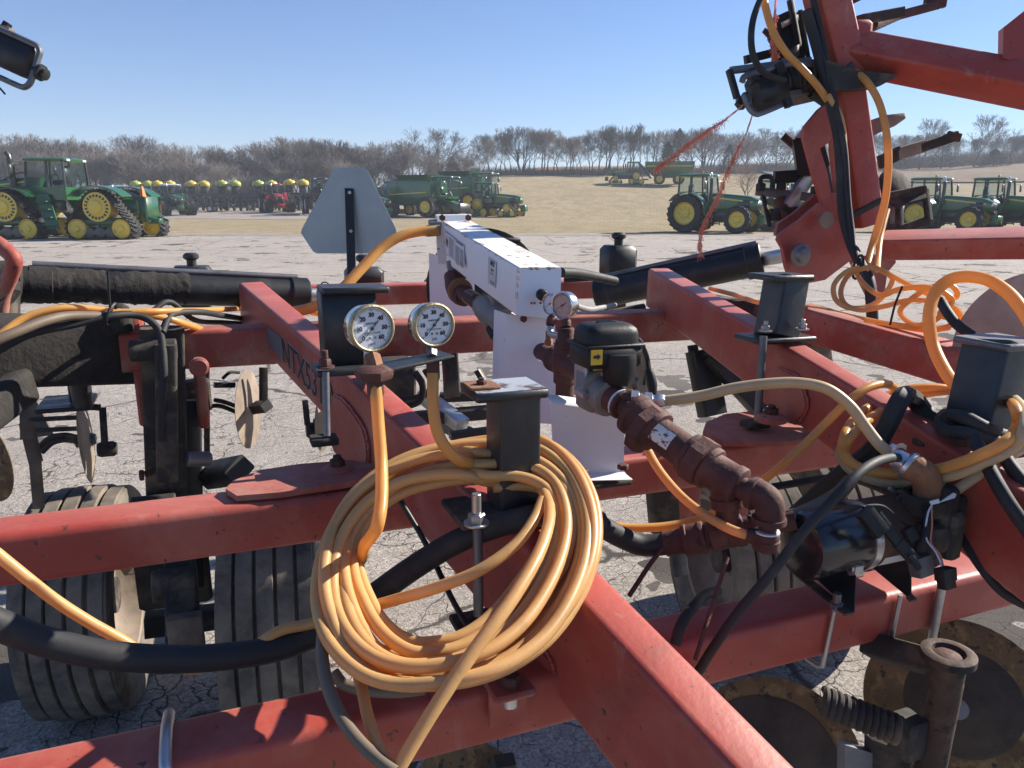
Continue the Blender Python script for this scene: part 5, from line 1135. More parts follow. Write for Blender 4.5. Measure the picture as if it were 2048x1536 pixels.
def conn(x0, y0, x1, y1, Z, w_, mt='plastic', nm='connector'):
    MBS(1.19).beam(W2(x0, y0, Z), W2(x1, y1, Z), w_, w_*.7, .002, up=-BK, seg=2).obj(nm, M[mt], MT)
conn(1728, 1022, 1762, 1066, 1.075, .024); conn(1752, 1028, 1795, 1085, 1.08, .015); conn(1795, 1085, 1828, 1120, 1.08, .017, 'rubber'); conn(1822, 1112, 1838, 1138, 1.07, .009, 'rubber')
conn(1814, 1056, 1826, 1080, 1.11, .018); conn(1890, 1136, 1892, 1160, 1.08, .026); conn(1892, 1160, 1894, 1176, 1.08, .022, 'plastic'); conn(1838, 1112, 1846, 1150, 1.13, .03, 'steel_dark')
MBS(1.19).prism([W2(1860, 1003, 1.12), W2(1878, 998, 1.12), W2(1880, 1006, 1.12), W2(1863, 1010, 1.12)], BK*.002).obj('paper_tag', M['label_white'], MT)
MBS(1.19).prism([W2(1880, 1005, 1.12), W2(1908, 986, 1.13), W2(1913, 988, 1.13), W2(1910, 996, 1.13)], BK*.002).obj('tape_tag', M['label_white'], MT)
# ================================================================== slow vehicle sign seen from behind
SG = thing('slow_vehicle_sign', 'grey metal back of a triangular slow-vehicle sign on a black post', 'sign', W(703, 545, 3.25))
sp = [(673, 335), (727, 335), (735, 341), (792, 458), (793, 466), (768, 504), (760, 507), (634, 507), (626, 503), (602, 466), (603, 459), (666, 340)]
poly_plate(MB(), sp, W(700, 420, 3.30), (-0.05, -1, 0.06), 0.002).obj('sign_plate', M['zinc'], SG)
MB().beam(W(698, 377, 3.27), W(706, 640, 3.27), 0.038, 0.012, 0.004, up=BK).obj('post', M['black'], SG)
for y in (385, 462): b = MB(); b.hexn(W(699.5 if y < 400 else 702, y, 3.262), (0, -1, 0), .008, .006); b.obj('bolt', M['steel'], SG)
# ================================================================== hoses
random.seed(11)
OUT = [(975, 882), (1035, 878), (1092, 893), (1145, 938), (1178, 1000), (1190, 1068), (1180, 1140), (1148, 1212), (1098, 1276), (1030, 1325), (955, 1357), (880, 1374), (800, 1378), (735, 1360), (688, 1318), (655, 1262), (640, 1195), (645, 1120), (668, 1052), (708, 990), (765, 942), (830, 908), (900, 888)]
INN = [(985, 985), (1035, 980), (1068, 985), (1085, 1000), (1090, 1030), (1085, 1065), (1065, 1110), (1035, 1155), (1000, 1200), (960, 1240), (915, 1270), (870, 1285), (825, 1290), (785, 1272), (755, 1240), (735, 1195), (722, 1150), (718, 1105), (730, 1060), (765, 1025), (815, 1000), (870, 990), (930, 985)]
NP = len(OUT)
def coil_from(laps, jit=5.0):
    """laps: list of s (0 = inner outline, 1 = outer outline); one continuous hose winding through them"""
    P = []
    for li, s in enumerate(laps):
        s2 = laps[min(li+1, len(laps)-1)]
        random.seed(li*13+1); ph = random.uniform(0, 6.28); ph2 = random.uniform(0, 6.28)
        for k in range(NP):
            f = k/NP; ss = s + (s2-s)*sstep(0.72, 1.0, f) + 0.085*math.sin(2*PI*f+ph)
            x = INN[k][0] + (OUT[k][0]-INN[k][0])*ss; y = INN[k][1] + (OUT[k][1]-INN[k][1])*ss
            g = max(0.0, min(1.0, (y-880)/480)); Z = 1.375 - 0.345*g**0.8 - 0.024*(li % 4)*(0.4+0.6*g) + 0.012*math.sin(2*PI*f*2+ph2)
            P.append((x + jit*math.sin(2*PI*f*2+ph), y + jit*math.cos(2*PI*f*3+ph2), Z))
    return P
def hang(name, label, laps, r, mat, group, head=(), tail=()):
    return hose(name, label, "hose", list(head) + coil_from(laps) + list(tail), r, mat, group, 10, 4)
HG = 'yellow hoses coiled round the front post'
hang('hose_coil', 'pale yellow hose wound in the outer loops of the big coil on the front post', [1.0, .90, .80, .96, .72, .86, .93], 0.0094, M['hose'], HG,
     head=[], tail=[(1040, 905, 1.36), (1080, 935, 1.31)])
hang('hose_coil', 'yellow hose wound in the tight inner loops of the big coil on the front post', [.06, .22, .38, .56, .30, .48], 0.0094, M['hose'], HG, tail=[(1010, 930, 1.36), (1060, 950, 1.33), (1098, 1010, 1.2), (1085, 1090, 1.1), (1030, 1190, 1.02), (960, 1285, .97), (880, 1400, .93), (800, 1530, .90), (760, 1600, .89)])
hose('hose', 'yellow hose dropping straight from the left gauge into the coil', 'hose', [(751, 770, 1.15), (757, 850, 1.14), (763, 930, 1.12), (763, 1000, 1.08), (755, 1050, 1.06), (744, 1072, 1.09), (730, 1090, 1.15), (722, 1120, 1.2)], 0.0095, M['hose_orange'], 'gauge hoses')
hose('hose', 'yellow hose curving from the right gauge behind the front post', 'hose', [(866, 746, 1.225), (866, 810, 1.225), (874, 860, 1.225), (893, 897, 1.23), (920, 920, 1.25), (955, 930, 1.30), (1000, 930, 1.37)], 0.0098, M['hose_orange'], 'gauge hoses')
hose('hose', 'yellow hose crossing the middle of the coil and running off to the left', 'hose', [(1085, 1000, 1.22), (1068, 1040, 1.17), (1030, 1090, 1.13), (960, 1140, 1.10), (880, 1173, 1.10), (790, 1200, 1.13), (700, 1225, 1.19), (620, 1248, 1.19), (570, 1258, 1.18), (535, 1275, 1.17), (500, 1300, 1.18), (440, 1322, 1.18), (380, 1338, 1.16), (300, 1318, 1.17), (250, 1284, 1.16), (180, 1245, 1.13), (110, 1200, 1.10), (40, 1145, 1.07), (-40, 1080, 1.05)], 0.0088, M['hose'], HG)
hose('hose', 'grimy grey-brown hose hanging below the left side of the coil', 'hose', [(722, 1140, 1.22), (690, 1180, 1.16), (655, 1230, 1.08), (644, 1290, 1.03), (652, 1360, .98), (680, 1430, .94), (725, 1490, .91), (790, 1545, .89)], 0.0085, M['hose_grey'])
hose('hose', 'pale hose running down from the bottom left of the coil', 'hose', [(705, 1320, 1.06), (722, 1370, 1.0), (735, 1430, .96), (755, 1490, .92), (790, 1550, .90)], 0.0078, M['hose'])
hose('hose', 'dusty grey hose end lying behind the bottom of the coil', 'hose', [(668, 1345, 1.12), (690, 1370, 1.11), (740, 1382, 1.10), (800, 1384, 1.09), (850, 1378, 1.09)], 0.0085, M['hose_grey'])
hose('hydraulic_hose', 'thick black hydraulic hose sagging across the bottom left and through the coil', 'hose', [(-60, 1225, .98), (0, 1250, 1.0), (80, 1280, 1.03), (200, 1308, 1.06), (330, 1318, 1.10), (450, 1313, 1.14), (560, 1295, 1.18), (650, 1258, 1.21), (730, 1205, 1.23), (820, 1140, 1.25), (910, 1085, 1.26), (990, 1052, 1.26), (1060, 1034, 1.27), (1120, 1025, 1.33), (1200, 1045, 1.38)], 0.0205, M['rubber'], None, 14)
hose('hydraulic_hose', 'black reinforced hose feeding the lower end of the rusty pipe', 'hose', [(1150, 1040, 1.40), (1195, 1050, 1.38), (1240, 1073, 1.40), (1285, 1090, 1.41), (1345, 1087, 1.405)], 0.0205, M['rubber'], None, 14)
hose('hose', 'tan hose arching from the pipe fitting over the right hitch beam to the motor', 'hose', [(1328, 802, 1.48), (1400, 792, 1.47), (1470, 776, 1.46), (1540, 767, 1.45), (1600, 766, 1.44), (1655, 778, 1.43), (1700, 812, 1.42), (1730, 852, 1.41), (1758, 888, 1.40), (1790, 915, 1.40)], 0.0108, M['hose_tan'])
b = MBS(1.05); b.lathe(W(1258, 798, 1.485), W(1330, 802, 1.48)-W(1258, 798, 1.485), [(.012, 0), (.017, .003), (.017, .018), (.013, .02), (.013, .028), (.015, .03), (.015, .044), (.011, .046), (.011, .052), (.0125, .054), (.0125, .066), (.010, .07)], 6); b.obj('hose_fitting', M['galv'], PR)
hose('hose', 'yellow hose looping from the rusty pipe end up over the right hitch beam', 'hose', [(1195, 1048, 1.46), (1260, 1055, 1.47), (1330, 1053, 1.48), (1400, 1038, 1.49), (1460, 1008, 1.50), (1530, 958, 1.50), (1600, 898, 1.50), (1660, 838, 1.50), (1705, 795, 1.50), (1745, 772, 1.52), (1780, 770, 1.56), (1800, 790, 1.60)], 0.0088, M['hose_orange'])
hose('hose', 'tan hose draped from behind the white bracket to the rusty barb', 'hose', [(1268, 845, 1.56), (1290, 890, 1.53), (1318, 940, 1.47), (1360, 990, 1.41), (1410, 1030, 1.35), (1460, 1058, 1.31), (1500, 1072, 1.29)], 0.0086, M['hose'])
HG2 = 'yellow hoses looped round the right-hand post'
hose('hose_coil', 'yellow hose in the brighter loops around the right-hand post', 'hose', [(1935, 788, 1.700), (1880, 776, 1.700), (1820, 778, 1.700), (1765, 797, 1.700), (1715, 832, 1.600), (1690, 870, 1.467), (1688, 905, 1.468), (1712, 932, 1.461), (1760, 945, 1.447), (1820, 947, 1.430), (1890, 935, 1.369), (1960, 910, 1.310), (2015, 880, 1.294), (2035, 850, 1.360), (2030, 815, 1.374), (2005, 790, 1.700), (1960, 783, 1.700), (1890, 782, 1.700), (1820, 795, 1.700), (1750, 830, 1.600), (1705, 870, 1.463), (1690, 895, 1.467)], 0.0101, M['hose_orange'], HG2, 10, 6)
hose('hose_coil', 'dustier tan loop hanging lowest around the right-hand post', 'hose', [(1690, 880, 1.479), (1682, 910, 1.481), (1705, 942, 1.475), (1760, 962, 1.459), (1820, 965, 1.442), (1900, 952, 1.372), (1970, 925, 1.319), (2025, 895, 1.302), (2048, 860, 1.296), (2046, 820, 1.372), (2020, 790, 1.520)], 0.0101, M['hose_tan'], HG2, 10, 6)
hose('hose', 'tan hose angling up from the pump inlet to the right edge', 'hose', [(1895, 992, 1.392), (1940, 962, 1.380), (1985, 932, 1.369), (2030, 905, 1.369), (2080, 880, 1.369)], 0.0095, M['hose_tan'])
hose('hose', 'bright orange-yellow hose arch standing up beside the right-hand post', 'hose', [(1925, 785, 1.537), (1895, 750, 1.605), (1868, 695, 1.672), (1858, 640, 1.695), (1868, 590, 1.718), (1895, 562, 1.718), (1930, 553, 1.695), (1975, 560, 1.650), (2015, 585, 1.605), (2045, 620, 1.559), (2075, 670, 1.514)], 0.0136, M['hose_orange'], None, 12)
hose('cable', 'black cable arching from the lower red tube over the motor to the right', 'cable', [(1372, 1385, 1.30), (1405, 1330, 1.27), (1430, 1290, 1.24), (1480, 1220, 1.23), (1540, 1150, 1.22), (1610, 1060, 1.22), (1680, 985, 1.23), (1730, 937, 1.26), (1775, 917, 1.33), (1815, 922, 1.43), (1855, 965, 1.46), (1905, 1040, 1.44), (1945, 1110, 1.40), (2000, 1180, 1.36), (2060, 1215, 1.33)], 0.0085, M['rubber'])
hose('strap', 'wide black rubber strap hanging over the right hitch beam', 'strap', [(1590, 1030, 1.682), (1640, 985, 1.624), (1700, 935, 1.543), (1745, 900, 1.496), (1775, 850, 1.473), (1800, 800, 1.473), (1812, 790, 1.520), (1830, 800, 1.578), (1855, 830, 1.578), (1900, 855, 1.531)], 0.0191, M['rubber'], None, 8)
hose('strap', 'thick black rubber tie wrapped around the foot of the right-hand post', 'strap', [(1885, 850, 1.462), (1900, 832, 1.450), (1930, 836, 1.415), (1970, 856, 1.392), (2010, 872, 1.415), (2040, 868, 1.485), (2030, 845, 1.601), (1960, 825, 1.647), (1900, 825, 1.578), (1882, 845, 1.473), (1895, 862, 1.438), (1940, 868, 1.392), (2000, 890, 1.392)], 0.0133, M['rubber'], None, 10)
hose('cable', 'black cable running down the side of the right hitch beam near the edge', 'cable', [(1935, 860, 1.415), (1955, 890, 1.369), (1985, 950, 1.311), (2020, 1010, 1.276), (2070, 1080, 1.253)], 0.0122, M['rubber'])
hose('cable', 'second black cable at the right edge beside the hitch beam', 'cable', [(1990, 880, 1.392), (2020, 930, 1.346), (2060, 980, 1.311)], 0.0122, M['rubber'])
hose('cable', 'black cable stretched across the right gauge wheels', 'cable', [(1540, 975, 1.75), (1600, 965, 1.75), (1660, 956, 1.72), (1715, 960, 1.66), (1780, 985, 1.5), (1800, 1000, 1.4)], 0.009, M['rubber'])
hose('hydraulic_hose', 'ribbed grey hose running from the lower pipe toward the motor top', 'hose', [(1565, 1040, 1.357), (1600, 1028, 1.368), (1640, 1010, 1.391), (1680, 985, 1.459), (1705, 955, 1.550)], 0.0142, M['hose_grey'])
hose('cable', 'short black cable bending over the top of the front red tube', 'cable', [(1350, 1290, 1.232), (1362, 1250, 1.243), (1385, 1215, 1.287), (1410, 1190, 1.364), (1435, 1182, 1.430)], 0.0094, M['rubber'])
hose('rod', 'thin rusty rod leaning across the front red tube', 'rod', [(1390, 1320, 1.210), (1425, 1210, 1.254), (1455, 1115, 1.298)], 0.0039, M['rust'])
hose('rod', 'thin rusty rod slanting behind the hitch beam over the pavement', 'rod', [(1258, 1192, 1.35), (1310, 1115, 1.38), (1360, 1060, 1.40)], 0.0045, M['rust'])
hose('rod', 'thin black rod slanting down from the coil to the front tube', 'rod', [(800, 1000, 1.35), (850, 1085, 1.32), (900, 1190, 1.27), (945, 1270, 1.2)], 0.005, M['black'])
# hoses of the rear and left side
hose('hose', 'yellow hose bowing from the far end of the white box down to the frame', 'hose', [(876, 461, 2.50), (840, 463, 2.48), (800, 473, 2.45), (762, 497, 2.42), (725, 535, 2.38), (690, 572, 2.34), (655, 600, 2.32), (615, 618, 2.32), (560, 628, 2.32)], 0.0165, M['hose_orange'])
MB().lathe(W(874, 461, 2.505), W(840, 463, 2.48)-W(876, 461, 2.50), [(.017, -.01), (.019, 0), (.019, .035), (.017, .04)], 14).obj('hose_ferrule', M['cast'], MF)
LH = 'thin hoses along the left of the frame'
hose('hose', 'orange hose arching along the left above the dirty hinge', 'hose', [(-40, 700, 1.78), (0, 670, 1.80), (50, 635, 1.84), (110, 618, 1.88), (160, 616, 1.92), (230, 623, 1.98), (320, 634, 2.05), (370, 648, 2.12), (410, 662, 2.3), (440, 680, 2.5), (455, 700, 2.6)], 0.0095, M['hose_orange'], LH)
hose('hose', 'orange hose running straight behind the wheel cylinder to the hitch beam', 'hose', [(225, 624, 1.97), (330, 622, 2.06), (420, 620, 2.3), (500, 617, 2.72), (590, 620, 2.78), (650, 632, 2.7), (690, 645, 2.6)], 0.0085, M['hose_orange'], LH)
hose('hose', 'grimy brown hose drooping along the left edge below the orange one', 'hose', [(-30, 690, 1.72), (30, 665, 1.76), (90, 642, 1.82), (140, 632, 1.88), (220, 632, 1.96)], 0.0125, M['hose_grey'], LH)
hose('cable', 'black cable on the left curving down to the wheel cylinder', 'cable', [(-30, 715, 1.78), (60, 668, 1.84), (150, 648, 1.9), (220, 632, 1.95), (270, 630, 2.0), (305, 645, 2.02), (322, 675, 2.03), (328, 740, 2.02), (324, 800, 2.03), (322, 880, 2.06)], 0.0105, M['rubber'], LH)
hose('cable', 'black cable pair looping from the cylinder head toward the hitch beam', 'cable', [(325, 665, 2.03), (335, 640, 2.06), (352, 626, 2.1), (400, 624, 2.2), (450, 632, 2.4), (500, 640, 2.68), (540, 648, 2.8)], 0.0095, M['rubber'], LH)
hose('cable', 'black cable lying under the straight orange hose', 'cable', [(305, 622, 2.1), (340, 604, 2.15), (390, 640, 2.25), (450, 645, 2.45), (500, 648, 2.7), (540, 652, 2.8)], 0.008, M['rubber'], LH)
hose('zip_tie', 'long black tie tail sticking up from the left hoses', 'tie', [(222, 630, 1.95), (219, 600, 1.94), (217, 570, 1.93), (215, 540, 1.92)], 0.0032, M['plastic'])
for ki, (pts, r) in enumerate((([(830, 745, 1.9), (845, 770, 1.92), (840, 800, 1.95), (815, 812, 1.97), (780, 812, 1.98)], .009), ([(850, 740, 1.95), (862, 765, 1.97), (850, 790, 2.0), (800, 800, 2.02)], .008))):
    hose('cable', ('outer lower black cable loop tangled behind the right big gauge', 'inner upper black cable loop tangled behind the right big gauge')[ki], 'cable', pts, r, M['rubber'], 'cable loops behind the gauges')
hose('cable', 'grey cable bowing from the small gauges toward the black cylinder', 'cable', [(1143, 607, 1.70), (1160, 615, 1.78), (1180, 619, 1.9), (1200, 616, 2.1), (1230, 610, 2.4)], 0.0075, M['cast'])
hose('hydraulic_hose', 'wrapped black hose leaving the right of the white box', 'hose', [(1122, 545, 2.6), (1150, 546, 2.7), (1185, 552, 2.85), (1230, 562, 3.0)], 0.018, M['rubber'])
RB = 'orange hoses tangled under the folded wing'
hose('hose', 'thin orange hose lying along the right frame into the tangle', 'hose', [(1420, 577, 2.75), (1470, 590, 2.6), (1510, 603, 2.45), (1550, 608, 2.4), (1640, 618, 2.36), (1700, 632, 2.3), (1760, 645, 2.2), (1850, 660, 2.1), (1900, 655, 2.05)], 0.0078, M['hose'], RB)
hose('hose_coil', 'tied orange hose loops hanging below the folded wing hinge', 'hose', [(1718, 535, 2.2), (1690, 545, 2.2), (1668, 570, 2.2), (1672, 600, 2.2), (1700, 616, 2.18), (1740, 612, 2.16), (1768, 590, 2.14), (1785, 560, 2.14), (1770, 545, 2.15), (1740, 535, 2.18), (1700, 548, 2.22), (1682, 580, 2.22), (1690, 608, 2.2), (1722, 620, 2.16), (1770, 612, 2.12), (1820, 600, 2.1), (1880, 605, 2.08), (1915, 622, 2.05), (1905, 640, 2.05)], 0.0075, M['hose'], RB, 8, 6)
hose('hose_coil', 'looser orange hose loops spread on the right frame tube', 'hose', [(1760, 538, 2.15), (1800, 560, 2.12), (1850, 585, 2.08), (1890, 600, 2.05), (1915, 590, 2.02), (1900, 570, 2.02), (1860, 575, 2.05), (1820, 600, 2.08), (1800, 625, 2.1), (1830, 650, 2.08), (1870, 640, 2.05), (1905, 615, 2.02), (1920, 635, 2.02), (1890, 655, 2.05), (1840, 655, 2.08), (1780, 648, 2.1), (1730, 640, 2.15)], 0.0075, M['hose_orange'], RB, 8, 6)
hose('hose', 'orange hose rising over the tangle to the bright arch', 'hose', [(1708, 530, 2.42), (1722, 562, 2.2), (1760, 590, 2.08), (1800, 578, 2.05), (1860, 575, 2.0), (1905, 600, 1.98), (1880, 630, 2.0), (1940, 640, 2.08), (1990, 645, 2.12)], 0.0075, M['hose_orange'], RB, 8, 6)
hose('zip_tie', 'long black tie tail standing in the orange tangle', 'tie', [(1780, 650, 2.05), (1790, 610, 2.03), (1805, 572, 2.0)], 0.003, M['plastic'])
hose('hydraulic_hose', 'short black hose end lying on the right frame tube', 'hose', [(1880, 600, 1.98), (1895, 625, 1.95), (1915, 650, 1.92), (1945, 672, 1.9)], 0.013, M['rubber'])

for (px, py, Z, r, wd, lab) in ((1716, 534, 2.30, .040, .012, 'black tie drawn round the hoses below the wing hinge'), (222, 628, 1.955, .030, .010, 'black tie wrapped round the hoses at the left')):
    c = W(px, py, Z); mb = MB(); mb.tube([c + r*(math.cos(2*PI*k/20)*Vector((.25, .5, .8)).normalized() + math.sin(2*PI*k/20)*Vector((.2, -.85, .45)).normalized()*.6) for k in range(20)], .0042, 6, closed=True)
    single(mb, 'zip_tie', M['plastic'], lab, 'tie', c)
# ================================================================== folded right wing
WG = thing('folded_wing', 'faded red wing frame of the toolbar folded upright at the right', 'implement wing', W(1690, 500, 2.9))
v_a, v_b, v_c = W(1640, -60, 2.62), W(1684, 130, 2.72), W(1730, 450, 2.86)
MB().beam(v_a, v_b + (v_b-v_a)*.12, 0.115, 0.115, 0.010, up=(0.22, -0.975, 0)).obj('upright_tube', M['red'], WG)
MB().beam(v_b, v_c, 0.100, 0.105, 0.010, up=(0.22, -0.975, 0)).obj('upright_tube', M['red'], WG)
MB().beam(W(1660, 95, 2.74), W(2180, 195, 2.45), 0.115, 0.115, 0.012, up=(0.08, -0.86, 0.50)).obj('wing_tube', M['red'], WG)
MB().box(W(1702, 78, 2.72), 0.055, 0.055, 0.055, None, 0.012).obj('joint_gusset', M['red'], WG)
MB().prism([W(2048, 22, 2.5), W(2075, 10, 2.5), W(2100, 130, 2.5), W(2030, 122, 2.5), W(2006, 116, 2.5), W(2007, 55, 2.5)], (0.02, .06, 0)).obj('wing_lug', M['red'], WG)
def wplate(pts, Z, th, nm='hinge_plate', mt='red', nrm=(0.35, -0.93, 0)):
    return poly_plate(MB(), pts, W(1640, 420, Z), nrm, th).obj(nm, M[mt], WG)
wplate([(1639, 219), (1652, 209), (1664, 214), (1664, 268), (1638, 290), (1655, 345), (1662, 385), (1672, 444), (1650, 424), (1630, 360), (1612, 292), (1608, 278), (1610, 254)], 2.78, 0.016)
wplate([(1664, 214), (1680, 240), (1700, 330), (1706, 420), (1704, 470), (1672, 444), (1663, 388), (1672, 385), (1662, 300), (1664, 268)], 2.781, 0.014)
wplate([(1638, 290), (1664, 268), (1662, 282), (1641, 297)], 2.7805, 0.015)
wplate([(1672, 440), (1640, 406), (1600, 440), (1560, 468), (1556, 480), (1566, 497), (1572, 532), (1580, 556), (1618, 566), (1650, 560), (1708, 516), (1712, 500), (1700, 440)], 2.77, 0.016)
wplate([(1668, 425), (1630, 390), (1590, 425), (1556, 448), (1552, 470), (1570, 480), (1600, 450), (1640, 420)], 2.90, 0.016, mt='red_dusty')
wplate([(1700, 515), (1788, 505), (1792, 525), (1775, 545), (1770, 580), (1752, 610), (1735, 590), (1720, 560)], 2.84, 0.016, mt='red_dusty')
b = MB(); b.lathe(W(1600, 510, 2.74), (0.35, -.93, 0), [(.042, 0), (.042, .008), (.03, .012), (.026, .02), (.018, .024), (0, .025)], 24); b.obj('hinge_pin', M['steel_dark'], WG)
b = MB(); b.lathe(W(1652, 440, 2.74), (0.35, -.93, 0), [(.03, 0), (.03, .006), (0, .008)], 20); b.obj('hinge_pin', M['disc_tan'], WG)
b = MB(); b.lathe(W(1637, 239, 2.755), (0.35, -.93, 0), [(.011, 0), (.011, .002), (0, .0025)], 16); b.obj('lifting_hole', M['label_grey'], WG)
MB().beam(W(1765, 490, 2.75), W(2120, 484, 2.45), 0.155, 0.075, 0.008, up=(0.0, -0.26, 0.965)).obj('lower_arm', M['red'], WG)
MB().prism([W(1648, 118, 2.6), W(1712, 140, 2.6), W(1800, 150, 2.6), W(1760, 172, 2.6), W(1660, 182, 2.6)], (0.01, .09, 0)).obj('dark_gusset', M['black_dirty'], WG)
for (a_, b2, w_, mt) in (((1648, 175, 2.66), (1706, 128, 2.62), .03, 'black'), ((1688, 440, 2.72), (1762, 400, 2.7), .03, 'black'), ((1720, 40, 2.75), (1800, 25, 2.8), .05, 'black_dirty')):
    MB().beam(W(*a_), W(*b2), w_, w_*.7, .004, up=UP).obj('brace', M[mt], WG)
# row units on the wing
def unit(nm, label, loc): return thing(nm, label, 'row unit', W(*loc), 0, 'row units on the folded wings')
def bar(e, a_, b2, w_, mt='black', h=None, nm='bar', up=None): MB().beam(W(*a_), W(*b2), w_, h or w_*.5, .003, up=up or BK, seg=2).obj(nm, M[mt], e)
U1 = unit('row_unit', 'black spring row unit sticking out at the top left of the folded wing', (1560, 170, 2.7))
a_ = W(1490, 178, 2.62); dU = (W(1640, 128, 2.72)-a_).normalized(); nU = Vector((0.35, -.9, .1)); sU = dU.cross(nU).normalized()
MB().box(W(1535, 180, 2.66), 0.080, 0.035, 0.062, (dU, nU, sU), .02).obj('trip_box', M['black'], U1)
for (x0, y0, x1, y1) in ((1462, 141, 1620, 122), (1475, 205, 1600, 186)): bar(U1, (x0, y0, 2.63), (x1, y1, 2.70), .026, 'steel_dark', .022, 'side_strap')
MB().tube(catmull([W(1484, 164, 2.58), W(1492, 152, 2.58), W(1540, 138, 2.6), W(1580, 128, 2.62), W(1632, 128, 2.66)], 5), .011, 8).obj('channel_rim', M['steel_dark'], U1)
MB().tube(catmull([W(1487, 190, 2.57), W(1497, 216, 2.57), W(1510, 228, 2.57), W(1525, 226, 2.58), W(1575, 205, 2.62)], 5), .009, 8).obj('channel_rim', M['steel_dark'], U1)
for (x0, y0, x1, y1, w_) in ((1458, 140, 1474, 196, .020), (1500, 140, 1510, 165, .03), (1555, 128, 1562, 148, .03), (1496, 190, 1478, 214, .03), (1572, 196, 1578, 214, .024)): bar(U1, (x0, y0, 2.6), (x1, y1, 2.6), w_, 'black', w_, 'stud')
MB().tube([W(1560+70*i/96, 166-16*i/96, 2.72) + 0.045*(math.cos(2*PI*i/14)*sU + math.sin(2*PI*i/14)*nU) for i in range(97)], .012, 8).obj('coil_spring', M['black'], U1)
MB().prism([W(1535, 40, 2.75), W(1575, 22, 2.75), W(1600, 25, 2.75), W(1612, 125, 2.75), W(1555, 130, 2.75), W(1540, 90, 2.75)], (0.01, .03, 0)).obj('upright_plate', M['black'], U1)
for (x0, y0, x1, y1, w_, mt) in ((1580, 0, 1602, 120, .025, 'black'), (1600, 20, 1618, 125, .018, 'black'), (1612, 0, 1632, 110, .02, 'black'), (1528, 60, 1560, 95, .02, 'rust'), (1565, 50, 1605, 30, .02, 'steel'), (1570, 125, 1600, 95, .035, 'steel_dark'), (1575, 200, 1645, 184, .05, 'disc_tan'), (1490, 120, 1545, 106, .03, 'black'), (1625, 180, 1660, 205, .05, 'black')): bar(U1, (x0, y0, 2.72), (x1, y1, 2.76), w_, mt)
MB().tube(catmull([W(1556, 62, 2.74), W(1540, 75, 2.73), W(1548, 88, 2.73), W(1562, 98, 2.74)], 4), .01, 8).obj('hook', M['rust'], U1)
U2 = unit('row_unit', 'steel and black row unit hanging under the wing beside the green tractor', (1570, 380, 3.0))
MB().prism([W(1586, 280, 3.0), W(1640, 255, 3.0), W(1660, 330, 3.0), W(1628, 352, 3.0), W(1596, 350, 3.0)], (0.01, .05, 0)).obj('black_shroud', M['black'], U2)
MB().prism([W(1590, 275, 2.98), W(1612, 250, 2.98), W(1640, 225, 2.98), W(1642, 255, 2.98), W(1610, 276, 2.98)], (0.01, .05, 0)).obj('bright_cover', M['steel'], U2)
for (x0, y0, x1, y1, w_, mt) in ((1512, 382, 1650, 398, .035, 'steel_dark'), (1525, 385, 1540, 455, .02, 'black'), (1548, 355, 1600, 352, .05, 'black'), (1575, 415, 1625, 340, .06, 'steel'), (1560, 395, 1575, 440, .05, 'rust'), (1558, 455, 1640, 412, .04, 'steel_dark'), (1540, 430, 1600, 425, .05, 'black'), (1570, 468, 1600, 440, .05, 'black_dirty'), (1628, 295, 1640, 400, .03, 'black'), (1645, 290, 1668, 400, .04, 'black'), (1566, 272, 1590, 292, .03, 'rust')): bar(U2, (x0, y0, 3.05), (x1, y1, 3.05), w_, mt)
MB().tube(catmull([W(1521, 380, 3.0), W(1521, 360, 3.0), W(1526, 354, 3.0), W(1540, 354, 3.0), W(1545, 362, 3.0), W(1545, 378, 3.0)], 4), .01, 8).obj('handle_loop', M['black'], U2)
for (x, y) in ((1521, 382), (1562, 380), (1630, 388)): b = MB(); b.hexn(W(x, y, 3.0), UP, .02, .03); b.obj('bolt', M['black'], U2)
U3 = unit('row_unit', 'row unit with grey blades and a dark frame right of the red wing upright', (1800, 370, 2.9))
MB().prism([W(1730, 250, 2.8), W(1770, 236, 2.8), W(1808, 232, 2.8), W(1811, 237, 2.8), W(1790, 252, 2.8), W(1738, 275, 2.8)], (0.005, .01, .012)).obj('pale_blade', M['disc_tan'], U3)
for (x0, y0, x1, y1, w_, mt) in ((1730, 225, 1738, 262, .03, 'black'), (1740, 258, 1762, 245, .02, 'black'), (1758, 325, 1800, 305, .05, 'black_dirty'), (1795, 308, 1850, 292, .045, 'disc_tan'), (1840, 296, 1915, 271, .035, 'black_dirty'), (1895, 270, 1920, 276, .03, 'rust')): bar(U3, (x0, y0, 2.85), (x1, y1, 2.85), w_, mt, .02)
MB().disc(W(1790, 378, 3.0), (0.3, -0.9, 0.35), 0.085, .008, 40, .01).obj('disc_blade', M['black_dirty'], U3)
fx0 = [(1762, 395, 1850, 378), (1850, 378, 1858, 440), (1858, 440, 1800, 458), (1800, 458, 1798, 400), (1770, 455, 1800, 458), (1762, 395, 1775, 455), (1800, 398, 1852, 380)]
for (x0, y0, x1, y1) in fx0: bar(U3, (x0, y0, 2.9), (x1, y1, 2.9), .03, 'black_dirty')
MB().prism([W(1765, 392, 2.92), W(1848, 378, 2.92), W(1855, 395, 2.86), W(1790, 412, 2.86)], UP*-.008).obj('top_plate', M['black_dirty'], U3)
MB().box(W(1782, 430, 2.95), .03, .04, .05, IMP, .01).obj('valve_block', M['steel_dark'], U3)
U4 = unit('row_unit', 'grimy bent tine bar crossing the sky at the top right', (1800, 40, 2.9))
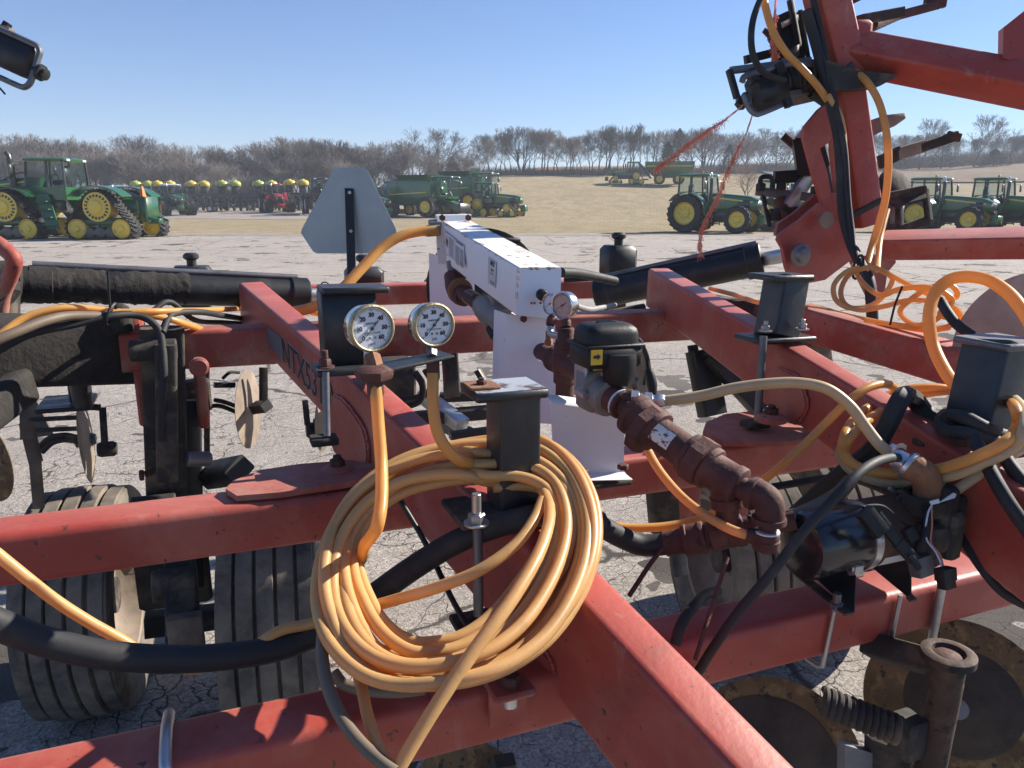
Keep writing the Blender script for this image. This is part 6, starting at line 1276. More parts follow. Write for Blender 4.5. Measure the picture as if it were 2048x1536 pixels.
bar(U4, (1730, 62, 2.85), (1805, 28, 2.95), .03, 'rust', .02); bar(U4, (1800, 30, 2.95), (1875, 10, 3.0), .034, 'rust', .022); bar(U4, (1850, 4, 3.0), (1890, 6, 3.0), .035, 'rust', .03); bar(U4, (1680, 14, 2.9), (1718, -4, 2.9), .02, 'rust', .02)
MB().cyl(W(1722, 52, 2.85), W(1752, 46, 2.85), .025, 14, bev=.004).obj('pivot', M['black_dirty'], U4); bar(U4, (1735, 34, 2.85), (1738, 52, 2.85), .014, 'black_dirty', .014)
U5 = unit('row_unit', 'black trip box of the left wing poking in at the upper left corner', (10, 110, 2.4))
a0 = W(-20, 95, 2.4); dU = (W(90, 145, 2.4)-W(-20, 95, 2.4)).normalized(); nU = Vector((0, -1, 0)); sU = dU.cross(nU).normalized()
MB().box(W(15, 105, 2.4), 0.10, 0.03, 0.05, (dU, nU, sU), .012).obj('trip_box', M['black'], U5)
rim = [W(x, y, 2.37) for x, y in ((-40, 40), (20, 67), (62, 86), (75, 93), (80, 104), (76, 118), (66, 150), (60, 166), (50, 174), (38, 172), (0, 155), (-40, 138))]
MB().tube(catmull(rim, 4), .0095, 8).obj('channel_rim', M['steel_dark'], U5)
b = MB(); p_ = W(70, 140, 2.38); b.lathe(p_, dU, [(.02, 0), (.02, .012), (.026, .014), (.026, .026), (.018, .028), (.018, .04), (.012, .042)], 12); b.obj('adjusting_bolt', M['black'], U5)
bar(U5, (-10, 50, 2.4), (24, 62, 2.4), .012, 'disc_tan', .03); bar(U5, (8, 48, 2.4), (18, 54, 2.4), .02, 'black', .02); bar(U5, (-10, 165, 2.4), (10, 188, 2.4), .006, 'black', .006)
# left wing lug at the edge
LW = thing('wing_lug', 'rounded red wing lug entering at the left edge of the frame', 'implement wing', W(0, 540, 2.0))
MB().tube(catmull([W(-60, 468, 2.0), W(-15, 482, 2.0), W(12, 500, 2.0), W(28, 520, 2.0), W(22, 548, 2.02), W(5, 590, 2.05), (W(0, 640, 2.08))], 6), .021, 10).obj('lug_rim', M['red_dusty'], LW)
MB().beam(W(-40, 560, 2.06), W(18, 600, 2.06), .07, .05, .01, up=BK).obj('lug_plate', M['grease'], LW)
MB().beam(W(0, 560, 2.1), W(0, 700, 2.1), .09, .08, .02, up=BK).obj('lug_plate', M['black_dirty'], LW)
# big pale coulter disc at the right edge, in front of the wing
RD = thing('coulter_disc', 'large pale brown coulter disc standing at the right edge', 'coulter disc', W(2075, 700, 1.95))
MB().disc(W(2082, 700, 1.95), (-0.28, -0.95, 0.05), 0.206, .006, 72, .012).obj('disc_blade', surf('streaked_disc', (0.40, 0.245, 0.19), 0.5, 0.1, 0.22, 11, (0.50, 0.36, 0.28), (0.45, 0.7), 6, 0.7, None, bmp=0.1), RD)
MB().cyl(W(2082, 700, 1.92), W(2082, 700, 2.0), .03, 18).obj('hub', M['black_dirty'], RD)
# hoses and twine on the wing
WH = 'hoses tied to the folded wing'
hose('hose', 'orange hose slanting down the left of the wing from the top edge', 'hose', [(1522, -30, 2.55), (1530, 10, 2.55), (1545, 60, 2.55), (1572, 105, 2.56), (1605, 138, 2.58), (1635, 172, 2.60), (1655, 200, 2.62)], .0125, M['hose_orange'], WH)
hose('hose', 'black hose loop bowing out left of the wing against the sky', 'hose', [(1535, -30, 2.5), (1512, 20, 2.5), (1503, 60, 2.5), (1504, 100, 2.5), (1515, 130, 2.52), (1535, 150, 2.55), (1570, 160, 2.6)], .011, M['rubber'], WH)
hose('hose', 'orange hose bowing out right of the wing upright', 'hose', [(1712, 145, 2.62), (1735, 165, 2.58), (1758, 205, 2.55), (1772, 260, 2.54), (1777, 320, 2.54), (1772, 390, 2.55), (1760, 440, 2.56), (1745, 490, 2.56), (1735, 530, 2.5)], .0125, M['hose_orange'], WH)
hose('hose', 'tan hose tied flat along the wing upright', 'hose', [(1655, 190, 2.6), (1672, 215, 2.6), (1685, 250, 2.6), (1689, 310, 2.61), (1690, 380, 2.62), (1692, 440, 2.62), (1702, 490, 2.6), (1725, 540, 2.5)], .0105, M['hose'], WH)
hose('hose', 'short tan hose curving below the wing hinge', 'hose', [(1775, 420, 2.65), (1768, 445, 2.62), (1760, 480, 2.58), (1756, 520, 2.5), (1755, 540, 2.4)], .0095, M['hose'], WH)
hose('cable', 'thick black hose bundle taped down the wing upright', 'cable', [(1612, 20, 2.6), (1632, 90, 2.62), (1650, 160, 2.62), (1662, 210, 2.62), (1676, 270, 2.62), (1682, 340, 2.62), (1686, 420, 2.62), (1700, 480, 2.60), (1722, 530, 2.5), (1738, 560, 2.42), (1743, 605, 2.4), (1746, 660, 2.42)], .018, M['rubber'], WH)
hose('cable', 'second black hose beside the taped bundle on the wing', 'cable', [(1622, -20, 2.6), (1640, 60, 2.62), (1652, 120, 2.62), (1668, 200, 2.6), (1688, 290, 2.6), (1696, 400, 2.6), (1706, 480, 2.58), (1715, 520, 2.5)], .011, M['rubber'], WH)
def twine(label, pts, r, mat, fuzz, nstr=5):
    random.seed(len(pts)*7); mb = MB(); P = catmull([W(*p) for p in pts], 10)
    for s in range(nstr):
        ph = s*2*PI/nstr; f1, f2 = random.uniform(.25, .5), random.uniform(.3, .6); Q = [p + r*(.35+1.2*i/len(P))*Vector((math.cos(ph+i*f1), math.sin(ph+i*f1), math.sin(ph*2+i*f2))) for i, p in enumerate(P)]; mb.tube(Q, r*.21, 5)
    for i in range(fuzz):
        p = random.choice(P[len(P)//5:]) + Vector((random.uniform(-1, 1), random.uniform(-1, 1), random.uniform(-1, 1)))*r; d = Vector((random.uniform(-.6, .6), random.uniform(-.6, .6), random.uniform(-1.2, .4)))*random.uniform(.008, .030); mb.tube([p, p + d*.5 + Vector((0, 0, .003)), p+d], r*.16, 3)
    return single(mb, 'twine', mat, label, 'twine', P[0], 'frayed twine hanging from the wing')
twine('frayed orange twine trailing from the spring row unit down to the left', [(1486, 210, 2.55), (1450, 240, 2.55), (1410, 265, 2.55), (1375, 290, 2.55), (1340, 318, 2.55), (1312, 338, 2.55)], .0045, M['twine'], 420)
twine('frayed twine hanging from the row unit past the green tractor, dark above and orange below', [(1504, 232, 2.56), (1490, 272, 2.56), (1470, 310, 2.56), (1455, 345, 2.56), (1435, 395, 2.56), (1412, 440, 2.56), (1400, 475, 2.56), (1402, 508, 2.56)], .0045, M['twine'], 420)
twine('frayed orange twine wound on the upper row unit against the sky', [(1552, -10, 2.7), (1549, 40, 2.7), (1546, 70, 2.7), (1549, 100, 2.7), (1548, 122, 2.7)], .006, M['twine'], 420)
# ================================================================== parked farm machines in the background
def gloss(name, col, rough=0.3, var=0.08, coat=0.5, dust=0.35):
    return surf(name, col, rough, 0, var, 1.2, (0.16, 0.14, 0.11), (0.58, 0.85), 1.6, dust, None, bmp=0.02, bscale=6, coat=coat)
M['green'] = gloss('green_paint', (0.012, 0.098, 0.024)); M['green2'] = gloss('deep_green_paint', (0.010, 0.070, 0.022), 0.38)
M['yel'] = gloss('yellow_rims', (0.72, 0.50, 0.03), 0.4); M['redp'] = gloss('red_tractor_paint', (0.34, 0.020, 0.022)); M['blackp'] = gloss('black_frame_paint', (0.018, 0.018, 0.020), 0.4)
M['bluep'] = gloss('blue_machine_paint', (0.02, 0.10, 0.24)); M['lightblue'] = gloss('light_blue_roof', (0.16, 0.42, 0.52)); M['tank'] = gloss('yellow_tank', (0.62, 0.44, 0.04), 0.4, .15); M['tank_g'] = gloss('lime_tank', (0.42, 0.44, 0.06), 0.4, .15)
M['whitep'] = gloss('white_machine_paint', (0.62, 0.62, 0.60)); M['orange'] = gloss('orange_marker', (0.95, 0.20, 0.03), 0.5); M['silver'] = surf('bright_metal', (0.6, 0.6, 0.6), 0.25, 0.9, 0.1, 3, None, bmp=0)
M['lamp'] = surf('lamp_lens', (0.75, 0.77, 0.8), 0.12, 0.3, 0.05, 3, None, bmp=0)
def glassmat():
    m, t, b, o = new_mat('cab_glass'); b.inputs['Base Color'].default_value = (0.05, 0.075, 0.075, 1); b.inputs['Roughness'].default_value = 0.04
    tr = nd(t, 'ShaderNodeBsdfTransparent'); tr.inputs[0].default_value = (0.93, 0.97, 0.97, 1); mx = nd(t, 'ShaderNodeMixShader'); mx.inputs[0].default_value = 0.92
    t.links.new(b.outputs[0], mx.inputs[1]); t.links.new(tr.outputs[0], mx.inputs[2]); t.links.new(mx.outputs[0], o.inputs[0]); return m
M['glass'] = glassmat()
V = Vector
def E(name, parent):
    o = bpy.data.objects.new(name, None); COL.objects.link(o); o.parent = parent; return o
def bx(c, hx, hy, hz, mat, name, par, bev=0.03, ax=None): return MB().box(c, hx, hy, hz, ax, bev).obj(name, M[mat], par)
def ag_wheel(par, x, y, Rr, wd, rim='yel', lugs=20, name='wheel', steer=0.0):
    e = E(name, par); c = V((x, y, Rr)); a = V((math.sin(-steer)*1, math.cos(steer), 0)); hw = wd/2; r0 = Rr*0.93
    mb = MB(); mb.lathe(c, a, [(Rr*.58, -hw*.85), (Rr*.70, -hw*1.0), (Rr*.86, -hw), (r0, -hw*.86), (r0*1.005, 0), (r0, hw*.86), (Rr*.86, hw), (Rr*.70, hw), (Rr*.58, hw*.85)], 40, False)
    f = V((a.y, -a.x, 0))
    for k in range(lugs):
        for s in (-1, 1):
            th = 2*PI*(k + (0.5 if s > 0 else 0))/lugs
            p0 = c + a*s*hw*.95 + (math.cos(th)*f + math.sin(th)*V((0, 0, 1)))*r0*.985
            th2 = th + 0.24; p1 = c + a*s*hw*.02 + (math.cos(th2)*f + math.sin(th2)*V((0, 0, 1)))*r0*.995
            u = ((p0+p1)/2 - c); u = (u - a*u.dot(a)).normalized()
            mb.beam(p0 + u*Rr*.03, p1 + u*Rr*.03, Rr*.055, Rr*.075, 0.001, up=u, seg=1)
    mb.obj('tyre', M['tyre_far'], e, 30)
    for s in (-1, 1):
        MB().lathe(c, a*s, [(Rr*.60, hw*.80), (Rr*.57, hw*.84), (Rr*.54, hw*.55), (Rr*.50, hw*.38), (Rr*.24, hw*.30), (Rr*.21, hw*.55), (Rr*.16, hw*.60), (0, hw*.60)], 32, False).obj('rim', M[rim], e)
    hb = MB()
    for s in (-1, 1):
        for k in range(8):
            th = 2*PI*k/8; p = c + a*s*hw*.34 + (math.cos(th)*f + math.sin(th)*V((0, 0, 1)))*Rr*.33; hb.cyl(p, p + a*s*hw*.14, Rr*.022, 6)
    hb.obj('wheel_nuts', M['blackp'], e)
    return e
def track(par, x, y, L, H, wd, sgn, rim='yel', cut=0.5, name='track'):
    """triangular crawler track: drive wheel on top, idlers at the ends, rollers between"""
    e = E(name, par); rd = H*.30; ri = H*.20
    top = V((x, 0, H-rd-.05)); f_, b_ = V((x+L/2-ri, 0, ri+.06)), V((x-L/2+ri, 0, ri+.06))
    path = []
    def arc(c, r, a0, a1, n):
        for k in range(n+1):
            a = R_(a0+(a1-a0)*k/n); path.append(V((c.x + r*math.cos(a), 0, c.z + r*math.sin(a))))
    sl = math.degrees(math.atan2(H*.55, L/2-ri))
    arc(f_, ri+.04, -90, 90-sl+8, 6); arc(top, rd+.03, 90-sl+5, 90+sl-5, 8); arc(b_, ri+.04, 90+sl-8, 270, 6)
    # even spacing
    P = path + [path[0]]; S = [0]
    for i in range(1, len(P)): S.append(S[-1]+(P[i]-P[i-1]).length)
    N = 44; pts = []
    for k in range(N):
        s = S[-1]*k/N; i = 0
        while S[i+1] < s: i += 1
        pts.append(P[i].lerp(P[i+1], (s-S[i])/(S[i+1]-S[i]+1e-9)))
    mb = MB(); rings = []
    cen = V((x, 0, H*.4))
    for k in range(N):
        t = (pts[(k+1) % N]-pts[k-1]).normalized(); n = V((t.z, 0, -t.x)); 
        if n.dot(pts[k]-cen) < 0: n = -n
        p = pts[k] + V((0, y, 0))
        rings.append([p + V((0, -wd/2, 0)), p + V((0, wd/2, 0)), p + V((0, wd/2, 0)) + n*.035, p + V((0, -wd/2, 0)) + n*.035])
    mb.rings(rings, False, True)
    for k in range(N):
        t = (pts[(k+1) % N]-pts[k-1]).normalized(); n = V((t.z, 0, -t.x))
        if n.dot(pts[k]-cen) < 0: n = -n
        for s in (-1, 1):
            p0 = pts[k] + V((0, y + s*wd*.48, 0)) + n*.06; p1 = pts[k] + t*.13 + V((0, y + s*wd*.03, 0)) + n*.06
            mb.beam(p0, p1, .06, .065, .001, up=n, seg=1)
    mb.obj('belt', M['tyre_far'], e, 30)
    a = V((0, 1, 0))
    dw = MB(); c = V((x, y, top.z)); dw.lathe(c, a, [(rd*.62, -wd*.42), (rd, -wd*.42), (rd, wd*.42), (rd*.62, wd*.42)], 36, False)
    for s in (-1, 1):
        dw.lathe(c, a*s, [(rd*.66, wd*.36), (rd*.64, wd*.42), (rd*.45, wd*.46), (rd*.42, wd*.52), (rd*.22, wd*.54), (0, wd*.54)], 30, False)
        for k in range(20):
            th = 2*PI*k/20; p = c + a*s*wd*.40 + V((math.cos(th), 0, math.sin(th)))*rd*.82; q = c + a*s*wd*.40 + V((math.cos(th), 0, math.sin(th)))*rd*.6; dw.beam(p, q, .05, .03, .002, up=a, seg=1)
    dw.obj('drive_wheel', M[rim], e)
    sl_ = MB()
    for s in (-1, 1):
        for k in range(20):
            th = 2*PI*(k+.5)/20; p = c + a*s*wd*.435 + V((math.cos(th), 0, math.sin(th)))*rd*.86; q = c + a*s*wd*.435 + V((math.cos(th), 0, math.sin(th)))*rd*.68; sl_.beam(p, q, rd*.13, .03, .002, up=a, seg=1)
    sl_.obj('drive_slots', M['blackp'], e)['kind'] = 'stuff'
    for c0 in (f_, b_):
        iw = MB()
        for s in (-1, 1): iw.lathe(V((c0.x, y, c0.z)), a*s, [(ri, wd*.10), (ri, wd*.44), (ri*.92, wd*.47), (ri*.80, wd*.40), (ri*.35, wd*.42), (ri*.28, wd*.50), (0, wd*.50)], 28, False)
        iw.obj('idler', M[rim], e)
    for k in (-1, 0, 1):
        rl = MB(); cz = V((x + k*L*.17, y, ri*.62+.04))
        for s in (-1, 1): rl.lathe(cz, a*s, [(ri*.6, wd*.05), (ri*.6, wd*.40), (ri*.45, wd*.42), (0, wd*.40)], 20, False)
        rl.obj('roller', M['blackp'], e)
    MB().box(V((x, y, H*.36)), L*.30, wd*.30, H*.07, None, .04).obj('undercarriage', M['green2'], e)
    MB().prism([V((x-.18, y-wd*.32, H*.36)), V((x+.18, y-wd*.32, H*.36)), V((x+.10, y-wd*.32, top.z)), V((x-.10, y-wd*.32, top.z))], V((0, wd*.64, 0))).obj('undercarriage', M['green2'], e)
    return e
def cab(par, x0, x1, wd, z0, z1, body='green', roof='green', base_h=.35, slope=.12, lights=True, pillar='blackp'):
    e = E('cab', par); h = wd/2; zg = z0+base_h
    MB().rings([quadring([V((x1, -h, z0)), V((x1, h, z0)), V((x0, h, z0)), V((x0, -h, z0))], .08), quadring([V((x1+.05, -h, zg)), V((x1+.05, h, zg)), V((x0, h, zg)), V((x0, -h, zg))], .08)]).obj('cab_base', M[body], e)
    tx0, tx1 = x0+slope*.3, x1-slope; th = h*.94
    b4 = [(x0, -h), (x0, h), (x1+.05, h), (x1+.05, -h)]; t4 = [(tx0, -th), (tx0, th), (tx1, th), (tx1, -th)]
    mid = (x0*.55+x1*.45); tm = (tx0*.55+tx1*.45)
    for (b_, t_) in list(zip(b4, t4)) + [((mid, -h), (tm, -th)), ((mid, h), (tm, th))]:
        MB().beam(V((*b_, zg)), V((*t_, z1-.16)), .09, .09, .02, up=(0, 1, 0), seg=2).obj('pillar', M[pillar], e)
    def pane(q): MB().prism(q, (q[1]-q[0]).cross(q[2]-q[0]).normalized()*.006).obj('pane', M['glass'], e)
    B = [V((*b_, zg+.02)) for b_ in b4]; T = [V((*t_, z1-.17)) for t_ in t4]; mB = [V((mid, -h, zg+.02)), V((mid, h, zg+.02))]; mT = [V((tm, -th, z1-.17)), V((tm, th, z1-.17))]
    for q in ([B[2], B[3], T[3], T[2]], [B[0], B[1], T[1], T[0]], [B[3], mB[0], mT[0], T[3]], [mB[0], B[0], T[0], mT[0]], [B[1], mB[1], mT[1], T[1]], [mB[1], B[2], T[2], mT[1]]): pane(q)
    rf = []
    for (ins, z) in ((.06, z1-.17), (-.10, z1-.13), (-.12, z1-.05), (-.02, z1), (.30, z1+.02)):
        rf.append(quadring([V((tx1-ins, -th+ins, z)), V((tx1-ins, th-ins, z)), V((tx0+ins, th-ins, z)), V((tx0+ins, -th+ins, z))], .15))
    MB().rings(rf).obj('roof', M[roof], e)
    MB().box(V(((x0+x1)/2-.15, 0, zg+.20)), .28, .28, .10, None, .06).obj('seat', M['blackp'], e)
    MB().box(V(((x0+x1)/2-.42, 0, zg+.55)), .09, .26, .36, None, .08).obj('seat', M['blackp'], e)
    MB().lathe(V((x1-.45, 0, zg+.45)), V((-.5, 0, 1)), [(.17, 0), (.20, .02), (.17, .04)], 18, False).obj('steering_wheel', M['blackp'], e)
    MB().beam(V((x1-.2, 0, zg)), V((x1-.45, 0, zg+.45)), .12, .12, .03, up=(0, 1, 0)).obj('steering_column', M['blackp'], e)
    if lights:
        for s in (-1, 1):
            for xx in (tx1+.12, tx0-.12):
                MB().box(V((xx, s*th*.72, z1-.10)), .03, .12, .05, None, .02).obj('work_light', M['lamp'], e)
    return e
def mirror(par, x, y, z, s):
    MB().tube([V((x, y, z)), V((x+.15, y+s*.35, z)), V((x+.15, y+s*.5, z-.05))], .018, 6).obj('mirror_arm', M['blackp'], par)
    MB().box(V((x+.15, y+s*.52, z-.22)), .03, .10, .20, None, .03).obj('mirror', M['blackp'], par)
def hood(par, x0, x1, w0, w1, zb, z0, z1, mat, stripe=None):
    rg = []
    for k in range(7):
        t = k/6; x = x0+(x1-x0)*t; w = (w0+(w1-w0)*t)/2; zt = z0+(z1-z0)*t**1.4; z_ = zb + (.08*t)
        if k == 6: zt -= .12; w *= .94
        rg.append(quadring([V((x, -w, zt)), V((x, w, zt)), V((x, w*1.02, z_)), V((x, -w*1.02, z_))], .16, 4))
    MB().rings(rg).obj('hood', M[mat], par, 50)
    MB().box(V((x1+.015, 0, (zb+z1)/2-.05)), .02, w1*.36, (z1-zb)*.32, None, .02).obj('grille', M['blackp'], par)
    for s in (-1, 1): MB().box(V((x1-.02, s*w1*.34, z1-.30)), .05, .09, .07, None, .02).obj('headlight', M['lamp'], par)
    for s in (-1, 1): MB().box(V((x0+(x1-x0)*.72, s*(w1*.52+.01), (zb+z1)/2)), (x1-x0)*.13, .012, (z1-zb)*.30, None, .01).obj('side_grille', M['blackp'], par)
    if stripe:
        for s in (-1, 1):
            a_, b_ = V((x0+.05, s*(w0/2*1.008+.004), z0-.20)), V((x1-.25, s*(w1/2*1.03+.004), z1-.24)); MB().beam(a_, b_, .02, .07, .002, up=V((0, 0, 1)), seg=1).obj('stripe', M[stripe], par)
def tractor(name, label, group, loc, head, body='green', rim='yel', roof=None, Rr=.93, wr=.52, Rf=.70, wf=.42, wb=2.75, rt=.95, ft=.92, duals=False, sc=1.0, ext=True, rops=False):
    t = thing(name, label, 'tractor', loc, head, group, local=True); t.scale = (sc,)*3
    bx((wb*.5, 0, Rr*.95), wb*.55, .26, .30, 'blackp', 'chassis', t, .05); bx((0, 0, Rr), .30, rt*.8, .20, 'blackp', 'axle', t, .05); bx((wb, 0, Rf), .16, ft*.9, .12, body, 'axle', t, .03)
    ys = [(rt, 0)] + ([(rt+wr*1.08, 0)] if duals else [])
    for (y, _) in ys:
        for s in (-1, 1): ag_wheel(t, 0, s*y, Rr, wr, rim)
    for y in [ft] + ([ft+wf*1.08] if duals else []):
        for s in (-1, 1): ag_wheel(t, wb, s*y, Rf, wf, rim, 18)
    hood(t, 1.0, wb+.75, .86, .74, Rr+.12, Rr+1.02, Rr+.80, body, 'yel' if body in ('green', 'green2') else None)
    cab(t, -.55, 1.05, 1.55, Rr+.25, Rr+1.98, body, roof or body, .30)
    for s in (-1, 1):
        fr = MB(); rg = []
        for k in range(8):
            a = R_(-5+150*k/7); c = V((0, s*(rt-.05), Rr)); d_ = V((math.cos(a), 0, math.sin(a)))
            p = c + d_*(Rr+.09); rg.append([p + V((0, -wr*.5, 0)), p + V((0, wr*.5, 0)), p + V((0, wr*.5, 0)) + d_*.04, p + V((0, -wr*.5, 0)) + d_*.04])
        fr.rings(rg).obj('fender', M[body], t)
        st = MB()
        for k in range(3): st.box(V((.95, s*(.80), Rr*.45+.28*k)), .20, .14, .03, None, .01)
        st.beam(V((1.17, s*.80, .35)), V((1.17, s*.80, Rr+.2)), .05, .03, .01, up=(0, 1, 0)); st.obj('step', M['blackp'], t)
        mirror(t, .95, s*.72, Rr+1.62, s)
    bx((wb*.42, .62, Rr*.78), .45, .18, .26, 'blackp', 'fuel_tank', t, .08)
    if ext:
        MB().cyl((1.12, -.50, Rr+.7), (1.12, -.50, Rr+1.75), .085, 14, bev=.02).obj('exhaust', M['blackp'], t); MB().tube([V((1.12, -.5, Rr+1.75)), V((1.12, -.5, Rr+1.9)), V((1.06, -.5, Rr+1.98))], .05, 10).obj('exhaust', M['silver'], t)
    bx((wb+.95, 0, Rr*.72), .20, .34, .22, body, 'front_weight', t, .04)
    bx((-.75, 0, Rr*.7), .22, .35, .2, 'blackp', 'hitch', t, .04)
    MB().cyl((.2, .5, Rr+2.0), (.2, .5, Rr+2.12), .06, 12, bev=.01).obj('beacon', M['orange'], t)
    return t
PI2 = PI
# --- green utility tractor, right of centre
tractor('tractor', 'green tractor with yellow rims standing alone on the pavement edge right of centre', 'green tractors', at(1385, 40.5), R_(-36), Rr=.98, wb=2.75, sc=1.0)
tractor('tractor', 'green tractor mostly hidden behind the folded wing row units', 'green tractors', at(1545, 43.0), R_(-36), sc=.94)
tractor('tractor', 'green tractor with a glinting hood, left of the two at the right edge', 'green tractors', at(1846, 42.0), R_(-52), sc=.97)
tractor('tractor', 'rightmost green tractor, cut off by the right edge of the picture', 'green tractors', at(1970, 42.0), R_(-52), sc=.97)
# --- big articulated tracked tractor at the left
tk = thing('tracked_tractor', 'huge green articulated tractor on four yellow-wheeled rubber tracks at the far left', 'tractor', at(150, 34.2), R_(177), local=True)
for xx in (-2.05, 2.05):
    for s in (-1, 1): track(tk, xx, s*1.22, 2.75, 2.02, .80, s)
bx((-2.05, 0, 1.35), 1.3, .62, .35, 'green2', 'rear_frame', tk, .08); bx((2.2, 0, 1.45), 1.6, .60, .35, 'green2', 'front_frame', tk, .08)
hood(tk, 1.5, 4.5, 1.35, 1.15, 1.55, 2.62, 2.35, 'green', 'yel')
cab(tk, -.35, 1.35, 1.70, 1.65, 3.42, 'green', 'green', .55, .05)
for s in (-1, 1):
    for xx in (-2.05, 2.05):
        rg = []
        for k in range(7):
            a = R_(30+120*k/6); c = V((xx, s*1.22, 1.38)); d_ = V((math.cos(a)*1.35, 0, math.sin(a)*.82)); p = c + d_; rg.append([p + V((0, -.42, 0)), p + V((0, .42, 0)), p + V((0, .42, .05)), p + V((0, -.42, .05))])
        MB().rings(rg).obj('fender', M['green'], tk)
    mirror(tk, 1.35, s*.95, 3.15, s)
    sp_ = MB(); sp_.prism([V((.35, s*.95, 1.9)), V((.95, s*.95, 1.9)), V((.35, s*1.35, .45)), V((-.2, s*1.35, .45))], V((0, s*.05, 0))); sp_.obj('ladder_panel', M['green'], tk)
    for k in range(4): MB().box(V((.20+.11*k, s*(1.40-.075*k), .60+.33*k)), .24, .14, .025, None, .01).obj('step', M['green2'], tk)
    MB().tube(catmull([V((1.15, s*1.05, 2.3)), V((1.2, s*1.12, 2.75)), V((1.5, s*1.12, 2.75)), V((2.2, s*1.05, 2.5))], 5), .025, 6).obj('handrail', M['blackp'], tk)
MB().cyl((2.0, .78, 2.0), (2.0, .78, 3.35), .14, 16, .16, bev=.03).obj('exhaust', M['blackp'], tk); MB().tube([V((2.0, .78, 3.3)), V((2.02, .78, 3.5)), V((2.12, .78, 3.62))], .11, 12).obj('exhaust', M['blackp'], tk)
bx((-3.45, 0, 1.25), .22, .55, .55, 'green2', 'rear_hitch', tk, .05); bx((-3.75, 0, .75), .25, .18, .12, 'green2', 'drawbar', tk, .03)
for s in (-1, 1): MB().beam(V((-3.4, s*.45, 1.0)), V((-4.1, s*.40, .75)), .1, .1, .02, up=(0, 1, 0)).obj('lift_arm', M['green2'], tk)
for k in range(6): MB().tube(catmull([V((-2.0-.1*k, -.3+.12*k, 1.7)), V((-2.6, -.35+.14*k, 1.95+.04*k)), V((-3.3, -.3+.12*k, 1.5))], 4), .02, 6).obj('rear_hose', M['blackp'], tk)
mk = MB(); mk.lathe(V((-3.35, .15, 1.80)), V((0, 0, 1)), [(.17, 0), (.16, .03), (.05, .42), (.03, .44)], 3); mk.obj('orange_marker', M['orange'], tk)
# --- machines on the gravel lot
tractor('tractor', 'green tractor with a pale blue roof half hidden behind the tracked tractor', 'green tractors', at(242, 72), R_(-60), roof='lightblue', sc=1.0)
tractor('tractor', 'green tractor on dual tyres seen nose-on beside the tracked tractor', 'green tractors', at(345, 78), R_(-55), 'green2', duals=True, Rr=1.0, roof='whitep', sc=1.02)
tractor('tractor', 'small red tractor on dual black tyres seen nose-on', None, at(553, 84), R_(-66), 'redp', 'whitep', duals=True, Rr=.98, roof='redp')
tractor('tractor', 'green tractor nose visible right of the slow-vehicle sign', 'green tractors', at(738, 74), R_(-50), sc=1.0)
def sprayer(name, label, loc, head, body, tankm, rim):
    s_ = thing(name, label, 'sprayer', loc, head, local=True)
    for x in (0, 3.2):
        for y in (-1.4, 1.4): ag_wheel(s_, x, y, .95, .35, rim)
    bx((1.6, 0, 1.55), 2.2, .45, .16, 'blackp', 'frame', s_, .04); cab(s_, 2.6, 4.2, 1.6, 1.75, 3.5, body, body, .3)
    MB().lathe(V((-.2, 0, 2.15)), V((1, 0, 0)), [(.2, 0), (.65, .15), (.70, .6), (.70, 1.7), (.65, 2.1), (.2, 2.3)], 24).obj('tank', M[tankm], s_)
    for y in (-1, 1):
        for k in range(3): MB().beam(V((-.8, y*1.2, 1.2+.5*k)), V((4.0, y*1.5, 1.3+.5*k)), .08, .08, .01).obj('boom', M['blackp'], s_)
        for x in (0, 3.2): MB().beam(V((x, y*1.35, .95)), V((x, y*.5, 1.6)), .16, .16, .03, up=(1, 0, 0)).obj('leg', M['blackp'], s_)
    bx((-1.3, 0, 1.6), .3, 1.4, .4, 'blackp', 'boom_rack', s_, .04)
    return s_
sprayer('sprayer', 'dark high-clearance sprayer with white wheels left of the slow-vehicle sign', at(636, 80), R_(-70), 'blackp', 'blackp', 'whitep')
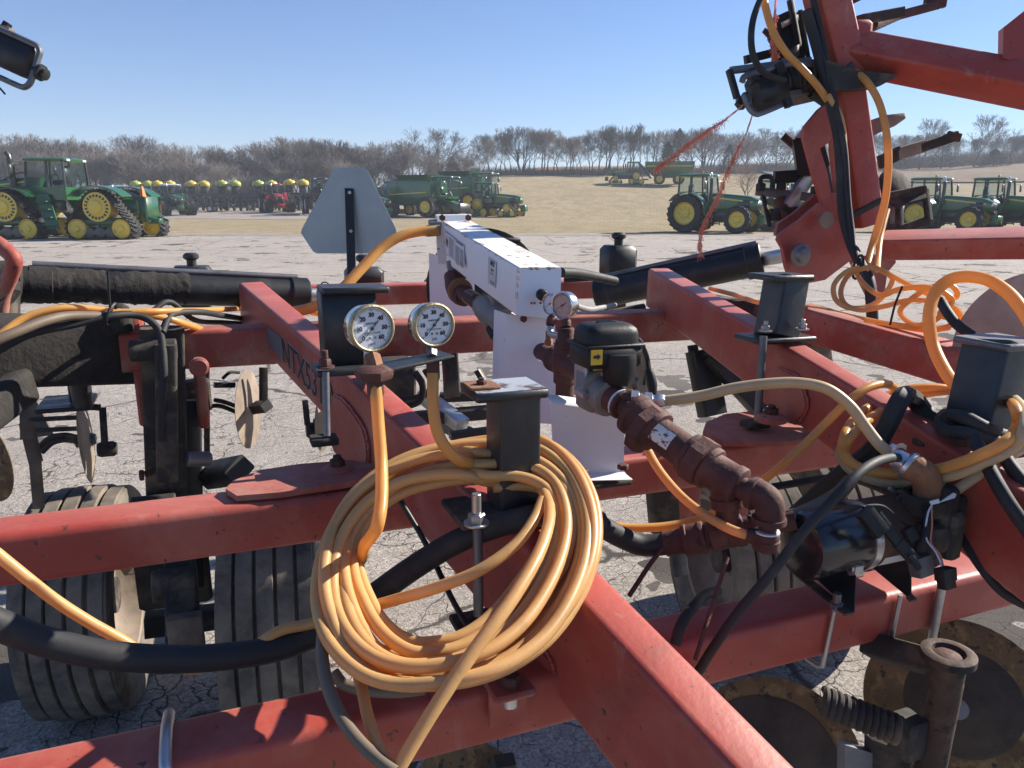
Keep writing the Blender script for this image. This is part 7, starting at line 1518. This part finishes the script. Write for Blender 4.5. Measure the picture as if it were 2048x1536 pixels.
def planter(label, px, Y, head, tanks, span, tm):
    p = thing('planter', label, 'planter', at(px, Y), head, 'folded planters with tanks', local=True)
    for (z, d) in ((1.0, 0), (1.5, .25), (1.85, -.2)): MB().beam(V((-span/2, d, z)), V((span/2, d, z)), .20, .20, .02).obj('tool_bar', M['blackp'], p)
    for k in range(int(span/.75)):
        x = -span/2 + .4 + .75*k; u = MB(); u.box(V((x, -.5, .85)), .14, .45, .28, None, .05); u.box(V((x, -.6, 1.35)), .17, .20, .22, None, .06); u.lathe(V((x-.1, -.55, .38)), V((1, 0, 0)), [(.36, 0), (.38, .05), (.38, .15), (.36, .2)], 16); u.obj('row_unit', M['blackp'], p)
    for k in range(3):
        x = -span/2 + span*(k+.5)/3
        ag_wheel(p, x, .8, .42, .3, 'whitep' if k == 1 else 'blackp', 12)
    for x in tanks:
        for s in (-.74, .74):
            rg = []
            for (r, h_) in ((.34, 0), (.56, .06), (.62, .22), (.60, .42), (.46, .60), (.20, .68), (.16, .76)):
                rg.append([V((x + s + math.cos(2*PI*i/18)*r*1.15, .2 + math.sin(2*PI*i/18)*r, 2.72+h_)) for i in range(18)])
            MB().rings(rg).obj('tank', M[tm], p)
            for dx in (-.3, .3): MB().beam(V((x+s+dx, -.42, 1.9)), V((x+s+dx, -.42, 3.05 if dx < 0 else 2.85)), .07, .05, .01, up=(0, 1, 0), seg=1).obj('tank_frame', M['blackp'], p)
            MB().beam(V((x+s-.7, -.45, 2.75)), V((x+s+.7, -.45, 2.75)), .06, .06, .01).obj('tank_frame', M['blackp'], p)
            MB().box(V((x+s, .2, 2.35)), .34, .30, .36, None, .03).obj('tank_stand', M['blackp'], p)
        MB().beam(V((x-1.5, .2, 1.9)), V((x+1.5, .2, 1.9)), .12, .12, .02).obj('tank_beam', M['blackp'], p)
    return p
planter('planter with two pairs of yellow tanks above the dual-tyre green tractor', 365, 92, R_(4), (-1.95, 1.95), 9.0, 'tank')
planter('planter with two pairs of lime-yellow tanks in the middle of the planter row', 497, 90, R_(4), (-2.1, 2.05), 8.2, 'tank_g')
planter('planter with one pair of deep yellow tanks nearest the slow-vehicle sign', 595, 88, R_(4), (0,), 4.6, 'tank')
planter('small planter with a single lime tank pair above the pale blue roof', 288, 96, R_(4), (0,), 6.0, 'tank_g')
bx_ = thing('pallet_trailer', 'low dark trailer with a white wheel in front of the planters', 'trailer', at(425, 86.5), R_(5), local=True)
bx((0, 0, .75), 2.4, .8, .10, 'blackp', 'deck', bx_, .03); ag_wheel(bx_, 0, -.9, .38, .25, 'whitep', 10); ag_wheel(bx_, 0, .9, .38, .25, 'whitep', 10); bx((2.9, 0, .7), .6, .06, .06, 'blackp', 'drawbar', bx_, .02)
def combine(label, px, Y, head, sc=1.0):
    c = thing('combine_harvester', label, 'combine', at(px, Y), head, 'green combines', local=True); c.scale = (sc,)*3
    rg = []
    for (x, w, zb, zt) in ((-3.6, 2.6, 1.5, 2.6), (-3.2, 2.9, 1.3, 3.3), (-1.5, 3.1, 1.1, 3.55), (1.6, 3.1, 1.1, 3.55), (2.0, 3.0, 1.2, 3.4)):
        rg.append(quadring([V((x, -w/2, zt)), V((x, w/2, zt)), V((x, w/2, zb)), V((x, -w/2, zb))], .22, 4))
    MB().rings(rg).obj('body', M['green'], c, 50)
    MB().rings([quadring([V((-1.9, -1.3, 3.55)), V((-1.9, 1.3, 3.55)), V((1.5, 1.3, 3.55)), V((1.5, -1.3, 3.55))], .1), quadring([V((-2.2, -1.5, 4.0)), V((-2.2, 1.5, 4.0)), V((1.7, 1.5, 4.0)), V((1.7, -1.5, 4.0))], .1)]).obj('grain_tank', M['green2'], c)
    cab(c, 1.9, 3.7, 1.9, 1.75, 3.85, 'green', 'green', .25, -.15)
    for s in (-1, 1):
        for y in (1.55, 2.25): ag_wheel(c, 2.0, s*y, .98, .62)
        ag_wheel(c, -2.5, s*1.45, .70, .48)
        MB().beam(V((-2.8, s*1.56, 2.15)), V((1.6, s*1.575, 2.35)), .02, .09, .003, up=V((0, 0, 1)), seg=1).obj('stripe', M['yel'], c)
        for x in (-1.9, -.2): MB().box(V((x, s*1.553, 2.35)), .012, .012, 1.0).obj('panel_seam', M['blackp'], c)
        mirror(c, 3.5, s*1.0, 3.4, s)
    MB().prism([V((2.6, -.7, 1.9)), V((2.6, -.7, 1.2)), V((4.9, -.7, .45)), V((4.9, -.7, 1.1))], V((0, 1.4, 0))).obj('feeder_house', M['green2'], c)
    bx((4.9, 0, .85), .12, .95, .45, 'blackp', 'feeder_plate', c, .03); MB().beam(V((-3.4, 1.3, 3.3)), V((1.3, 1.65, 3.6)), .36, .36, .12, up=V((0, 0, 1))).obj('unload_auger', M['green'], c)
    bx((2.6, -1.3, 1.55), .7, .4, .05, 'blackp', 'platform', c, .02); bx((-4.0, 0, 1.5), .5, .9, .35, 'blackp', 'chopper', c, .08)
    return c
combine('green combine harvester with its cab facing right, nearest the sign', 845, 75, R_(-28), .98)
combine('second green combine half hidden behind the first, grain tank raised', 925, 84, R_(-25), 1.02)
bm = thing('blue_sprayer', 'dark blue farm machine wedged between the tractor nose and the combine', 'farm machine', at(800, 84), R_(-60), local=True)
bx((0, 0, 1.9), 1.9, 1.2, 1.0, 'bluep', 'body', bm, .15); cab(bm, 1.6, 3.0, 1.7, 1.7, 3.5, 'bluep', 'bluep', .3)
for x in (-1.2, 2.2):
    for y in (-1.4, 1.4): ag_wheel(bm, x, y, .85, .45, 'blackp')
bx((0, 0, 3.05), 1.5, 1.0, .18, 'blackp', 'top_rack', bm, .05)
def row_tracked(label, px, Y, head, sc=1.0):
    t = thing('tracked_tractor', label, 'tractor', at(px, Y), head, 'green tracked row-crop tractors', local=True); t.scale = (sc,)*3
    for s in (-1, 1): track(t, -.2, s*1.1, 2.1, 1.75, .5, s); track(t, 2.9, s*1.1, 1.7, 1.25, .45, s)
    bx((1.4, 0, 1.05), 1.9, .35, .3, 'blackp', 'chassis', t, .06); hood(t, 1.2, 4.0, .95, .85, 1.15, 2.2, 1.95, 'green', 'yel'); cab(t, -.6, 1.25, 1.75, 1.3, 3.25, 'green', 'green', .35)
    for s in (-1, 1): mirror(t, 1.1, s*.85, 2.9, s)
    MB().cyl((1.5, -.6, 1.9), (1.5, -.6, 3.0), .09, 12).obj('exhaust', M['blackp'], t); bx((4.25, 0, .8), .25, .4, .3, 'green', 'front_weight', t, .05)
    return t
row_tracked('green tractor on four small yellow-wheeled tracks at the right of the combines', 968, 76, R_(-22), 1.0)
row_tracked('distant green tracked tractor out on the grass field coupled to the grain cart', 1268, 117, R_(170), 1.0)
gc = thing('grain_cart', 'long green grain cart with yellow wheels out on the grass field', 'grain cart', at(1335, 116), R_(170), local=True)
MB().rings([quadring([V((-2.0, -.7, 1.0)), V((2.0, -.7, 1.0)), V((2.0, .7, 1.0)), V((-2.0, .7, 1.0))], .1), quadring([V((-3.5, -1.7, 2.2)), V((3.5, -1.7, 2.2)), V((3.5, 1.7, 2.2)), V((-3.5, 1.7, 2.2))], .1), quadring([V((-3.6, -1.75, 3.3)), V((3.6, -1.75, 3.3)), V((3.6, 1.75, 3.3)), V((-3.6, 1.75, 3.3))], .1)]).obj('hopper', M['green'], gc)
for s in (-1, 1): MB().beam(V((-3.3, s*1.765, 2.65)), V((3.3, s*1.765, 2.65)), .02, .10, .003, up=V((0, 0, 1)), seg=1).obj('stripe', M['yel'], gc)
for x in (-1.4, 1.4):
    for y in (-1.5, 1.5): ag_wheel(gc, x, y, .82, .6)
MB().beam(V((2.6, -1.2, 1.0)), V((4.6, -1.5, 3.4)), .4, .4, .15, up=(0, 1, 0)).obj('auger', M['green2'], gc); bx((4.2, 0, .8), 1.2, .1, .1, 'green2', 'drawbar', gc, .03)
